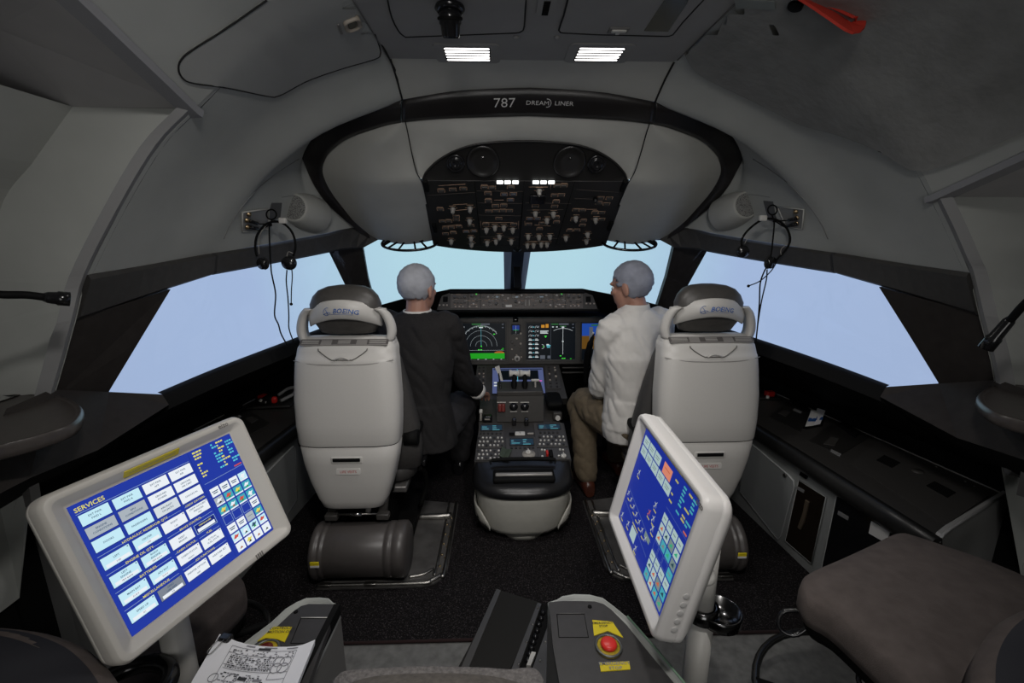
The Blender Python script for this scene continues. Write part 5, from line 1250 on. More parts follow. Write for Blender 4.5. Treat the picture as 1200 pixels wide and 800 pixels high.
# ================================================================== SIDE CONSOLES
FX = lambda y, z: 1.12+(1.95-y)*.085+(.5-z)*.2      # inner face of the right console
def side_console(sx, label):
    nm = 'left' if sx < 0 else 'right'
    m_ = (lambda p: V(p)) if sx > 0 else mirX
    t = thing('side_console', label, 'console', (sx*1.3, 1.7, 0))
    def ca(y): return V((1.10+(1.95-y)*.09, y, .58))          # inner top edge
    def cb(y): return V((1.44+(2.5-y)*.164, y, .58))          # outer top edge
    ys = [1.134, 1.3, 1.5, 1.95, 2.5, 2.95]; yo = [1.36, 1.45, 1.58, 1.95, 2.5, 2.95]
    top = [[m_(ca(y)), m_(lerp(ca(y), cb(z_), .5)), m_(cb(z_))] for y, z_ in zip(ys, yo)]
    mb = MB(); mb.grid(top, mat('console top', (.034, .032, .030), .5, noise=.1, nscale=50), smooth=False); mb.grid([[m_(cb(y)) for y in yo], [m_(cb(y)+V((.01, 0, .10))) for y in yo]], BLK, smooth=False)
    ct = obj('worktop', mb, t)
    mb = MB(); mb.tube([m_(cb(y)+V((-.004, 0, .003))) for y in yo], .0028, mat('edge strip', (.30, .29, .27), .4), 6); obj('edge_strip', mb, t)
    mb = MB(); rings = []
    for y in ys: rings.append([m_(ca(y)+V(p)) for p in ((.01, 0, .004), (-.012, 0, .002), (-.022, 0, -.014), (-.020, 0, -.05), (0, 0, -.075), (.03, 0, -.08))])
    mb.loft(rings, mat('nosing', (.012, .012, .012), .4), True); obj('nosing', mb, t)
    fp = [[m_((FX(y, z), y, z)) for y in ys] for z in (.52, .005)]
    mb = MB(); mb.grid(fp, mat('console face', (.30, .31, .305), .5, noise=.04, nscale=20), smooth=False); mb.grid([fp[1], [p+V((sx*.1, 0, 0)) for p in fp[1]]], BLK); fc = obj('front', mb, t)
    if True:
        e = ca(1.134); g_ = cb(1.36); q = [V((FX(1.134, 0), 1.134, .005)), V((g_.x+.02, 1.36, .005)), V((g_.x+.02, 1.36, .592)), V((lerp(e, g_, .15).x, lerp(e, g_, .15).y, .592)), V((lerp(e, g_, .05).x, lerp(e, g_, .05).y, .588)), V((lerp(e, g_, .01).x, lerp(e, g_, .01).y, .57)), V((e.x+.002, e.y, .52))]
        q = [m_(p) for p in q]; mb = MB(); mb.slab(q, mat('console end', (.27, .27, .265), .55), V((-sx*.006, .014, 0))); mb.tube(q[2:6], .004, mat('end rim', (.30, .30, .30), .5), 6); obj('end_panel', mb, t)
    FP0 = V((FX(1.95, .5), 1.95, .5)); a = V((FX(1, .5), 1, .5))-FP0; b = V((FX(1.95, 0), 1.95, 0))-FP0; FN = a.cross(b).normalized()
    if FN.x > 0: FN = -FN
    def fpx(x, y): return P(x, y, pl=(FP0, FN))
    def tpx(x, y): return P(x, y, Z=.58)
    def panel_on(pts, m, h, name, par, edge=None):
        """flat plate on the face or the top, measured on the right console"""
        pr = [m_(p) for p in pts]; n = (pts[1]-pts[0]).cross(pts[2]-pts[0]).normalized()
        if n.dot(CAM-pts[0]) < 0: n = -n
        n = V((sx*n.x, n.y, n.z)); mb = MB(); mb.slab([p+n*h for p in pr], m, -n*(h+.001))
        if edge: q = [p+n*h for p in pr]; mb.tube(q+[q[0]], .0022, edge, 6)
        return obj(name, mb, par), n
    FC = mat('console door', (.33, .345, .345), .45, noise=.03, nscale=20)
    # access door with rounded corners
    q = [fpx(*p) for p in ((868, 575), (873, 518), (876, 515), (925, 556), (931, 563), (932, 570), (916, 628), (913, 632))]
    panel_on(q, FC, .006, 'access_door', fc, mat('door edge', (.45, .46, .46), .4))
    mb = MB(); c = fpx(922, 556); mb.cyl(m_(c+FN*.006), m_(c+FN*.012), .008, MET, n=14); obj('door_latch', mb, fc)
    q = [fpx(*p) for p in ((942, 546), (950, 552), (946, 561), (938, 556))]; panel_on(q, BLKG, .006, 'socket', fc)
    # smoked pocket and the larger cabinet, in pale frames
    q = [fpx(*p) for p in ((937, 562), (969, 582), (952, 660), (921, 633))]; o, n = panel_on(q, DGLASS, .004, 'smoked_pocket', fc, mat('frame grey', (.27, .28, .275), .5))
    q = [fpx(*p) for p in ((983, 573), (1063, 622), (1030, 720), (963, 668))]; o, n = panel_on(q, BLKG, .004, 'dark_cabinet', fc, mat('frame grey', (.27, .28, .275), .5))
    q = [fpx(*p) for p in ((1023, 610), (1045, 622), (1041, 636), (1020, 624))]; q = [p+FN*.004 for p in q]; panel_on(q, WHT, .003, 'notice', fc)
    for a in (((935, 569), (944, 574), (943, 577), (934, 572)), ((984, 598), (996, 605), (995, 609), (983, 602))):
        q = [fpx(*p)+FN*.004 for p in a]; panel_on(q, mat('label dim', (.22, .22, .22), .5), .002, 'label', fc)
    q = [fpx(*p)+FN*.004 for p in ((946, 585), (950, 588), (944, 612), (940, 620), (937, 617), (943, 600))]; panel_on(q, mat('tan strap', (.10, .075, .05), .7), .006, 'strap', fc)
    # worktop fittings
    DK = mat('console module', (.020, .019, .018), .4)
    def top_on(pts, m, h, name, par=None, base=0): 
        return panel_on([tpx(*p)+V((0, 0, base)) for p in pts], m, h, name, par or ct)[0]
    if True:
        md = top_on([(900, 489), (922, 472), (951, 482), (938, 506), (925, 500)], DK, .003, 'module')
        top_on([(925, 470), (932, 468), (948, 478), (942, 481)], BLK, .015, 'module_lid')
        top_on([(912, 485), (918, 481), (926, 484), (921, 489)], PGRY, .006, 'knob_plate'); top_on([(931, 479), (940, 483), (938, 485), (929, 481)], mat('label dim', (.22, .22, .22), .5), .004, 'label')
        top_on([(948, 517), (975, 496), (1020, 512), (985, 533)], DK, .003, 'module')
        top_on([(982, 500), (988, 497), (1008, 509), (1002, 514)], BLK, .015, 'module_lid'); top_on([(965, 521), (973, 513), (983, 515), (978, 523)], PGRY, .006, 'knob_plate'); top_on([(974, 527), (986, 533), (984, 535), (973, 529)], mat('label dim', (.22, .22, .22), .5), .004, 'label')
        top_on([(939, 501), (945, 487), (957, 482), (967, 488), (964, 499), (945, 503)], BLK, .002, 'cup_well')
        top_on([(996, 543), (1030, 517), (1035, 516), (1155, 578), (1157, 582), (1108, 616)], mat('hatch', (.040, .038, .036), .5), .003, 'hatch')
        top_on([(1027, 540), (1036, 534), (1055, 543), (1045, 549)], BLK, .005, 'finger_slot'); top_on([(1085, 570), (1095, 565), (1120, 578), (1110, 584)], BLK, .005, 'finger_slot')
        c = tpx(1075, 553); mb = MB(); mb.lathe([(.020, .0), (.020, .006), (.0005, .006)], PGRY, m_(c), n=20); obj('hatch_lock', mb, ct)
        for x, y in ((1097, 547), (1131, 564), (1145, 588), (1142, 570)):
            c = m_(tpx(x, y)); mb = MB(); mb.lathe([(.004, 0), (.003, .003), (.0005, .003)], MET, c, n=8); obj('screw', mb, ct)
    return t, m_, tpx, ct
rc, mR, tpx, rct = side_console(1, 'long dark right side console with pale storage doors, below the right window')
lc, mL, _t, lct = side_console(-1, 'long dark left side console below the left window, behind the angled monitor')
# packets tucked in the cup well
pk = thing('paper_packets', 'white printed paper packets tucked in the right console well', 'packets', tpx(954, 495))
for k, (a, m) in enumerate(((((944, 501), (950, 488), (958, 490), (953, 500)), WHT), (((952, 500), (957, 486), (966, 489), (961, 498)), PAP))):
    q = [tpx(*p) for p in a]; q[1].z += .03; q[2].z += .03; q = [p+V((0, 0, .006)) for p in q]
    mb = MB(); mb.slab(q, m, V((0, .004, -.002))); mb.slab([lerp(q[0], q[1], .3)+V((0, -.003, .001)), lerp(q[0], q[1], .5)+V((0, -.003, .001)), lerp(q[3], q[2], .5)+V((0, -.003, .001)), lerp(q[3], q[2], .3)+V((0, -.003, .001))], BLU, V((0, .002, 0))); obj('packet', mb, pk)
# red guarded switch block on each console, and the coiled lead at left
c = tpx(901, 467); t = thing('switch_block', 'red switch on the right console beside the pilot seat', 'switch', c)
mb = MB(); mb.box(c+V((-.01, .02, .008)), (.12, .09, .014), PBLK, .004); obj('base', mb, t)
mb = MB(); mb.box(c+V((.0, .0, .03)), (.045, .035, .03), RED, .006); obj('switch', mb, t)
mb = MB(); mb.cyl(c+V((-.03, -.035, .015)), c+V((-.03, -.035, .03)), .008, WHP); obj('toggle', mb, t)
c = P(318, 474, Z=.59); t = thing('oxygen_mask_stowage', 'red and black mask stowage with a grey hose on the left console', 'mask box', c)
mb = MB(); mb.box(c+V((0, .02, .004)), (.22, .15, .012), PBLK, .004, Matrix.Rotation(.1, 3, 'Z')); obj('base', mb, t)
for dx, dy, m, s in ((-.045, .02, RED, (.05, .045, .04)), (.02, -.01, RED, (.035, .03, .035)), (-.005, .0, BLK, (.05, .06, .045)), (-.03, -.03, BLK, (.05, .04, .03))):
    mb = MB(); mb.box(c+V((dx, dy, .03)), s, m, .01, Matrix.Rotation(dx*8, 3, 'Z')); obj('lever' if m is RED else 'valve', mb, t)
mb = MB(); mb.cyl(c+V((-.01, -.035, .025)), c+V((-.03, -.05, .045)), .008, WHP); obj('valve', mb, t)
mb = MB(); mb.tube([c+V(p) for p in ((.01, .06, .03), (.05, .1, .055), (.10, .08, .06), (.11, .02, .05), (.07, -.04, .035))], .009, mat('hose grey', (.22, .22, .22), .5), 8, 16); obj('hose', mb, t)

# ================================================================== CORNER TABLES, LAMPS ON STALKS
TBL = mat('table laminate', (.058, .050, .046), .35, noise=.12, nscale=60); 
def table(sx, label):
    ctrl = [P(0, 458, Z=1.02), P(45, 460, Z=1.02), P(78, 464, Z=1.02), P(97, 476, Z=1.02), P(88, 494, Z=1.02), P(50, 508, Z=1.02), P(0, 521, Z=1.02)]
    e = [(p.x, p.y) for p in catmull(ctrl, 24)]
    o = [(-1.48, e[0][1]+.0), (-1.48, .35), (e[-1][0]-.05, .35)]
    pts = e[:]
    pts = pts+[(e[-1][0]+.02, .7), (e[-1][0]+.0, .4)]+[(-1.46, .4), (-1.46, e[0][1]-.02)]
    if sx > 0: pts = [(-x, y) for x, y in pts]
    t = thing('corner_table', label, 'table', (sx*1.35, .8, 1.0))
    cx, cy_ = sx*-1*-1.32, .85
    def sc_(k, z): return [(cx+(x-cx)*k, cy_+(y-cy_)*k, z) for x, y in pts]
    mb = MB(); mb.loft([sc_(.94, .985), sc_(.985, .988), sc_(1.0, .998), sc_(1.0, 1.008), sc_(.985, 1.018), sc_(.965, 1.02), sc_(.955, 1.017), sc_(.945, 1.017)], TBL, True, True); obj('tabletop', mb, t)
    mb = MB(); mb.slab([V((sx*1.36, 1.14, .98)), V((sx*1.46, 1.20, .98)), V((sx*1.47, 1.20, .70)), V((sx*1.42, 1.17, .70))], mat('bracket', (.16, .155, .15), .5), .02); obj('bracket', mb, t)
    return t
table(-1, 'dark rounded corner table at the left edge, under the gooseneck lamp')
table(1, 'dark rounded corner table at the right edge, beside the right console')
t = thing('gooseneck_lamp', 'black gooseneck lamp lying level across the left closet wall', 'lamp', P(0, 346, Y=1.0))
pts = [P(-40, 340, Y=.98), P(0, 345, Y=1.0), P(30, 345.5, Y=1.03), P(52, 348, Y=1.05)]
mb = MB(); mb.tube(pts, .0085, BLK, 10, 16); obj('stalk', mb, t)
mb = MB(); a, b = P(50, 348, Y=1.05), P(82, 350.5, Y=1.08); d = (b-a); mb.lathe([(.009, 0), (.013, .008), (.0145, d.length*.5), (.0165, d.length*.55), (.0165, d.length), (.012, d.length+.001), (.009, d.length-.006), (.0005, d.length-.006)], BLKG, a, d, 20); obj('head', mb, t)
mb = MB(); a = P(-40, 340, Y=.98); mb.tube([a, a+V((-.06, .04, .0)), V((-1.48, 1.05, a.z))], .01, BLK, 8, 8); obj('base', mb, t)
t = thing('gooseneck_lamp', 'black gooseneck lamp angled down at the right edge', 'lamp', P(1200, 355, Y=1.0))
pts = [P(1240, 335, Y=.98), P(1215, 345, Y=1.0), P(1200, 357, Y=1.02), P(1183, 376, Y=1.05)]
mb = MB(); mb.tube(pts, .0085, BLK, 10, 16); obj('stalk', mb, t)
mb = MB(); a, b = P(1185, 373, Y=1.05), P(1155, 408, Y=1.08); d = (b-a); mb.lathe([(.009, 0), (.012, .008), (.0135, d.length*.6), (.016, d.length*.65), (.0165, d.length), (.012, d.length+.001), (.009, d.length-.006), (.0005, d.length-.006)], BLKG, a, d, 20); obj('head', mb, t)
mb = MB(); a = P(1240, 335, Y=.98); mb.tube([a, a+V((.06, .04, .0)), V((1.49, 1.05, a.z))], .01, BLK, 8, 8); obj('base', mb, t)
# ================================================================== INSTRUCTOR MONITORS
SB = emis('monitor blue', (.016, .040, .35), 1.0); SBD = emis('monitor dark blue', (.008, .02, .20), 1.0)
SPB = emis('button pale blue', (.55, .82, .92), 1.0); SPW = emis('button white', (.82, .87, .92), 1.0); SGY = emis('button grey', (.40, .45, .50), 1.0); SDG = emis('button dark grey', (.20, .23, .28), 1.0)
STX = emis('screen ink', (.03, .08, .16), 1.0); SYT = emis('screen yellow text', (.75, .68, .12), 1.0); SCT = emis('screen cyan text', (.10, .55, .65), 1.0); SRT = emis('screen red text', (.6, .08, .06), 1.0); SLN = emis('screen line', (.35, .5, .65), 1.0); STL = emis('icon teal', (.05, .38, .48), 1.0)
RB = dict(b=emis('dim blue', (.010, .026, .27), 1.0), p=emis('dim button', (.36, .48, .48), 1.0), g=emis('dim grey', (.16, .22, .22), 1.0), y=emis('dim yellow', (.42, .38, .10), 1.0), c=emis('dim teal', (.06, .34, .40), 1.0), o=emis('salmon', (.62, .22, .14), 1.0), l=emis('dim line', (.12, .18, .36), 1.0), w=emis('dim white', (.42, .46, .44), 1.0), n=emis('dim green', (.03, .36, .18), 1.0), r=emis('dim red', (.5, .12, .06), 1.0), k=emis('dim ink', (.02, .06, .08), 1.0))
def monitor(label, C, u, v, W, H, BX, BT, depth, case, tilt):
    M = frame(C, u, v); t = thing('touch_monitor', label, 'monitor', M=M, group='instructor monitors')
    ow, oh = W+2*BX, H+2*BT; lipz = .019
    def rg(w_, h_, r, z): return [(x, y, z) for x, y in rr(0, 0, w_, h_, r, 6)]
    mb = MB(M)
    mb.loft([rg(W, H, .002, .0), rg(W+.010, H+.010, .004, .0005), rg(W+.012, H+.012, .004, .0015), rg(ow-.036, oh-.036, .015, lipz-.001), rg(ow-.033, oh-.033, .016, lipz), rg(ow-.014, oh-.014, .022, lipz), rg(ow-.011, oh-.011, .023, lipz-.001), rg(ow-.003, oh-.003, .027, lipz-.010), rg(ow, oh, .028, lipz-.014), rg(ow, oh, .028, -.022)], case, False)
    fr = obj('bezel', mb, t)
    mb = MB(M); mb.loft([rg(ow-.001, oh-.001, .028, -.0225), rg(ow-.003, oh-.003, .028, -depth*.7), rg(ow-.03, oh-.03, .04, -depth), rg(ow*.6, oh*.6, .04, -depth-.012)], case, True); bk = obj('back_shell', mb, t)
    return M, t, fr
def content(t, M, W, H):
    return MB(M @ Matrix.Translation((-W/2, -H/2, .0006)))
W_, H_m = .376, .301; lz_ = .0188
# ---- left: SERVICES page
ML, tL, frL = monitor('large beige touch monitor at left, facing right, showing the SERVICES page', V((-.8796, 1.0064, .7757)), V((.3261, .9453, -.0029)), V((-.3576, .1263, .9253)), W_, H_m, .045, .040, .055, MONB, 0)
mb = content(tL, ML, W_, H_m); mb.rect(0, 0, W_, H_m, SB)
def R_(mb, x0, y0, x1, y1, m, z): mb.rect(x0*W_, H_m*(1-y1), x1*W_, H_m*(1-y0), m, z)
def T_(mb, s, x, y, size, m, z=.0008, al='CENTER', sx=1.0): mb.text(s, (x*W_, H_m*(1-y), 0), size, m, z, al, sx=sx, bold=.012)
def hl(mb, x0, x1, y, m=SLN, z=.0003): R_(mb, x0, y-.0012, x1, y+.0012, m, z)
CX = (.025, .190, .355, .515); BWd = .145
T_(mb, 'SERVICES', .02, .045, .0135, SYT, al='LEFT'); hl(mb, .02, .66, .072)
rows3 = [(.085, .165), (.185, .265), (.285, .368)]
lab = [['EXT PWR\nFWD L', 'EXT PWR\nFWD R', 'EXT PWR\nAFT', 'EXT PWR\nAIR'], ['ENGINE\nCONDITIONS', 'APU\nCONDITIONS', 'GROUND\nPOWER', 'GROUND\nAIR CART'], ['DOORS', 'PASSENGERS', 'AIRCRAFT\nON JACKS', 'CHOCKS IN']]
def button(x, y0, y1, txt, col, field=None, w=BWd, mark=True):
    R_(mb, x-.002, y0-.003, x+w+.003, y1+.005, SBD, .0002); R_(mb, x, y0, x+w, y1, col, .0004)
    ls = txt.split('\n'); h = (y1-y0); c0 = y0+h*(.36 if field else .5)
    for i, s in enumerate(ls): T_(mb, s, x+w/2, c0+(i-(len(ls)-1)/2)*.025, .0058, STX)
    if field:
        R_(mb, x+.012, y0+h*.64, x+w-.012, y1-h*.08, SPW, .0006); T_(mb, field, x+w/2, y0+h*.79, .0048, STX)
    if mark: R_(mb, x+w-.012, y0+.006, x+w-.006, y0+.014, STX, .0008)
for r, (y0, y1) in enumerate(rows3):
    for c in range(4):
        col = SGY if (r, c) in ((1, 0), (1, 1)) else (SPB if c < 2 else SPW)
        if (r, c) == (2, 2): col = emis('button ice', (.66, .72, .76), 1.0)
        button(CX[c], y0, y1, lab[r][c], col, mark=False)
gt = [('HYDRAULIC RESERVOIR QTY', .02, .49, .395), ('ENGINE OIL QTY', .02, .33, .535), ('BATTERIES', .02, .33, .675), ('MISCELLANEOUS', .02, .33, .815)]
for s, x0, x1, y in gt:
    hl(mb, x0, x1, y+.004); cxx = (x0+x1)/2+.02; R_(mb, cxx-.011*len(s)*.5*.9, y-.012, cxx+.011*len(s)*.5*.9, y+.014, SB, .0005); T_(mb, s, cxx, y, .0075, SYT)
gr = [(.42, .505), (.56, .645), (.70, .785), (.84, .925)]
for (y0, y1), a, b in zip(gr, (('LEFT', '1.00'), ('LEFT\nENGINE', '18.0 quarts'), ('MAIN BAT', '31.0 V'), ('SPEED UP', 'X1')), (('CENTER', '1.00'), ('RIGHT\nENGINE', '18.0 quarts'), ('APU BAT', '31.0 V'), ('ZERO\nLIFE SIZE', '0.0'))):
    button(CX[0], y0, y1, a[0], SPB, a[1]); button(CX[1], y0, y1, b[0], SDG if 'ZERO' in b[0] else SPB, b[1])
button(CX[2], .42, .505, 'RIGHT', SPW, '1.00')
for s, c, y in (('CREW OXYGEN', 3, .395), ('BRAKE CONTROL', 2.5, .535), ('CABIN STATUS', 2, .675), ('FUEL', 3, .675), ('IOS FUNCTIONS', 2.5, .815)):
    x0 = CX[2] if c < 3 else CX[3]; x1 = CX[2]+BWd if c == 2 else CX[3]+BWd; hl(mb, x0, x1, y+.004); cxx = (x0+x1)/2; R_(mb, cxx-.0045*len(s)-.006, y-.012, cxx+.0045*len(s)+.006, y+.014, SB, .0005); T_(mb, s, cxx, y, .0068, SYT)
button(CX[3], .42, .505, 'CREW OXYGEN\nPRESSURE', SPW, '1850')
button(CX[2], .56, .645, 'RESET\nBRAKES', SPW); R_(mb, CX[3], .565, CX[3]+BWd, .645, SBD, .0002)
outl = (CX[3], .565, CX[3]+BWd, .645)
for a in ((outl[0], outl[1], outl[2], outl[1]+.004), (outl[0], outl[3]-.004, outl[2], outl[3]), (outl[0], outl[1], outl[0]+.003, outl[3]), (outl[2]-.003, outl[1], outl[2], outl[3])): R_(mb, *a, SLN, .0004)
R_(mb, CX[3]+.012, .606, CX[3]+BWd-.012, .634, SPW, .0006); T_(mb, 'TEMPERATURE', CX[3]+BWd/2, .587, .005, SYT)
button(CX[2], .70, .785, 'CABIN STATUS', SPW, 'READY'); button(CX[3], .70, .785, 'ACTUAL\nFUEL STATE', SPW)
button(CX[2], .84, .925, 'PRINTER OPTION', SPW, 'OFF'); button(CX[3], .84, .925, 'WEATHER SET', SPW, 'ON')
# upper right status text
R_(mb, .672, .005, .674, .99, SBD, .0002)
rnd = random.Random(11)
for r in range(9):
    y = .02+.027*r
    for x0, m in ((.70, SYT), (.835, SCT), (.875, SYT), (.94, SCT)):
        if rnd.random() < .22: continue
        x = x0
        for w_c in range(rnd.randint(1, 3)):
            w_ = rnd.uniform(.010, .022); R_(mb, x, y, x+w_, y+.014, m, .0004); x += w_+.004
R_(mb, .93, .285, .99, .297, SRT, .0004); hl(mb, .69, .99, .31)
# icon grid
gx = [.70+.0745*i for i in range(4)]; gy = [.37+.0885*i for i in range(7)]
for r in range(7):
    for c in range(4):
        x, y = gx[c], gy[r]; x1, y1 = x+.064, y+.076
        if r == 3 and c < 3:
            for a in ((x, y, x1, y+.003), (x, y1-.003, x1, y1), (x, y, x+.002, y1), (x1-.002, y, x1, y1)): R_(mb, *a, SLN, .0004)
            continue
        if (r == 0 and c < 3) or (r, c) in ((3, 3), (4, 0), (4, 1)):
            R_(mb, x, y, x1, y1, SPW, .0004); R_(mb, x+.01, y+.028, x1-.01, y+.036, STX, .0006); R_(mb, x+.014, y+.044, x1-.016, y+.052, STX, .0006); continue
        if (r, c) == (4, 2): R_(mb, x, y, x1, y1, SGY, .0004); R_(mb, x+.012, y+.03, x1-.012, y+.036, SDG, .0006); continue
        base = {0: SPB, 1: STL, 2: STL, 4: STL, 5: SPB, 6: SPW}.get(r, STL)
        if (r, c) == (1, 0): base = SGY
        R_(mb, x, y, x1, y1-.012, base, .0004); R_(mb, x, y1-.012, x1, y1, SPW, .0004)
        m2 = rnd.choice((SPW, SRT, SYT, STX, SPW)); k = (x+x1)/2*W_; l_ = H_m*(1-(y+.032)); s_ = .009
        p = [(k-s_, l_-.003, .0007), (k+s_*.2, l_-.005, .0007), (k+s_, l_+.004, .0007), (k+s_*.3, l_+.003, .0007), (k-s_*.2, l_+.006, .0007)]
        mb.face(p, m2); m3 = rnd.choice((SPW, S_ORB, S_BLK, S_GRN)); mb.face([(k-s_*.6, l_-.008, .0008), (k+s_*.5, l_-.007, .0008), (k+s_*.1, l_-.002, .0008)], m3)
sL = obj('screen', mb, tL, recalc=False)
MS = ML @ frame((-.0185, H_m/2+.0140, .0105), (1, 0, 0), (0, .016, .0175)); mb = MB(MS); mb.rrect(0, 0, .125, .0185, .001, -.001, .0012, YEL)
mb.text('A PLEASE LOGIN/OUT BEFORE TRAINING', (0, 0, .0012), .0062, INKG, .0005, sx=.9); lblL = obj('label_strip', mb, frL, 'yellow label strip')
mb = MB(ML); mb.text('eizo', (W_/2-.02, H_m/2+.028, lz_), .018, mat('mark grey', (.16, .15, .14), .5), .001, bold=.02); obj('maker_mark', mb, frL)
mb = MB(ML)
for k in range(4): mb.box((.10+.006*k, -H_m/2-.028, lz_), (.0035, .012, .002), mat('mark grey', (.16, .15, .14), .5))
obj('power_mark', mb, frL)
# pole
PLx, PLy = -.957, 1.0
mb = MB(); mb.cyl((PLx, PLy, .0), (PLx, PLy, .70), .034, WHP, n=28); mb.lathe([(.07, 0), (.07, .01), (.05, .016), (.036, .03)], WHP, (PLx, PLy, 0)); obj('pole', mb, tL)
mb = MB(); pb_ = ML @ V((0, 0, -.06)); mb.tube([V((PLx, PLy, .66)), V((PLx, PLy, .74)), pb_], .03, WHP, 16, 10); obj('neck', mb, tL)

# ---- right: airfield page
MRt, tR, frR = monitor('white touch monitor at right, turned left and seen edge-on, showing an airfield map', V((.279, 1.0435, .7531)), V((-.0101, -.9998, -.0161)), V((.2152, -.0179, .9764)), W_, H_m, .044, .036, .058, MONW, 0)
mb = content(tR, MRt, W_, H_m); mb.rect(0, 0, W_, H_m, RB['b'])
def plane_icon(mb, x, y, s, m, a=-.5):
    k, l_ = x*W_, H_m*(1-y); ca, sa = math.cos(a), math.sin(a)
    def tr(px, py): return (k+s*(px*ca-py*sa), l_+s*(px*sa+py*ca), .0007)
    mb.face([tr(-.08, -1), tr(.08, -1), tr(.09, .8), tr(0, 1), tr(-.09, .8)], m); mb.face([tr(-.9, -.25), tr(-.08, .05), tr(-.08, .35)], m); mb.face([tr(.9, -.25), tr(.08, .35), tr(.08, .05)], m); mb.face([tr(-.35, -1), tr(.35, -1), tr(0, -.6)], m)
# two columns of pale buttons along the top left, a salmon one, status text top right
for r in range(2):
    for c in range(5):
        if r == 0 and c > 2: continue
        x = .03+.125*c+(.0 if r else .0); y = (.055 if r == 0 else .155)
        R_(mb, x, y, x+.115, y+.088, RB['p'], .0004); R_(mb, x+.02, y+.03, x+.09, y+.038, RB['g'], .0006); R_(mb, x+.025, y+.05, x+.08, y+.058, RB['g'], .0006)
R_(mb, .455, .045, .60, .145, RB['o'], .0005); R_(mb, .48, .08, .57, .09, RB['r'], .0007)
for r in range(8):
    for x0, k in ((.66, 'y'), (.78, 'c'), (.86, 'y'), (.92, 'c')):
        if rnd.random() < .2: continue
        R_(mb, x0, .03+.03*r, x0+rnd.uniform(.03, .07), .046+.03*r, RB[k], .0004)
R_(mb, .93, .29, .98, .305, RB['r'], .0004); hl(mb, .66, .99, .32, RB['l'])
for i in range(7): plane_icon(mb, .05+.08*i, .68+.012*i, .011, RB['w'])
for i in range(6): R_(mb, .06+.08*i, .725+.012*i, .10+.08*i, .738+.012*i, RB['y'], .0005)
for x, y, k in ((.47, .54, 'r'), (.52, .42, 'w'), (.55, .53, 'w'), (.58, .60, 'w'), (.06, .92, 'w'), (.21, .89, 'w'), (.44, .94, 'w'), (.12, .40, 'w')): plane_icon(mb, x, y, .012, RB[k])
for x, y in ((.45, .585), (.51, .465), (.54, .575), (.57, .645), (.05, .96), (.19, .935), (.42, .98), (.10, .445)): R_(mb, x, y, x+.05, y+.012, RB['y'], .0005)
seg(mb, .04*W_, H_m*.36, .62*W_, H_m*.29, RB['l'], .001); seg(mb, .04*W_, H_m*.22, .62*W_, H_m*.15, RB['l'], .001); R_(mb, .50, .70, .60, .75, RB['g'], .0004)
R_(mb, .28, .84, .39, .95, RB['p'], .0005); R_(mb, .27, .815, .40, .827, RB['y'], .0005)
gx = [.66+.083*i for i in range(4)]; gy = [.37+.0885*i for i in range(7)]
for r in range(7):
    for c in range(4):
        x, y = gx[c], gy[r]; x1, y1 = x+.072, y+.076
        if r == 3 and c < 3:
            for a in ((x, y, x1, y+.003), (x, y1-.003, x1, y1), (x, y, x+.002, y1), (x1-.002, y, x1, y1)): R_(mb, *a, RB['l'], .0004)
            continue
        base = RB['p'] if r in (0, 4) else rnd.choice((RB['p'], RB['c'], RB['p'], RB['g'])); R_(mb, x, y, x1, y1, base, .0004)
        if r in (1, 2, 5, 6):
            k, l_ = (x+x1)/2*W_, H_m*(1-(y+.035)); s_ = .009; mb.face([(k-s_, l_-.005, .0007), (k+s_*.8, l_-.004, .0007), (k+s_*.3, l_+.006, .0007)], rnd.choice((RB['w'], RB['r'], RB['n'], RB['k'], RB['g'])))
        else: R_(mb, x+.015, y+.03, x1-.02, y+.04, RB['g'], .0006)
obj('screen', mb, tR, recalc=False)
MS = MRt @ frame((.035, H_m/2+.0125, .0105), (1, 0, 0), (0, .0125, .0175)); mb = MB(MS); mb.rrect(0, 0, .15, .0165, .001, -.001, .0012, YEL); mb.text('A PLEASE LOGIN/OUT BEFORE TRAINING', (0, 0, .0012), .0065, INKG, .0005, sx=.98); obj('label_strip', mb, frR, 'yellow label strip')
mb = MB(MRt); mb.text('eizo', (W_/2+.028, H_m/2+.012, lz_), .02, mat('mark grey', (.16, .15, .14), .5), .001, bold=.02); obj('maker_mark', mb, frR)
for k in range(5):
    mb = MB(MRt); x, y = W_/2+.044+.0005, -H_m/2+.015+.022*k
    mb.lathe([(.0075, 0), (.0075, .0015), (.006, .002), (.0005, .002)], mat('button ring', (.5, .49, .48), .4), (x-.001, y, -.012), (1, 0, 0), 16); obj('side_button', mb, frR)
PRx, PRy = .440, 1.045
mb = MB(); mb.cyl((PRx, PRy, 0), (PRx, PRy, .42), .034, WHP, n=28); mb.lathe([(.07, 0), (.07, .01), (.05, .016), (.036, .03)], WHP, (PRx, PRy, 0)); mb.cyl((PRx, PRy, .42), (PRx, PRy, .70), .029, WHP, n=28); obj('pole', mb, tR)
mb = MB(); pb_ = MRt @ V((0, 0, -.065)); mb.tube([V((PRx, PRy, .66)), V((PRx, PRy, .73)), lerp(V((PRx, PRy, .75)), pb_, .6), pb_], .03, WHP, 16, 10); obj('neck', mb, tR)
mb = MB(); c = P(822, 622, X=.42); mb.sphere(MRt @ V((.19, -.02, -.065)), .022, WHP); obj('rear_knob', mb, tR)
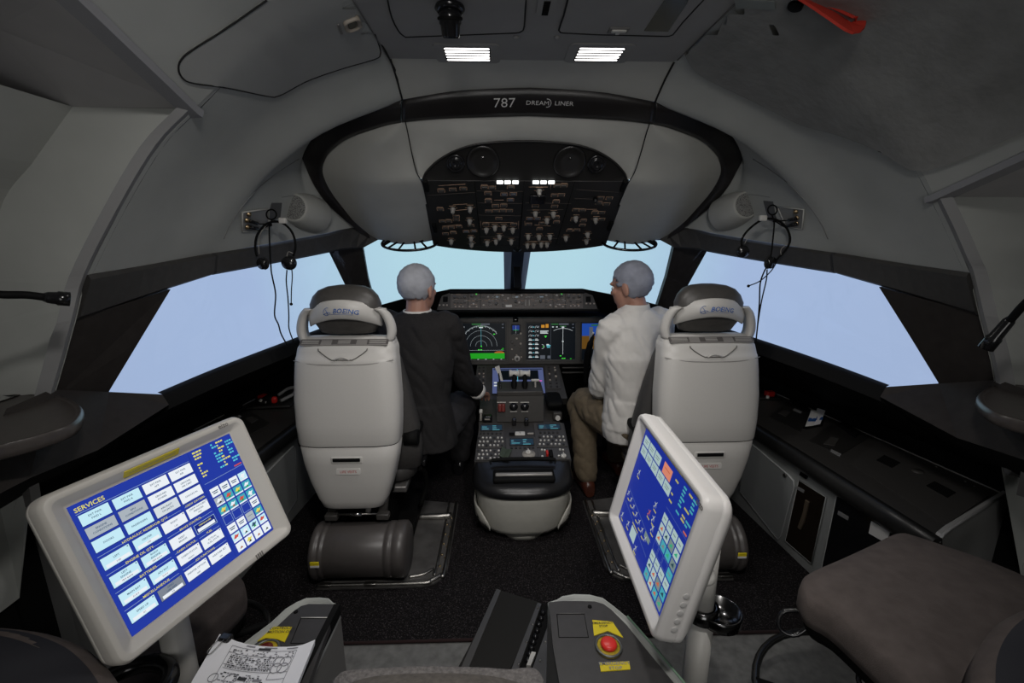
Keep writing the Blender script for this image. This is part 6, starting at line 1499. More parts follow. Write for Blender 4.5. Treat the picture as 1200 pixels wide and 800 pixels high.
# dark metal cup ring round the right pole
t = thing('cup_holder', 'dark polished cup ring clamped round the right monitor pole', 'cup holder', (PRx, PRy, .40))
mb = MB(); c = V((PRx+.045, PRy-.01, .435)); mb.lathe([(.052, -.018), (.056, -.016), (.058, .012), (.056, .016), (.052, .016), (.050, -.012), (.0005, -.013)], mat('dark chrome', (.10, .10, .10), .18, 1), c, (0, 0, 1), 36); obj('cup_ring', mb, t)
mb = MB(); mb.lathe([(.036, -.02), (.044, -.018), (.044, .018), (.0345, .02)], mat('dark chrome', (.10, .10, .10), .18, 1), (PRx, PRy, .44), (0, 0, 1), 32, False); obj('clamp', mb, t)

# ================================================================== INSTRUCTOR SIDE PEDESTALS
ZB = .45
def zb(x, y, z=ZB): return P(x, y, Z=z)
def side_box(rim, top, label, side_in):
    t = thing('instructor_pedestal', label, 'pedestal', (sum(p.x for p in top)/len(top), .8, 0), group='instructor pedestals')
    mb = MB(); mb.slab([p+V((0, 0, -.012)) for p in rim], BOXS, V((0, 0, -.03))); mb.loft([[V((p.x, p.y, ZB-.04)) for p in rim], [V((p.x, p.y, .0)) for p in rim]], BOXB, True, False); body = obj('body', mb, t)
    mb = MB(); cen = sum(rim, V((0, 0, 0)))/len(rim)
    rr_ = [lerp(p, cen, .035) for p in rim]
    mb.loft([[p+V((0, 0, -.013)) for p in rim], [lerp(p, cen, -.004)+V((0, 0, -.002)) for p in rim], [lerp(p, cen, .012)+V((0, 0, .004)) for p in rim], [lerp(p, cen, .03)+V((0, 0, .003)) for p in rim], [rr_[i]+V((0, 0, -.008)) for i in range(len(rim))]], BOXS, True, True); obj('rim', mb, t)
    mb = MB(); mb.slab([p+V((0, 0, .006)) for p in top], BOXT, V((0, 0, -.02))); tp = obj('top_plate', mb, t)
    return t, tp
rimR = [zb(*p) for p in [(642, 706), (652, 703), (658, 699), (672, 696.5), (690, 697), (706, 701), (718, 710), (735, 724), (765, 758), (800, 800), (850, 862), (900, 940)]]
rimR += [V((rimR[-1].x, .42, ZB)), V((.04, .42, ZB))]
topR = [zb(*p) for p in [(643, 707.5), (660, 706), (680, 706), (697, 706.5), (707, 709.5), (716, 716), (734, 734), (762, 769), (790, 803), (838, 864), (880, 930)]]
topR += [V((topR[-1].x, .45, ZB)), V((.05, .45, ZB)), zb(655, 800), zb(648, 760)]
tR_, tpR = side_box(rimR, topR, 'right instructor pedestal with a red emergency stop button on its dark top', -1)
rimL = [zb(*p) for p in [(398, 709), (391, 706.5), (386, 701.5), (375, 700.5), (360, 701), (348, 706), (335, 714), (318, 730), (290, 751), (250, 785), (200, 830), (150, 890)]]
rimL += [V((rimL[-1].x, .42, ZB)), zb(345, 850)]
rimL[-1] = V((zb(352, 800).x-.01, .42, ZB))
topL = [zb(*p) for p in [(396, 710), (380, 709.5), (362, 709.5), (353, 712), (343, 719), (326, 735), (300, 756), (262, 788), (215, 833), (170, 890)]]
topL += [V((topL[-1].x, .45, ZB)), V((zb(352, 800).x, .45, ZB)), zb(362, 802), zb(380, 752)]
tL_, tpL = side_box(rimL[::-1], topL[::-1], 'left instructor pedestal under the printed papers', 1)
def plate(pts, m, h, name, par, label=None, base=.006):
    q = [zb(x, y, ZB) for x, y in pts]; n = V((0, 0, 1)); mb = MB(); mb.slab([p+V((0, 0, base+h)) for p in q], m, V((0, 0, -h-.001))); return obj(name, mb, par, label)
def ztext(s, px, py, size, par, m=INK, rot=0, base=.009, sx=1):
    c = zb(px, py); mb = MB(Matrix.Translation((c.x, c.y, ZB+base)) @ Matrix.Rotation(rot, 4, 'Z')); mb.text(s, (0, 0, 0), size, m, .0006, bold=.008, sx=sx); return obj('lettering', mb, par)
# right: hatch outline, labels, gold ring, red mushroom button, screw
q = [zb(*p) for p in ((652.5, 721.5), (684.5, 721.5), (689.5, 749), (655, 749))]
mb = MB(); qq = [p+V((0, 0, .0065)) for p in q]; mb.tube(qq+[qq[0]], .0012, BLK, 4); mb.tube([qq[0]+V((0, .001, .0008)), qq[1]+V((0, .001, .0008))], .0008, GRYP, 4); obj('hatch_line', mb, tpR)
s1 = plate([(694, 729), (717.5, 731), (723.5, 740), (730, 749.5), (712, 742), (696, 747.5)], YEL, .002, 'warning_label', tpR, 'yellow warning label'); ztext('EMERGENCY\nSTOP', 706.5, 735, .0095, s1)
s2 = plate([(702, 779.5), (737, 777.5), (738.5, 787), (704, 789.5)], YEL, .002, 'warning_label', tpR, 'yellow warning label'); ztext('EMERGENCY\nSTOP', 720.5, 783.5, .0115, s2, INKG, sx=1.15)
c = zb(713, 761); mb = MB(); mb.lathe([(.031, .004), (.031, .009), (.029, .011), (.0005, .011)], GOLD, (c.x, c.y, ZB), n=36); mb.torus((c.x, c.y+.001, ZB+.011), (0, 0, 1), .0305, .003, mat('collar grey', (.16, .17, .16), .35, .6)); st_ = obj('stop_collar', mb, tpR, 'gold ring')
mb = MB(); mb.lathe([(.012, .010), (.012, .012), (.019, .013), (.0205, .017), (.019, .022), (.014, .025), (.0005, .0255)], mat('stop red', (.72, .035, .025), .35), (c.x, c.y, ZB), n=32); obj('stop_button', mb, tpR, 'red mushroom stop button')
c = zb(691, 713); mb = MB(); mb.lathe([(.006, .006), (.005, .009), (.0005, .009)], BLK, (c.x, c.y, ZB), n=14); obj('screw', mb, tpR)
mb = MB(); mb.tube([p+V((0, 0, .0055)) for p in rimR[7:12]], .003, mat('green strip', (.22, .34, .24), .4), 6); obj('green_strip', mb, tR_)
# left
q = [zb(*p) for p in ((353, 726.5), (383.5, 726.5), (376, 756), (341, 756))]
mb = MB(); qq = [p+V((0, 0, .0065)) for p in q]; mb.tube(qq+[qq[0]], .0012, BLK, 4); mb.tube([qq[0]+V((0, .001, .0008)), qq[1]+V((0, .001, .0008))], .0014, WHP, 4); obj('hatch_line', mb, tpL)
s3 = plate([(321, 737), (342.5, 737), (334, 755), (325, 751.5), (312, 750), (302, 754)], YEL, .002, 'warning_label', tpL, 'yellow warning label'); ztext('CONTROLS &\nMOTION OFF', 330, 741.5, .0105, s3)
c = zb(311, 767); mb = MB(); mb.lathe([(.031, .004), (.031, .009), (.029, .011), (.0005, .011)], GOLD, (c.x, c.y, ZB), n=36); mb.torus((c.x, c.y+.001, ZB+.011), (0, 0, 1), .0305, .003, mat('collar grey', (.16, .17, .16), .35, .6)); obj('stop_collar', mb, tpL, 'gold ring')
mb = MB(); mb.lathe([(.012, .010), (.012, .012), (.019, .013), (.019, .018), (.0005, .019)], DRED, (c.x, c.y, ZB), n=28); obj('stop_button', mb, tpL)
c = zb(347, 719); mb = MB(); mb.lathe([(.006, .006), (.005, .009), (.0005, .009)], BLK, (c.x, c.y, ZB), n=14); obj('screw', mb, tpL)
mb = MB(); a, b = zb(397, 710), zb(352, 800); mb.slab([a+V((.004, 0, .008)), b+V((.004, 0, .008)), b+V((-.012, 0, .008)), a+V((-.012, 0, .008))], BLK, V((0, 0, -.035))); obj('edge_cap', mb, tL_)

# ================================================================== PAPERS
ZP = ZB+.036
ps = [P(*p, Z=ZP) for p in ((257, 744), (280, 752), (305, 756.5), (328, 757.5), (350, 756), (369, 753))]
pe = [P(*p, Z=ZP) for p in ((218, 808), (243, 818), (268, 822), (295, 824), (320, 822), (343, 816))]
ps[-1].z += .010; pe[-1].z += .006; ps[0].z += .004
t = thing('paper_stack', 'printed white sheets held by a black binder clip on the left instructor pedestal', 'papers', (ps[2]+pe[2])/2)
for k in range(3):
    dz = V((.0015*(1-k), .001*k, -.0065*k-.0005)); g = [catmull([p+dz for p in ps], 12), catmull([lerp(p, q, .5)+dz for p, q in zip(ps, pe)], 12), catmull([p+dz for p in pe], 12)]
    mb = MB(); mb.grid([[p for p in r] for r in g], PAP); b2 = [[p-V((0, 0, .005)) for p in r] for r in g]
    mb.loft([g[0]+g[2][::-1], b2[0]+b2[2][::-1]], PAP, False, False); sh = obj('sheet', mb, t)
    if k == 0: top_sheet = sh
C0, C1, C2, C3 = ps[0], ps[-1], pe[-1], pe[0]
def pp_(u, v_):
    a = catmull(ps, 20)[min(20, int(u*20))]; a = lerp(catmull(ps, 20)[int(u*19.99)], catmull(ps, 20)[int(u*19.99)+1], u*19.99-int(u*19.99)); b = lerp(catmull(pe, 20)[int(u*19.99)], catmull(pe, 20)[int(u*19.99)+1], u*19.99-int(u*19.99))
    return lerp(a, b, v_)+V((.0015, 0, .0012))
def pline(mb, u0, v0, u1, v1, th, m):
    n = max(1, int(abs(u1-u0)*12))
    for i in range(n):
        a, b = pp_(u0+(u1-u0)*i/n, v0+(v1-v0)*i/n), pp_(u0+(u1-u0)*(i+1)/n, v0+(v1-v0)*(i+1)/n)
        d = (b-a); w_ = V((-d.y, d.x, 0)).normalized()*th/2; mb.face([a-w_, b-w_, b+w_, a+w_], m)
mb = MB(); rnd = random.Random(21)
for (u0, v0, u1, v1) in ((.16, .10, .80, .10), (.16, .10, .16, .95), (.80, .10, .80, .95), (.16, .22, .80, .22), (.18, .50, .80, .50), (.62, .22, .62, .62), (.62, .62, .80, .62), (.16, .44, .62, .44)): pline(mb, u0, v0, u1, v1, .0012, INKG)
for r in range(18):
    v_ = .125+.034*r; u = .19
    if .48 < v_ < .54: continue
    umax = .60 if v_ > .22 else .78
    while u < umax:
        w_ = rnd.uniform(.008, .03); 
        if rnd.random() < (.85 if .24 < v_ < .48 else .45): pline(mb, u, v_, min(u+w_, umax), v_, .0024, INK if rnd.random() < .4 else INKG)
        u += w_+.008
for u, v_, r_ in ((.66, .3, .012), (.73, .3, .012), (.66, .42, .012), (.73, .42, .012), (.15, .70, .010), (.30, .66, .013)):
    pts = [pp_(u, v_)+V((r_*math.cos(a), r_*math.sin(a), .0006)) for a in [2*PI*i/16 for i in range(17)]]; mb.tube(pts, .0008, INKG, 4)
pline(mb, .40, .075, .52, .075, .006, INK); pline(mb, .28, .045, .36, .045, .003, INKG); pline(mb, .45, .04, .58, .04, .003, INKG); pline(mb, .68, .05, .80, .05, .003, INKG)
pline(mb, .36, .63, .44, .63, .008, INK); pline(mb, .50, .64, .58, .64, .006, INKG)
obj('print', mb, top_sheet)
mb = MB(); c = pp_(.07, .03); d = (C1-C0).normalized(); R = Matrix.Rotation(math.atan2(d.y, d.x)-.1, 3, 'Z'); mb.box(c+V((0, 0, -.006)), (.030, .022, .024), BLKG, .004, R)
mb.tube([c+R @ V(p) for p in ((-.008, -.01, .007), (-.010, -.035, .005), (-.006, -.048, .004), (.002, -.048, .004), (.004, -.035, .005), (.006, -.01, .007))], .0011, MET, 6, 14); obj('binder_clip', mb, t)

# ================================================================== FLOOR TRACK BETWEEN THE PEDESTALS
t = thing('floor_track', 'black floor plate with metal seat rails between the two instructor pedestals', 'track', P(590, 745, Z=.02))
def zp(x, y, z): return P(x, y, Z=z)
mb = MB(); mb.slab([zp(585, 691, .03), zp(633, 706, .03), zp(590, 802, .03), zp(526, 802, .03)], mat('track plate', (.012, .011, .009), .55, spec=.3), V((0, 0, -.022))); obj('plate', mb, t)
def railp(pts, m, z=.034, h=.02, name='rail'):
    mb = MB(); mb.slab([zp(x, y, z) for x, y in pts], m, V((0, 0, -h))); return obj(name, mb, t)
RAIL = mat('rail grey', (.12, .115, .11), .4, .6)
railp([(582, 689.5), (587, 691.5), (541, 802), (531, 802)], RAIL); r2 = railp([(630, 706), (634.5, 707), (601, 802), (592, 802)], RAIL, .038, .026)
railp([(635, 707), (645, 708), (640, 802), (602, 802)], BLK, .02, .008, 'slot'); r3 = railp([(643, 730), (646, 732), (641, 802), (617, 802)], RAIL, .036, .02)
railp([(623, 763), (628, 764), (622, 779.5), (617, 779)], WHP, .035, .02, 'white_block')
mk = MB(); mk.lathe([(.004, 0), (.004, .003), (.0005, .003)], MET, n=8); SCW = proto('screw', mk)
for x, y in ((630.5, 712), (624, 731), (617, 752), (608, 778)): new(SCW, 'screw', r2, Matrix.Translation(zp(x, y, .038)))
for x, y in ((639, 752), (633, 774)): new(SCW, 'screw', r3, Matrix.Translation(zp(x, y, .036)))
mb = MB()
for k in range(9): mb.sphere(zp(636-k*2.2, 718+k*7, .022), .012, BLKG, 8)
obj('cable_chain', mb, t)

# ================================================================== OBSERVER STOOLS
def cushion(mb, pts, z1, th, m, puff=.02):
    c = sum(pts, V((0, 0, 0)))/len(pts); n = len(pts)
    def L(k, z): return [V((c.x+(p.x-c.x)*k, c.y+(p.y-c.y)*k, z)) for p in pts]
    mb.loft([L(.9, z1-th), L(.975, z1-th*.96), L(1.0, z1-th*.7), L(1.0, z1-th*.35), L(.985, z1-th*.1), L(.95, z1), L(.8, z1+puff*.4), L(.5, z1+puff*.9), L(.1, z1+puff)], m, True)
ZS = .5
cpx = smooth2([(937, 683), (939, 676), (948, 668), (985, 652), (1020, 636), (1045, 624), (1058, 621.5), (1070, 624), (1110, 637), (1170, 658), (1240, 690), (1262, 720), (1230, 800), (1150, 860), (1110, 845), (1080, 810), (1050, 782), (1010, 745), (975, 715), (948, 700), (937, 683)], 60)[:-1]
cpl = smooth2([(180, 792), (205, 768), (238, 742), (262, 718), (280, 700), (287, 688), (284, 676), (268, 664), (230, 652), (160, 646), (90, 665), (30, 720), (40, 800), (120, 832), (180, 792)], 60)[:-1]
def stool(sx, label):
    m_ = (lambda p: V(p)) if sx > 0 else mirX
    ZS = .60 if sx > 0 else .34; RG = .285 if sx > 0 else .17
    pts = [P(x, y, Z=ZS) for x, y in (cpx if sx > 0 else cpl)]
    for p in pts:
        if sx < 0: p.x = max(p.x, -1.12)
    c = sum(pts, V((0, 0, 0)))/len(pts)
    t = thing('observer_stool', label, 'stool', (c.x, c.y, 0), group='observer stools')
    mb = MB(); cushion(mb, pts, ZS, .085, FAB); obj('seat', mb, t)
    mb = MB(); pts2 = [V((c.x+(p.x-c.x)*.9, c.y+(p.y-c.y)*.9, 0)) for p in pts]; mb.loft([[p+V((0, 0, ZS-.12)) for p in pts2], [p+V((0, 0, ZS-.08)) for p in pts2]], BLK); obj('seat_base', mb, t)
    mb = MB(); mb.cyl((c.x, c.y, .02), (c.x, c.y, ZS-.11), .04, BLKG, n=20); mb.lathe([(RG-.03, 0), (RG-.03, .014), (RG-.07, .022), (.05, .05)], BLKG, (c.x, c.y, .0)); obj('column', mb, t)
    mb = MB(); mb.torus((c.x, c.y, .2), (0, 0, 1), RG, .011, mat('ring chrome', (.06, .06, .06), .2, .8), 40, 8); obj('foot_ring', mb, t)
    for k in range(3):
        a = 2*PI*k/3+(.6 if sx > 0 else PI-.6); mb = MB(); mb.cyl((c.x, c.y, .2), (c.x+RG*math.cos(a), c.y+RG*math.sin(a), .2), .012, BLK); obj('spoke', mb, t)
    # adjusting levers under the front edge
    for dx, dy in ((-.19, .06), (-.10, -.10)):
        mb = MB(); q = V((c.x+sx*dx, c.y+dy, ZS-.10)); mb.tube([q, q+V((-sx*.05, .02, -.02)), q+V((-sx*.07, .0, -.05)), q+V((-sx*.04, -.02, -.055)), q+V((0, -.02, -.02))], .006, BLKG, 8, 14); obj('lever', mb, t)
    # round-shouldered backrest at the outer aft side
    b = [m_(P(x, y, Z=z+(.08 if sx > 0 else 0))) for x, y, z in ((1147, 806, .58), (1150, 775, .59), (1163, 748, .60), (1185, 728, .62), (1225, 712, .63), (1290, 705, .63))]
    mb = MB(); e = catmull(b, 20); back = [p+V((sx*.06, -.16, .10)) for p in e]
    mb.loft([[p+V((-sx*.012, .012, -.06)), p+V((-sx*.006, .006, .0)), p+V((sx*.008, -.008, .02)), p+V((sx*.03, -.03, .03))] for p in e], FAB, True, True, True); bt = obj('backrest_edge', mb, t)
    mb = MB(); mb.grid([[p+V((sx*.012, -.012, .022)) for p in e], [p+V((sx*.07, -.08, .05)) for p in e], [p+V((sx*.09, -.14, -.05)) for p in e], [p+V((sx*.03, -.05, -.06)) for p in e]], mat('backrest cloth', (.022, .022, .028), .8)); obj('backrest', mb, t)
    return t
stool(1, 'brown cloth stool at lower right in front of the right console')
stool(-1, 'brown cloth stool at lower left, mostly hidden behind the left monitor')
# instructor chair whose back shows along the bottom edge
t = thing('instructor_chair', 'grey fleece covered chair showing only its top along the bottom edge', 'chair', (-.19, .5, 0))
e0_ = [P(x, y, Z=.5) for x, y in ((388, 792), (398, 785), (430, 782), (470, 780), (505, 779), (540, 780), (575, 781), (600, 783), (620, 781), (634, 783), (640, 795))]
e0_ = catmull(e0_, 30); pts = e0_+[V((e0_[-1].x-.0, .60, .5)), V((e0_[-1].x-.06, .40, .5)), V((e0_[0].x+.06, .40, .5)), V((e0_[0].x, .60, .5))]
mb = MB(); cushion(mb, pts, .5, .10, FABG, .004); obj('seat', mb, t)
b = [P(x, y, Z=.56) for x, y in ((392, 812), (410, 800), (440, 792), (480, 789), (530, 788.5), (570, 791), (600, 797), (625, 806), (640, 815))]
e = catmull(b, 24); mb = MB(); mb.grid([[p+V((0, .02, -.06)) for p in e], [p+V((0, .008, -.01)) for p in e], e, [p+V((0, -.03, .012)) for p in e], [p+V((0, -.08, .01)) for p in e], [p+V((0, -.10, -.06)) for p in e]], mat('tan cloth', (.13, .115, .10), .9, noise=.2, nscale=80, bump=.4, bscale=300)); obj('backrest', mb, t)
mb = MB(); mb.cyl((-.2, .55, .02), (-.2, .55, .41), .04, BLKG); mb.lathe([(.22, 0), (.22, .014), (.05, .05)], BLKG, (-.2, .55, 0)); obj('column', mb, t)
# glossy black ring at the lower left
c = P(146, 812, Z=.42); t = thing('hand_wheel', 'glossy black round ring at the lower left edge beside the pole', 'wheel', c)
mb = MB(); mb.torus(c, (0, .1, 1), .085, .020, BLKG, 40, 12); obj('rim', mb, t)
mb = MB(); mb.cyl(c+V((0, 0, -.41)), c, .02, BLK); obj('stem', mb, t)
mb = MB(); mb.tube([c+V((-.085, 0, 0)), c+V((.085, 0, 0))], .01, BLK); obj('spoke', mb, t)

# ================================================================== SPEAKERS, JACKS, HEADSETS
def cheek(sx):
    tree = BL if sx < 0 else BR
    L = lambda x, y: (x, y) if sx < 0 else (1232.5-x, y-1)
    return tree, L
def speaker(sx, label):
    if sx < 0: bpx, gpx = (360, 249), (344, 243)
    else: bpx, gpx = (858, 247), (875, 240)
    tree = BL if sx < 0 else BR
    b = on(tree, *bpx, 0); g = P(*gpx, Y=b.y-.105); ax = (g-b).normalized(); L = (g-b).length
    t = thing('cockpit_speaker', label, 'speaker', b)
    mb = MB(); mb.lathe([(.082, -.06), (.081, 0), (.076, L*.35), (.067, L*.72), (.060, L*.93), (.055, L*1.0), (.051, L*.99)], LINF, b, ax, 36, False); mb.lathe([(.082, -.06), (.0005, -.06)], LINF, b, ax, 36, False); obj('housing', mb, t)
    mb = MB(); mb.lathe([(.053, L*.985), (.035, L*1.01), (.0005, L*1.02)], GRL, b, ax, 32, False); obj('grille', mb, t)
    # jack plate
    t2 = thing('jack_plate', 'recessed headset jack plate in the %s lining beside its speaker' % ('left' if sx < 0 else 'right'), 'jack plate', on(tree, *( (300, 256) if sx < 0 else (936, 252))))
    if sx < 0: q = [(283, 248), (283, 271), (302, 270), (314, 268), (314, 244)]; slot = [(318, 237.5), (330, 237.5), (328, 254), (321, 258), (313, 256)]; jk = [(290, 250), (288, 257), (288.5, 265)]
    else: q = [(912, 242), (922, 265), (941, 268), (943, 245), (925, 243)]; slot = [(895, 235), (906, 236), (909, 252), (912, 261), (901, 258)]; jk = [(934, 247), (935, 254.5), (934.5, 261)]
    mb = MB(); patch(mb, tree, q, mat('jack recess', (.24, .24, .235), .5), .001, .0015, 10); pl_ = obj('plate', mb, t2)
    mb = MB(); qq = [on(tree, x, y, .004) for x, y in q+[q[0]]]; mb.tube([p for p in qq if p], .003, LINF, 6); obj('rim', mb, pl_)
    mb = MB(); patch(mb, tree, slot, mat('slot recess', (.10, .10, .10), .5), .001, .0015, 10); obj('slot', mb, t2)
    nb = (on(tree, jk[1][0], jk[1][1], .02)-on(tree, jk[1][0], jk[1][1], 0)).normalized()
    for x, y in jk:
        p = on(tree, x, y, .003); mb = MB(); mb.lathe([(.010, 0), (.010, .004), (.006, .006), (.006, .010), (.0005, .010)], BRS, p, nb, 16); obj('socket', mb, t2)
    return nb
nL = speaker(-1, 'grey speaker pod with a mesh face in the left lining by the jacks'); nR = speaker(1, 'grey speaker pod with a mesh face in the right lining by the jacks')
def headset(sx, YP, label, cable_label):
    o = (270, 220) if sx < 0 else (840, 220); k = 4.0 if sx < 0 else 4.444
    Q = lambda x, y, d=0: P(o[0]+x/k, o[1]+y/k, Y=YP+d)
    tree = BL if sx < 0 else BR
    if sx < 0:
        band = [(125, 322), (117, 285), (120, 240), (135, 205), (165, 172), (205, 158), (245, 165), (280, 195), (300, 235), (305, 280), (295, 320)]; cups = [(150, 355, 26, .5), (273, 352, 30, 0)]; clip = (246, 154)
        inner = [[(135, 310), (132, 260), (140, 215), (165, 180)], [(298, 310), (272, 300), (262, 330)]]
        boom = [(288, 380), (290, 420), (286, 480), (285, 545)]; lead = [(265, 385), (262, 440), (270, 520), (274, 600), (275, 660), (297, 725)]
        cable = [(190, 175), (182, 200), (190, 370), (197, 420), (212, 500), (207, 595), (225, 640), (238, 685), (268, 740)]
        plugs = [((74, 148), (115, 158)), ((76, 178), (118, 183))]; hook = (190, 170); loop = (192, 125)
    else:
        band = [(130, 300), (130, 270), (150, 235), (185, 200), (225, 172), (270, 160), (318, 170), (360, 205), (380, 250), (376, 295), (345, 340), (310, 375)]; cups = [(137, 330, 30, 0), (280, 388, 32, .6)]; clip = (240, 158)
        inner = [[(145, 290), (155, 265), (130, 255)], [(370, 290), (335, 320), (335, 355)]]
        boom = [(320, 370), (285, 430), (225, 485), (165, 511)]; lead = [(262, 425), (258, 480), (235, 580), (218, 680), (208, 760), (206, 800)]
        cable = [(300, 175), (295, 240), (278, 370), (245, 440), (226, 500), (222, 600), (216, 680), (205, 790)]
        plugs = [((430, 152), (385, 158)), ((430, 182), (375, 190))]; hook = (298, 170); loop = (290, 115)
    t = thing('headset', label, 'headset', Q(*hook)); 
    mb = MB(); mb.tube([Q(*p) for p in band], .0045, BLK, 8, 40); bd = obj('headband', mb, t)
    mb = MB(); mb.box(Q(*clip, -.004), (.028, .018, .022), WHP, .004); obj('tag', mb, bd, 'white tag')
    for x, y, r, tw in cups:
        c = Q(x, y); ax = V((tw*(-1 if sx < 0 else 1), -1, 0)).normalized(); R = r/k/FPX*(YP*1.02)
        mb = MB(); mb.lathe([(.0005, -.014), (R*.7, -.014), (R, -.006), (R, .006), (R*.8, .012), (.0005, .014)], BLKG, c, ax, 24); obj('ear_cup', mb, t)
        mb = MB(); mb.torus(c-ax*.008, ax, R*.8, R*.28, mat('foam', (.012, .012, .012), .9), 24, 8); obj('ear_pad', mb, t)
    for q in inner:
        mb = MB(); mb.tube([Q(*p, -.002) for p in q], .0014, KNB, 5, 10); obj('wire_yoke', mb, t)
    mb = MB(); mb.tube([Q(*p, -.01) for p in boom], .0022, BLK, 6, 16); mb.sphere(Q(*boom[-1], -.01), .006, BLK, 10); obj('boom_microphone', mb, t)
    mb = MB(); mb.tube([Q(*p, .0) for p in lead], .0026, BLK, 6, 24); obj('lead', mb, t)
    mb = MB(); mb.tube([Q(*p, .004) for p in cable], .003, BLK, 6, 40); obj('cable', mb, t)
    hp = on(tree, o[0]+hook[0]/k, o[1]+hook[1]/k, .0)
    for a, b in plugs:
        pa = on(tree, o[0]+a[0]/k, o[1]+a[1]/k, .012); pb = on(tree, o[0]+b[0]/k, o[1]+b[1]/k, .022)
        mb = MB(); mb.cyl(pa, lerp(pa, pb, .75), .0065, BLKG, n=12); mb.tube([lerp(pa, pb, .7), pb, Q(*hook, .0)], .0026, BLK, 6, 12); obj('plug', mb, t, 'black jack plug')
    # wall hook
    mb = MB(); mb.tube([hp, Q(*hook, .0)+V((0, 0, -.004)), Q(*hook, -.012)+V((0, 0, .004))], .004, BLK, 8, 10); obj('hook', mb, t)
    mb = MB(); c = Q(*loop); mb.torus(c, (0, -1, .2), .019, .003, BLK, 20, 6); mb.tube([c+V((0, 0, -.019)), Q(*hook)], .003, BLK, 6); obj('cable_loop', mb, t)
yl = on(BL, 317, 262, 0).y; yr = on(BR, 908, 258, 0).y
headset(-1, min(yl, 1.9)-.06, 'black headset hanging against the left window, boom hanging straight down', '')
headset(1, min(yr, 1.9)-.06, 'black headset hanging against the right window, boom pointing left', '')
# curved crease of the cheek panel on the lining
for sx, tree in ((-1, BL), (1, BR)):
    q = smooth2([(262, 280), (270, 262), (285, 240), (305, 218), (328, 200), (350, 186)], 20)
    q2 = smooth2([(330, 231), (350, 228), (372, 229), (384, 235), (398, 250)], 14)
    if sx > 0:
        q = [(1232.5-x, y) for x, y in q]; q2 = [(1232.5-x, y) for x, y in q2]
    seam('trim_9', tree, q, .0016, 0, mat('crease', (.22, .22, .215), .6)); seam('trim_9', tree, q2, .0012, 0, mat('crease', (.22, .22, .215), .6))
# ================================================================== PEOPLE
from mathutils import noise as mnoise
def ell(c, r, f, hw_, hd, n=24, e=2.3):
    """super-ellipse section, r and f are unit vectors (to the right, to the front)"""
    out = []
    for i in range(n):
        a = 2*PI*i/n; x, y = math.cos(a), math.sin(a)
        out.append(V(c)+r*(hw_*(1 if x >= 0 else -1)*abs(x)**(2/e))+f*(hd*(1 if y >= 0 else -1)*abs(y)**(2/e)))
    return out
def limb(mb, pts, rad, m, n=14, sm=18):
    p = catmull(pts, sm); k = len(rad)-1; rs = []
    for i in range(sm+1):
        t_ = i/sm*k; j = min(int(t_), k-1); rs.append(rad[j]+(rad[j+1]-rad[j])*(t_-j))
    mb.tube(p, rs, m, n)
    mb.sphere(p[0], rs[0]*.98, m, 14); mb.sphere(p[-1], rs[-1]*.98, m, 14)
def fuse(mb, vox, it=3, wr=0, wf=18, ws=(1, 1, .45), keep=None):
    """join overlapping closed pieces into one continuous skin, smooth it, add cloth folds"""
    me = bpy.data.meshes.new('f'); mb.bm.to_mesh(me); mb.bm.free(); o = bpy.data.objects.new('f', me); COL.objects.link(o)
    r = o.modifiers.new('r', 'REMESH'); r.mode = 'VOXEL'; r.voxel_size = vox
    if it: s = o.modifiers.new('s', 'SMOOTH'); s.factor = .5; s.iterations = it
    dg = bpy.context.evaluated_depsgraph_get(); m2 = bpy.data.meshes.new_from_object(o.evaluated_get(dg))
    bpy.data.objects.remove(o); bpy.data.meshes.remove(me)
    out = MB(); out.bm.from_mesh(m2); out.mats = mb.mats; bpy.data.meshes.remove(m2)
    for f in out.bm.faces: f.smooth = True; f.material_index = 0
    if wr:
        out.bm.normal_update()
        for v in out.bm.verts:
            p = v.co; q = V((p.x*ws[0], p.y*ws[1], p.z*ws[2]))*wf
            d = abs(mnoise.noise(q+V((p.z*9, 0, p.x*5))))-.25
            v.co = p+v.normal*wr*d*2
    return out
def head_pts(mb, M, m):
    """skull, jaw, nose, ears, brow, lips as overlapping closed forms; face along +y"""
    MM = mb.M; mb.M = M
    mb.sphere((0, -.012, .028), 1, m, 28, (.076, .094, .088))
    mb.sphere((0, .028, -.028), 1, m, 24, (.062, .062, .082))
    mb.sphere((0, .052, -.085), 1, m, 18, (.034, .030, .026))
    mb.sphere((0, .075, .028), 1, m, 16, (.050, .016, .012))
    mb.loft([[(-.007, .080, .022), (.007, .080, .022), (.005, .072, .03), (-.005, .072, .03)], [(-.013, .082, -.022), (.013, .082, -.022), (.006, .110, -.014), (-.006, .110, -.014)], [(-.012, .080, -.030), (.012, .080, -.030), (.006, .098, -.028), (-.006, .098, -.028)]], m, True, True)
    mb.sphere((0, .082, -.052), 1, m, 14, (.024, .010, .005)); mb.sphere((0, .080, -.062), 1, m, 14, (.021, .010, .006))
    for s in (-1, 1):
        mb.sphere((s*.078, -.008, -.008), 1, m, 14, (.009, .020, .033), Matrix.Rotation(s*.3, 3, 'Z') @ Matrix.Rotation(-.15, 3, 'X'))
        mb.sphere((s*.036, .060, -.012), 1, m, 14, (.024, .020, .020))
    mb.M = MM
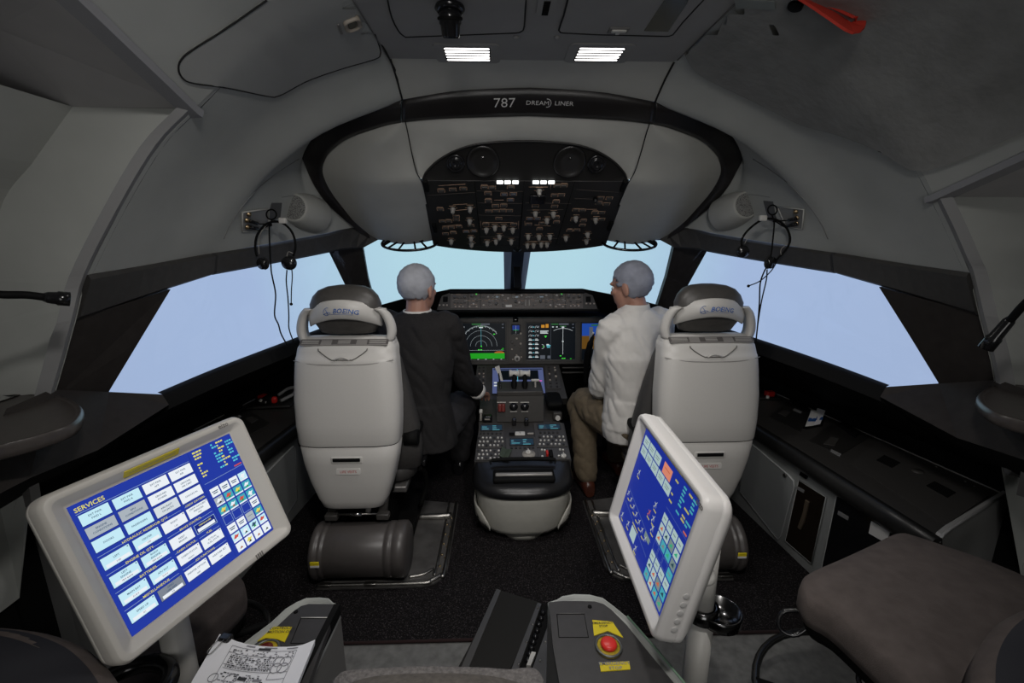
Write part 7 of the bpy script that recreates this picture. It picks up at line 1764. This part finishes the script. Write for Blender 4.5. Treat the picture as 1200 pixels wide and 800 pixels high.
def hair_cap(M, m, line, name, par, label, bald=0):
    """hair shell over the crown, back and temples, stopping at the hairline"""
    mb = MB(M); bm2 = bmesh.new(); bmesh.ops.create_uvsphere(bm2, u_segments=48, v_segments=32, radius=1)
    for v in bm2.verts:
        d = v.co.copy(); v.co = V((d.x*.0805, d.y*.0985-.013, d.z*.0925+.027))
        v.co += d*(.004*mnoise.noise(d*7)+.002*mnoise.noise(d*22))
    kill = [f for f in bm2.faces if line(f.calc_center_median()+V((0, mnoise.noise(f.calc_center_median()*90)*.007, mnoise.noise(f.calc_center_median()*70+V((5, 5, 5)))*.007)))]
    bmesh.ops.delete(bm2, geom=kill, context='FACES')
    ext = bmesh.ops.extrude_face_region(bm2, geom=bm2.faces[:])
    for v in ext['geom']:
        if isinstance(v, bmesh.types.BMVert): v.co = V((v.co.x*.86, (v.co.y+.013)*.86-.013, (v.co.z-.027)*.86+.027))
    vm = {}
    k = mb.mi(m)
    for v in bm2.verts: vm[v.index] = mb.bm.verts.new(M @ v.co)
    bm2.verts.index_update()
    vm = {}
    mb.bm.clear()
    for v in bm2.verts: vm[v] = mb.bm.verts.new(M @ v.co)
    for f in bm2.faces:
        g = mb.bm.faces.new([vm[v] for v in f.verts]); g.material_index = k; g.smooth = True
    bm2.free(); return obj(name, mb, par, label)
def hand(mb, wrist, d, up, m, side, curl=.5, size=1.0):
    """palm with four unequal fingers bent at the knuckles, and a thumb from the side of the palm"""
    d = V(d).normalized(); s = d.cross(V(up)).normalized(); u = s.cross(d).normalized(); s = s*side
    W = lambda a, b, c: V(wrist)+d*a*size+s*b*size+u*c*size
    mb.loft([[W(-.01, -.022, -.014), W(-.01, .022, -.014), W(-.01, .022, .014), W(-.01, -.022, .014)], [W(.03, -.034, -.013), W(.03, .036, -.013), W(.03, .036, .013), W(.03, -.034, .013)], [W(.085, -.040, -.011), W(.085, .040, -.011), W(.085, .040, .010), W(.085, -.040, .010)], [W(.095, -.036, -.008), W(.095, .036, -.008), W(.095, .036, .006), W(.095, -.036, .006)]], m, True)
    for k, (b, L) in enumerate(((.031, .072), (.0105, .082), (-.0105, .076), (-.031, .060))):
        p = [W(.08, b, 0)]; a = curl*.35; cur = V((.08, b, 0))
        for sg, f in ((.45, .6), (.30, 1.3), (.25, 1.9)):
            a2 = curl*f; cur = cur+V((math.cos(a2)*L*sg, 0, -math.sin(a2)*L*sg)); p.append(W(cur.x, cur.y+b*.12, cur.z))
        mb.tube(catmull(p, 9), [.0095, .009, .0082, .0075]*1, m, 10)
        mb.sphere(p[-1], .0078*size, m, 10); mb.sphere(p[1], .0094*size, m, 10)
    p = [W(.02, .032, -.004), W(.045, .056, -.010), W(.068, .066, -.018), W(.088, .064, -.026)]
    mb.tube(catmull(p, 9), [.013, .011, .0095, .008], m, 10); mb.sphere(p[-1], .0085*size, m, 10)
def shoe(mb, ankle, d, m):
    d = V((d[0], d[1], 0)).normalized(); s = V((d.y, -d.x, 0)); a = V((ankle[0], ankle[1], 0)); z0 = .012
    secs = [(-.075, .026, .065), (-.06, .034, .085), (-.02, .037, .095), (.03, .038, .082), (.08, .042, .062), (.13, .044, .048), (.17, .038, .040), (.195, .022, .030)]
    rings = []
    for t_, w_, h in secs:
        r = []
        for i in range(14):
            b = 2*PI*i/14; x, y = math.cos(b), math.sin(b)
            r.append(a+d*t_+s*w_*(1 if x > 0 else -1)*abs(x)**.75+V((0, 0, z0+max(0, .5+.5*(1 if y > 0 else -1)*abs(y)**.75)*h)))
        rings.append(r)
    mb.loft(rings, m, True)

def man(label, loc, J, face, tor, hairm, hairline, cloth, cloth_name, leg_m, leg_name, lean, back_hem, cuffs, skin=SKIN):
    t = thing('person', label, 'person', loc)
    f = V((tor[0], tor[1], 0)).normalized(); r = V((f.y, -f.x, 0))
    def torso(mb, m, g=0, z_low=None):
        secs = [(J['pelvis']+V((0, 0, -.06)), .165, .11), (J['pelvis'], .172, .118), (J['waist'], .155, .108), (lerp(J['waist'], J['chest'], .5), .165, .115), (J['chest'], .185, .122), (J['should'], .175, .095), (lerp(J['should'], J['neck'], .55), .115, .075), (J['neck'], .060, .058)]
        mb.loft([ell(c, r, f, a+g, b+g) for c, a, b in secs], m, True)
    # body: one continuous skin
    mb = MB(); torso(mb, skin)
    limb(mb, [J['neck']+V((0, 0, -.04)), J['neck']+V((0, .0, .03)), J['head']+V((0, 0, -.04))], [.058, .053, .052], skin)
    for s in ('l', 'r'):
        limb(mb, [J[s+'sh'], lerp(J[s+'sh'], J[s+'el'], .5), J[s+'el'], lerp(J[s+'el'], J[s+'wr'], .5), J[s+'wr']], [.050, .046, .040, .036, .026], skin)
        limb(mb, [J[s+'hip'], lerp(J[s+'hip'], J[s+'kn'], .5), J[s+'kn'], lerp(J[s+'kn'], J[s+'an'], .4), J[s+'an']], [.078, .074, .056, .050, .036], skin)
        hand(mb, J[s+'wr'], J[s+'hd']-J[s+'wr'], J[s+'up'], skin, 1 if s == 'l' else -1, J['curl'])
        limb(mb, [J[s+'an'], J[s+'an']+V((0, 0, -.05)), J[s+'an']+V((J[s+'toe'][0]*.08, J[s+'toe'][1]*.08, -.07))], [.034, .034, .026], skin)
    y_ = V((face[0], face[1], face[2])).normalized(); x_ = y_.cross(V((lean, 0, 1))).normalized(); z_ = x_.cross(y_)
    HM = Matrix.Identity(4)
    for i, a in enumerate((x_, y_, z_)):
        for j in range(3): HM[j][i] = a[j]
    HM = HM @ Matrix.Diagonal((1.06, 1.06, 1.06, 1)); HM.translation = J['head']
    head_pts(mb, HM, skin)
    body = obj('body', fuse(mb, .0045, 3), t)
    # eyes
    for s in (-1, 1):
        e = MB(HM); e.sphere((s*.032, .070, .006), .011, WHT, 12); e.sphere((s*.032, .0785, .006), .005, INK, 8); obj('eye', e, body)
        e = MB(HM); e.box((s*.031, .0795, .030), (.030, .006, .006), hairm, .0025); obj('eyebrow', e, body)
    hair_cap(HM, hairm, hairline, 'hair', t, None)
    # clothing
    mb = MB(); torso(mb, cloth, .014)
    for c, a, b in back_hem: mb.loft([ell(c, r, f, a, b), ell(J['waist'], r, f, .172, .128)], cloth, True)
    for s in ('l', 'r'):
        w_ = lerp(J[s+'el'], J[s+'wr'], cuffs)
        limb(mb, [lerp(J[s+'sh'], J['should'], .25), J[s+'sh'], lerp(J[s+'sh'], J[s+'el'], .5), J[s+'el'], lerp(J[s+'el'], w_, .5), w_], [.07, .075, .066, .060, .053, .046], cloth, 16)
    c = fuse(mb, .007, 3, .006, 19); top = obj(cloth_name, c, t)
    # collar
    mb = MB(); cc_ = J['neck']+V((0, 0, .012 if cloth is SHIRT else -.006)); mb.loft([ell(cc_+V((0, 0, -.03)), r, f, .078, .075), ell(cc_+V((0, 0, .0)), r, f, .070, .068), ell(cc_+V((0, 0, .012)), r, f, .067, .065), ell(cc_+V((0, 0, .011)), r, f, .061, .059), ell(cc_+V((0, 0, -.02)), r, f, .058, .056)], SHIRT, False); obj('collar', mb, top)
    for s in ('l', 'r'):
        w_ = lerp(J[s+'el'], J[s+'wr'], cuffs); d = (J[s+'wr']-J[s+'el']).normalized()
        mb = MB(); mb.lathe([(.040, -.02), (.049, -.018), (.049, .014), (.044, .018), (.038, .016)], SHIRT, w_, d, 20, False); obj('cuff', mb, top)
    mb = MB(); mb.loft([ell(J['pelvis']+V((0, 0, -.075)), r, f, .16, .11), ell(J['pelvis'], r, f, .182, .128), ell(lerp(J['pelvis'], J['waist'], .45), r, f, .168, .118)], leg_m, True)
    for s in ('l', 'r'): limb(mb, [J[s+'hip'], lerp(J[s+'hip'], J[s+'kn'], .5), J[s+'kn'], lerp(J[s+'kn'], J[s+'an'], .45), J[s+'an']+V((0, 0, .02))], [.102, .098, .082, .074, .064], leg_m, 16)
    tr = obj(leg_name, fuse(mb, .007, 3, .008, 14), t)
    mb = MB(); mb.loft([ell(lerp(J['pelvis'], J['waist'], .38), r, f, .174, .124), ell(lerp(J['pelvis'], J['waist'], .55), r, f, .170, .122)], BLKG, False); obj('belt', mb, tr)
    for s in ('l', 'r'):
        mb = MB(); shoe(mb, J[s+'an'], J[s+'toe'], SHOE if leg_m is KHAKI else BLKG); obj('shoe', mb, t)
    return t
JL = dict(pelvis=V((-.535, 2.21, .475)), waist=V((-.535, 2.21, .64)), chest=V((-.53, 2.23, .86)), should=V((-.525, 2.245, 1.03)), neck=V((-.52, 2.25, 1.09)), head=V((-.515, 2.265, 1.195)),
          rsh=V((-.365, 2.22, 1.015)), rel=V((-.305, 2.36, .70)), rwr=V((-.235, 2.50, .575)), rhd=V((-.205, 2.60, .535)), rup=V((.2, 0, 1)),
          lsh=V((-.70, 2.29, 1.015)), lel=V((-.765, 2.42, .73)), lwr=V((-.65, 2.60, .63)), lhd=V((-.60, 2.68, .615)), lup=V((0, 0, 1)),
          rhip=V((-.44, 2.22, .46)), rkn=V((-.335, 2.58, .47)), ran=V((-.365, 2.64, .10)), rtoe=(.1, 1),
          lhip=V((-.63, 2.22, .47)), lkn=V((-.645, 2.62, .49)), lan=V((-.62, 2.72, .10)), ltoe=(-.05, 1), curl=.55)
man('person in a dark suit seated at left, seen from behind, hand on the pedestal', (-.53, 2.25, 0), JL, (.45, .88, -.10), (.22, .97), HAIRG,
    lambda c: c.y > .052 or (c.z < .005 and c.y > .0) or c.z < -.045 or (c.z < .045 and c.y > .030), SUIT, 'jacket', mat('suit trousers', (.017, .016, .018), .9, noise=.15, nscale=150, bump=.3, bscale=60), 'trousers', 0,
    [(V((-.525, 2.215, .40)), .198, .145)], .90)
JR = dict(pelvis=V((.60, 2.22, .485)), waist=V((.595, 2.215, .65)), chest=V((.585, 2.22, .87)), should=V((.575, 2.235, 1.03)), neck=V((.565, 2.235, 1.10)), head=V((.54, 2.24, 1.207)),
          lsh=V((.435, 2.17, 1.0)), lel=V((.42, 2.30, .665)), lwr=V((.50, 2.52, .63)), lhd=V((.54, 2.60, .61)), lup=V((0, 0, 1)),
          rsh=V((.735, 2.33, 1.015)), rel=V((.80, 2.44, .72)), rwr=V((.68, 2.62, .63)), rhd=V((.62, 2.68, .61)), rup=V((0, 0, 1)),
          lhip=V((.525, 2.21, .475)), lkn=V((.37, 2.49, .51)), lan=V((.385, 2.37, .10)), ltoe=(-.12, 1),
          rhip=V((.68, 2.25, .475)), rkn=V((.62, 2.64, .51)), ran=V((.62, 2.60, .10)), rtoe=(-.1, 1), curl=.5)
man('person in a white shirt and khaki trousers seated at right, turned to the left', (.6, 2.25, 0), JR, (-.72, .62, -.22), (-.38, .92), HAIRD,
    lambda c: c.y > .060 or (c.z < .010 and c.y > .0) or c.z < -.055 or (c.z < .050 and c.y > .034), SHIRT, 'shirt', KHAKI, 'trousers', 0,
    [(V((.60, 2.215, .50)), .188, .135)], .60)
def area(name, loc, tgt, sx, sy, p, col=(1, .965, .93), spread=180):
    l = bpy.data.lights.new(name, 'AREA'); l.shape = 'RECTANGLE'; l.size = sx; l.size_y = sy; l.energy = p; l.color = col; l.spread = math.radians(spread)
    o = bpy.data.objects.new(name, l); COL.objects.link(o); o.location = loc; d = V(tgt)-V(loc); o.rotation_euler = d.to_track_quat('-Z', 'Y').to_euler(); return o
# added fill lights, unseen: a pair under the ceiling behind the viewpoint, one aft
area('dome_light', (-.22, .35, 1.985), (-.6, 1.5, .8), .14, .1, 4.0, spread=105)  # added to light the seats and monitors from behind, no lamp modelled here
area('dome_light', (.22, .35, 1.985), (.35, 1.6, .8), .14, .1, 4.0, spread=95)
area('aft_fill_light', (0, -1.28, 1.25), (0, 1, 1.35), .8, 1.3, 9.0, (1, .985, .965), 180)  # broad fill added before the closed aft wall to lift the dark alcoves
for c in (c1, c2): area('ceiling_light', (c.x, c.y, 1.990), (c.x, c.y, 0), .13, .1, 1.7, (1, .97, .94), 128)
# ================================================================== LIGHT
w = bpy.data.worlds.new('world'); SC.world = w; w.use_nodes = True; nt = w.node_tree
bg = nt.nodes['Background']; tc = nt.nodes.new('ShaderNodeTexCoord')
sep = nt.nodes.new('ShaderNodeSeparateXYZ'); nt.links.new(tc.outputs['Generated'], sep.inputs[0])
ramp = nt.nodes.new('ShaderNodeValToRGB'); e = ramp.color_ramp.elements
nt.links.new(sep.outputs['Y'], ramp.inputs['Fac'])
e[0].position = .55; e[0].color = (.36, .46, .68, 1); e[1].position = .985; e[1].color = (.47, .72, .82, 1)
k = ramp.color_ramp.elements.new(.88); k.color = (.38, .50, .74, 1)
nt.links.new(ramp.outputs['Color'], bg.inputs['Color']); bg.inputs['Strength'].default_value = 1.0
vs = SC.view_settings; vs.view_transform = 'Standard'; vs.look = 'None'; vs.gamma = 1; vs.use_curve_mapping = False; vs.exposure = 0
SC.display_settings.display_device = 'sRGB'
cy = SC.cycles; cy.max_bounces = 8; cy.diffuse_bounces = 5; cy.glossy_bounces = 3; cy.transparent_max_bounces = 8
cy.caustics_reflective = False; cy.caustics_refractive = False; cy.sample_clamp_indirect = 4
cy.use_denoising = True
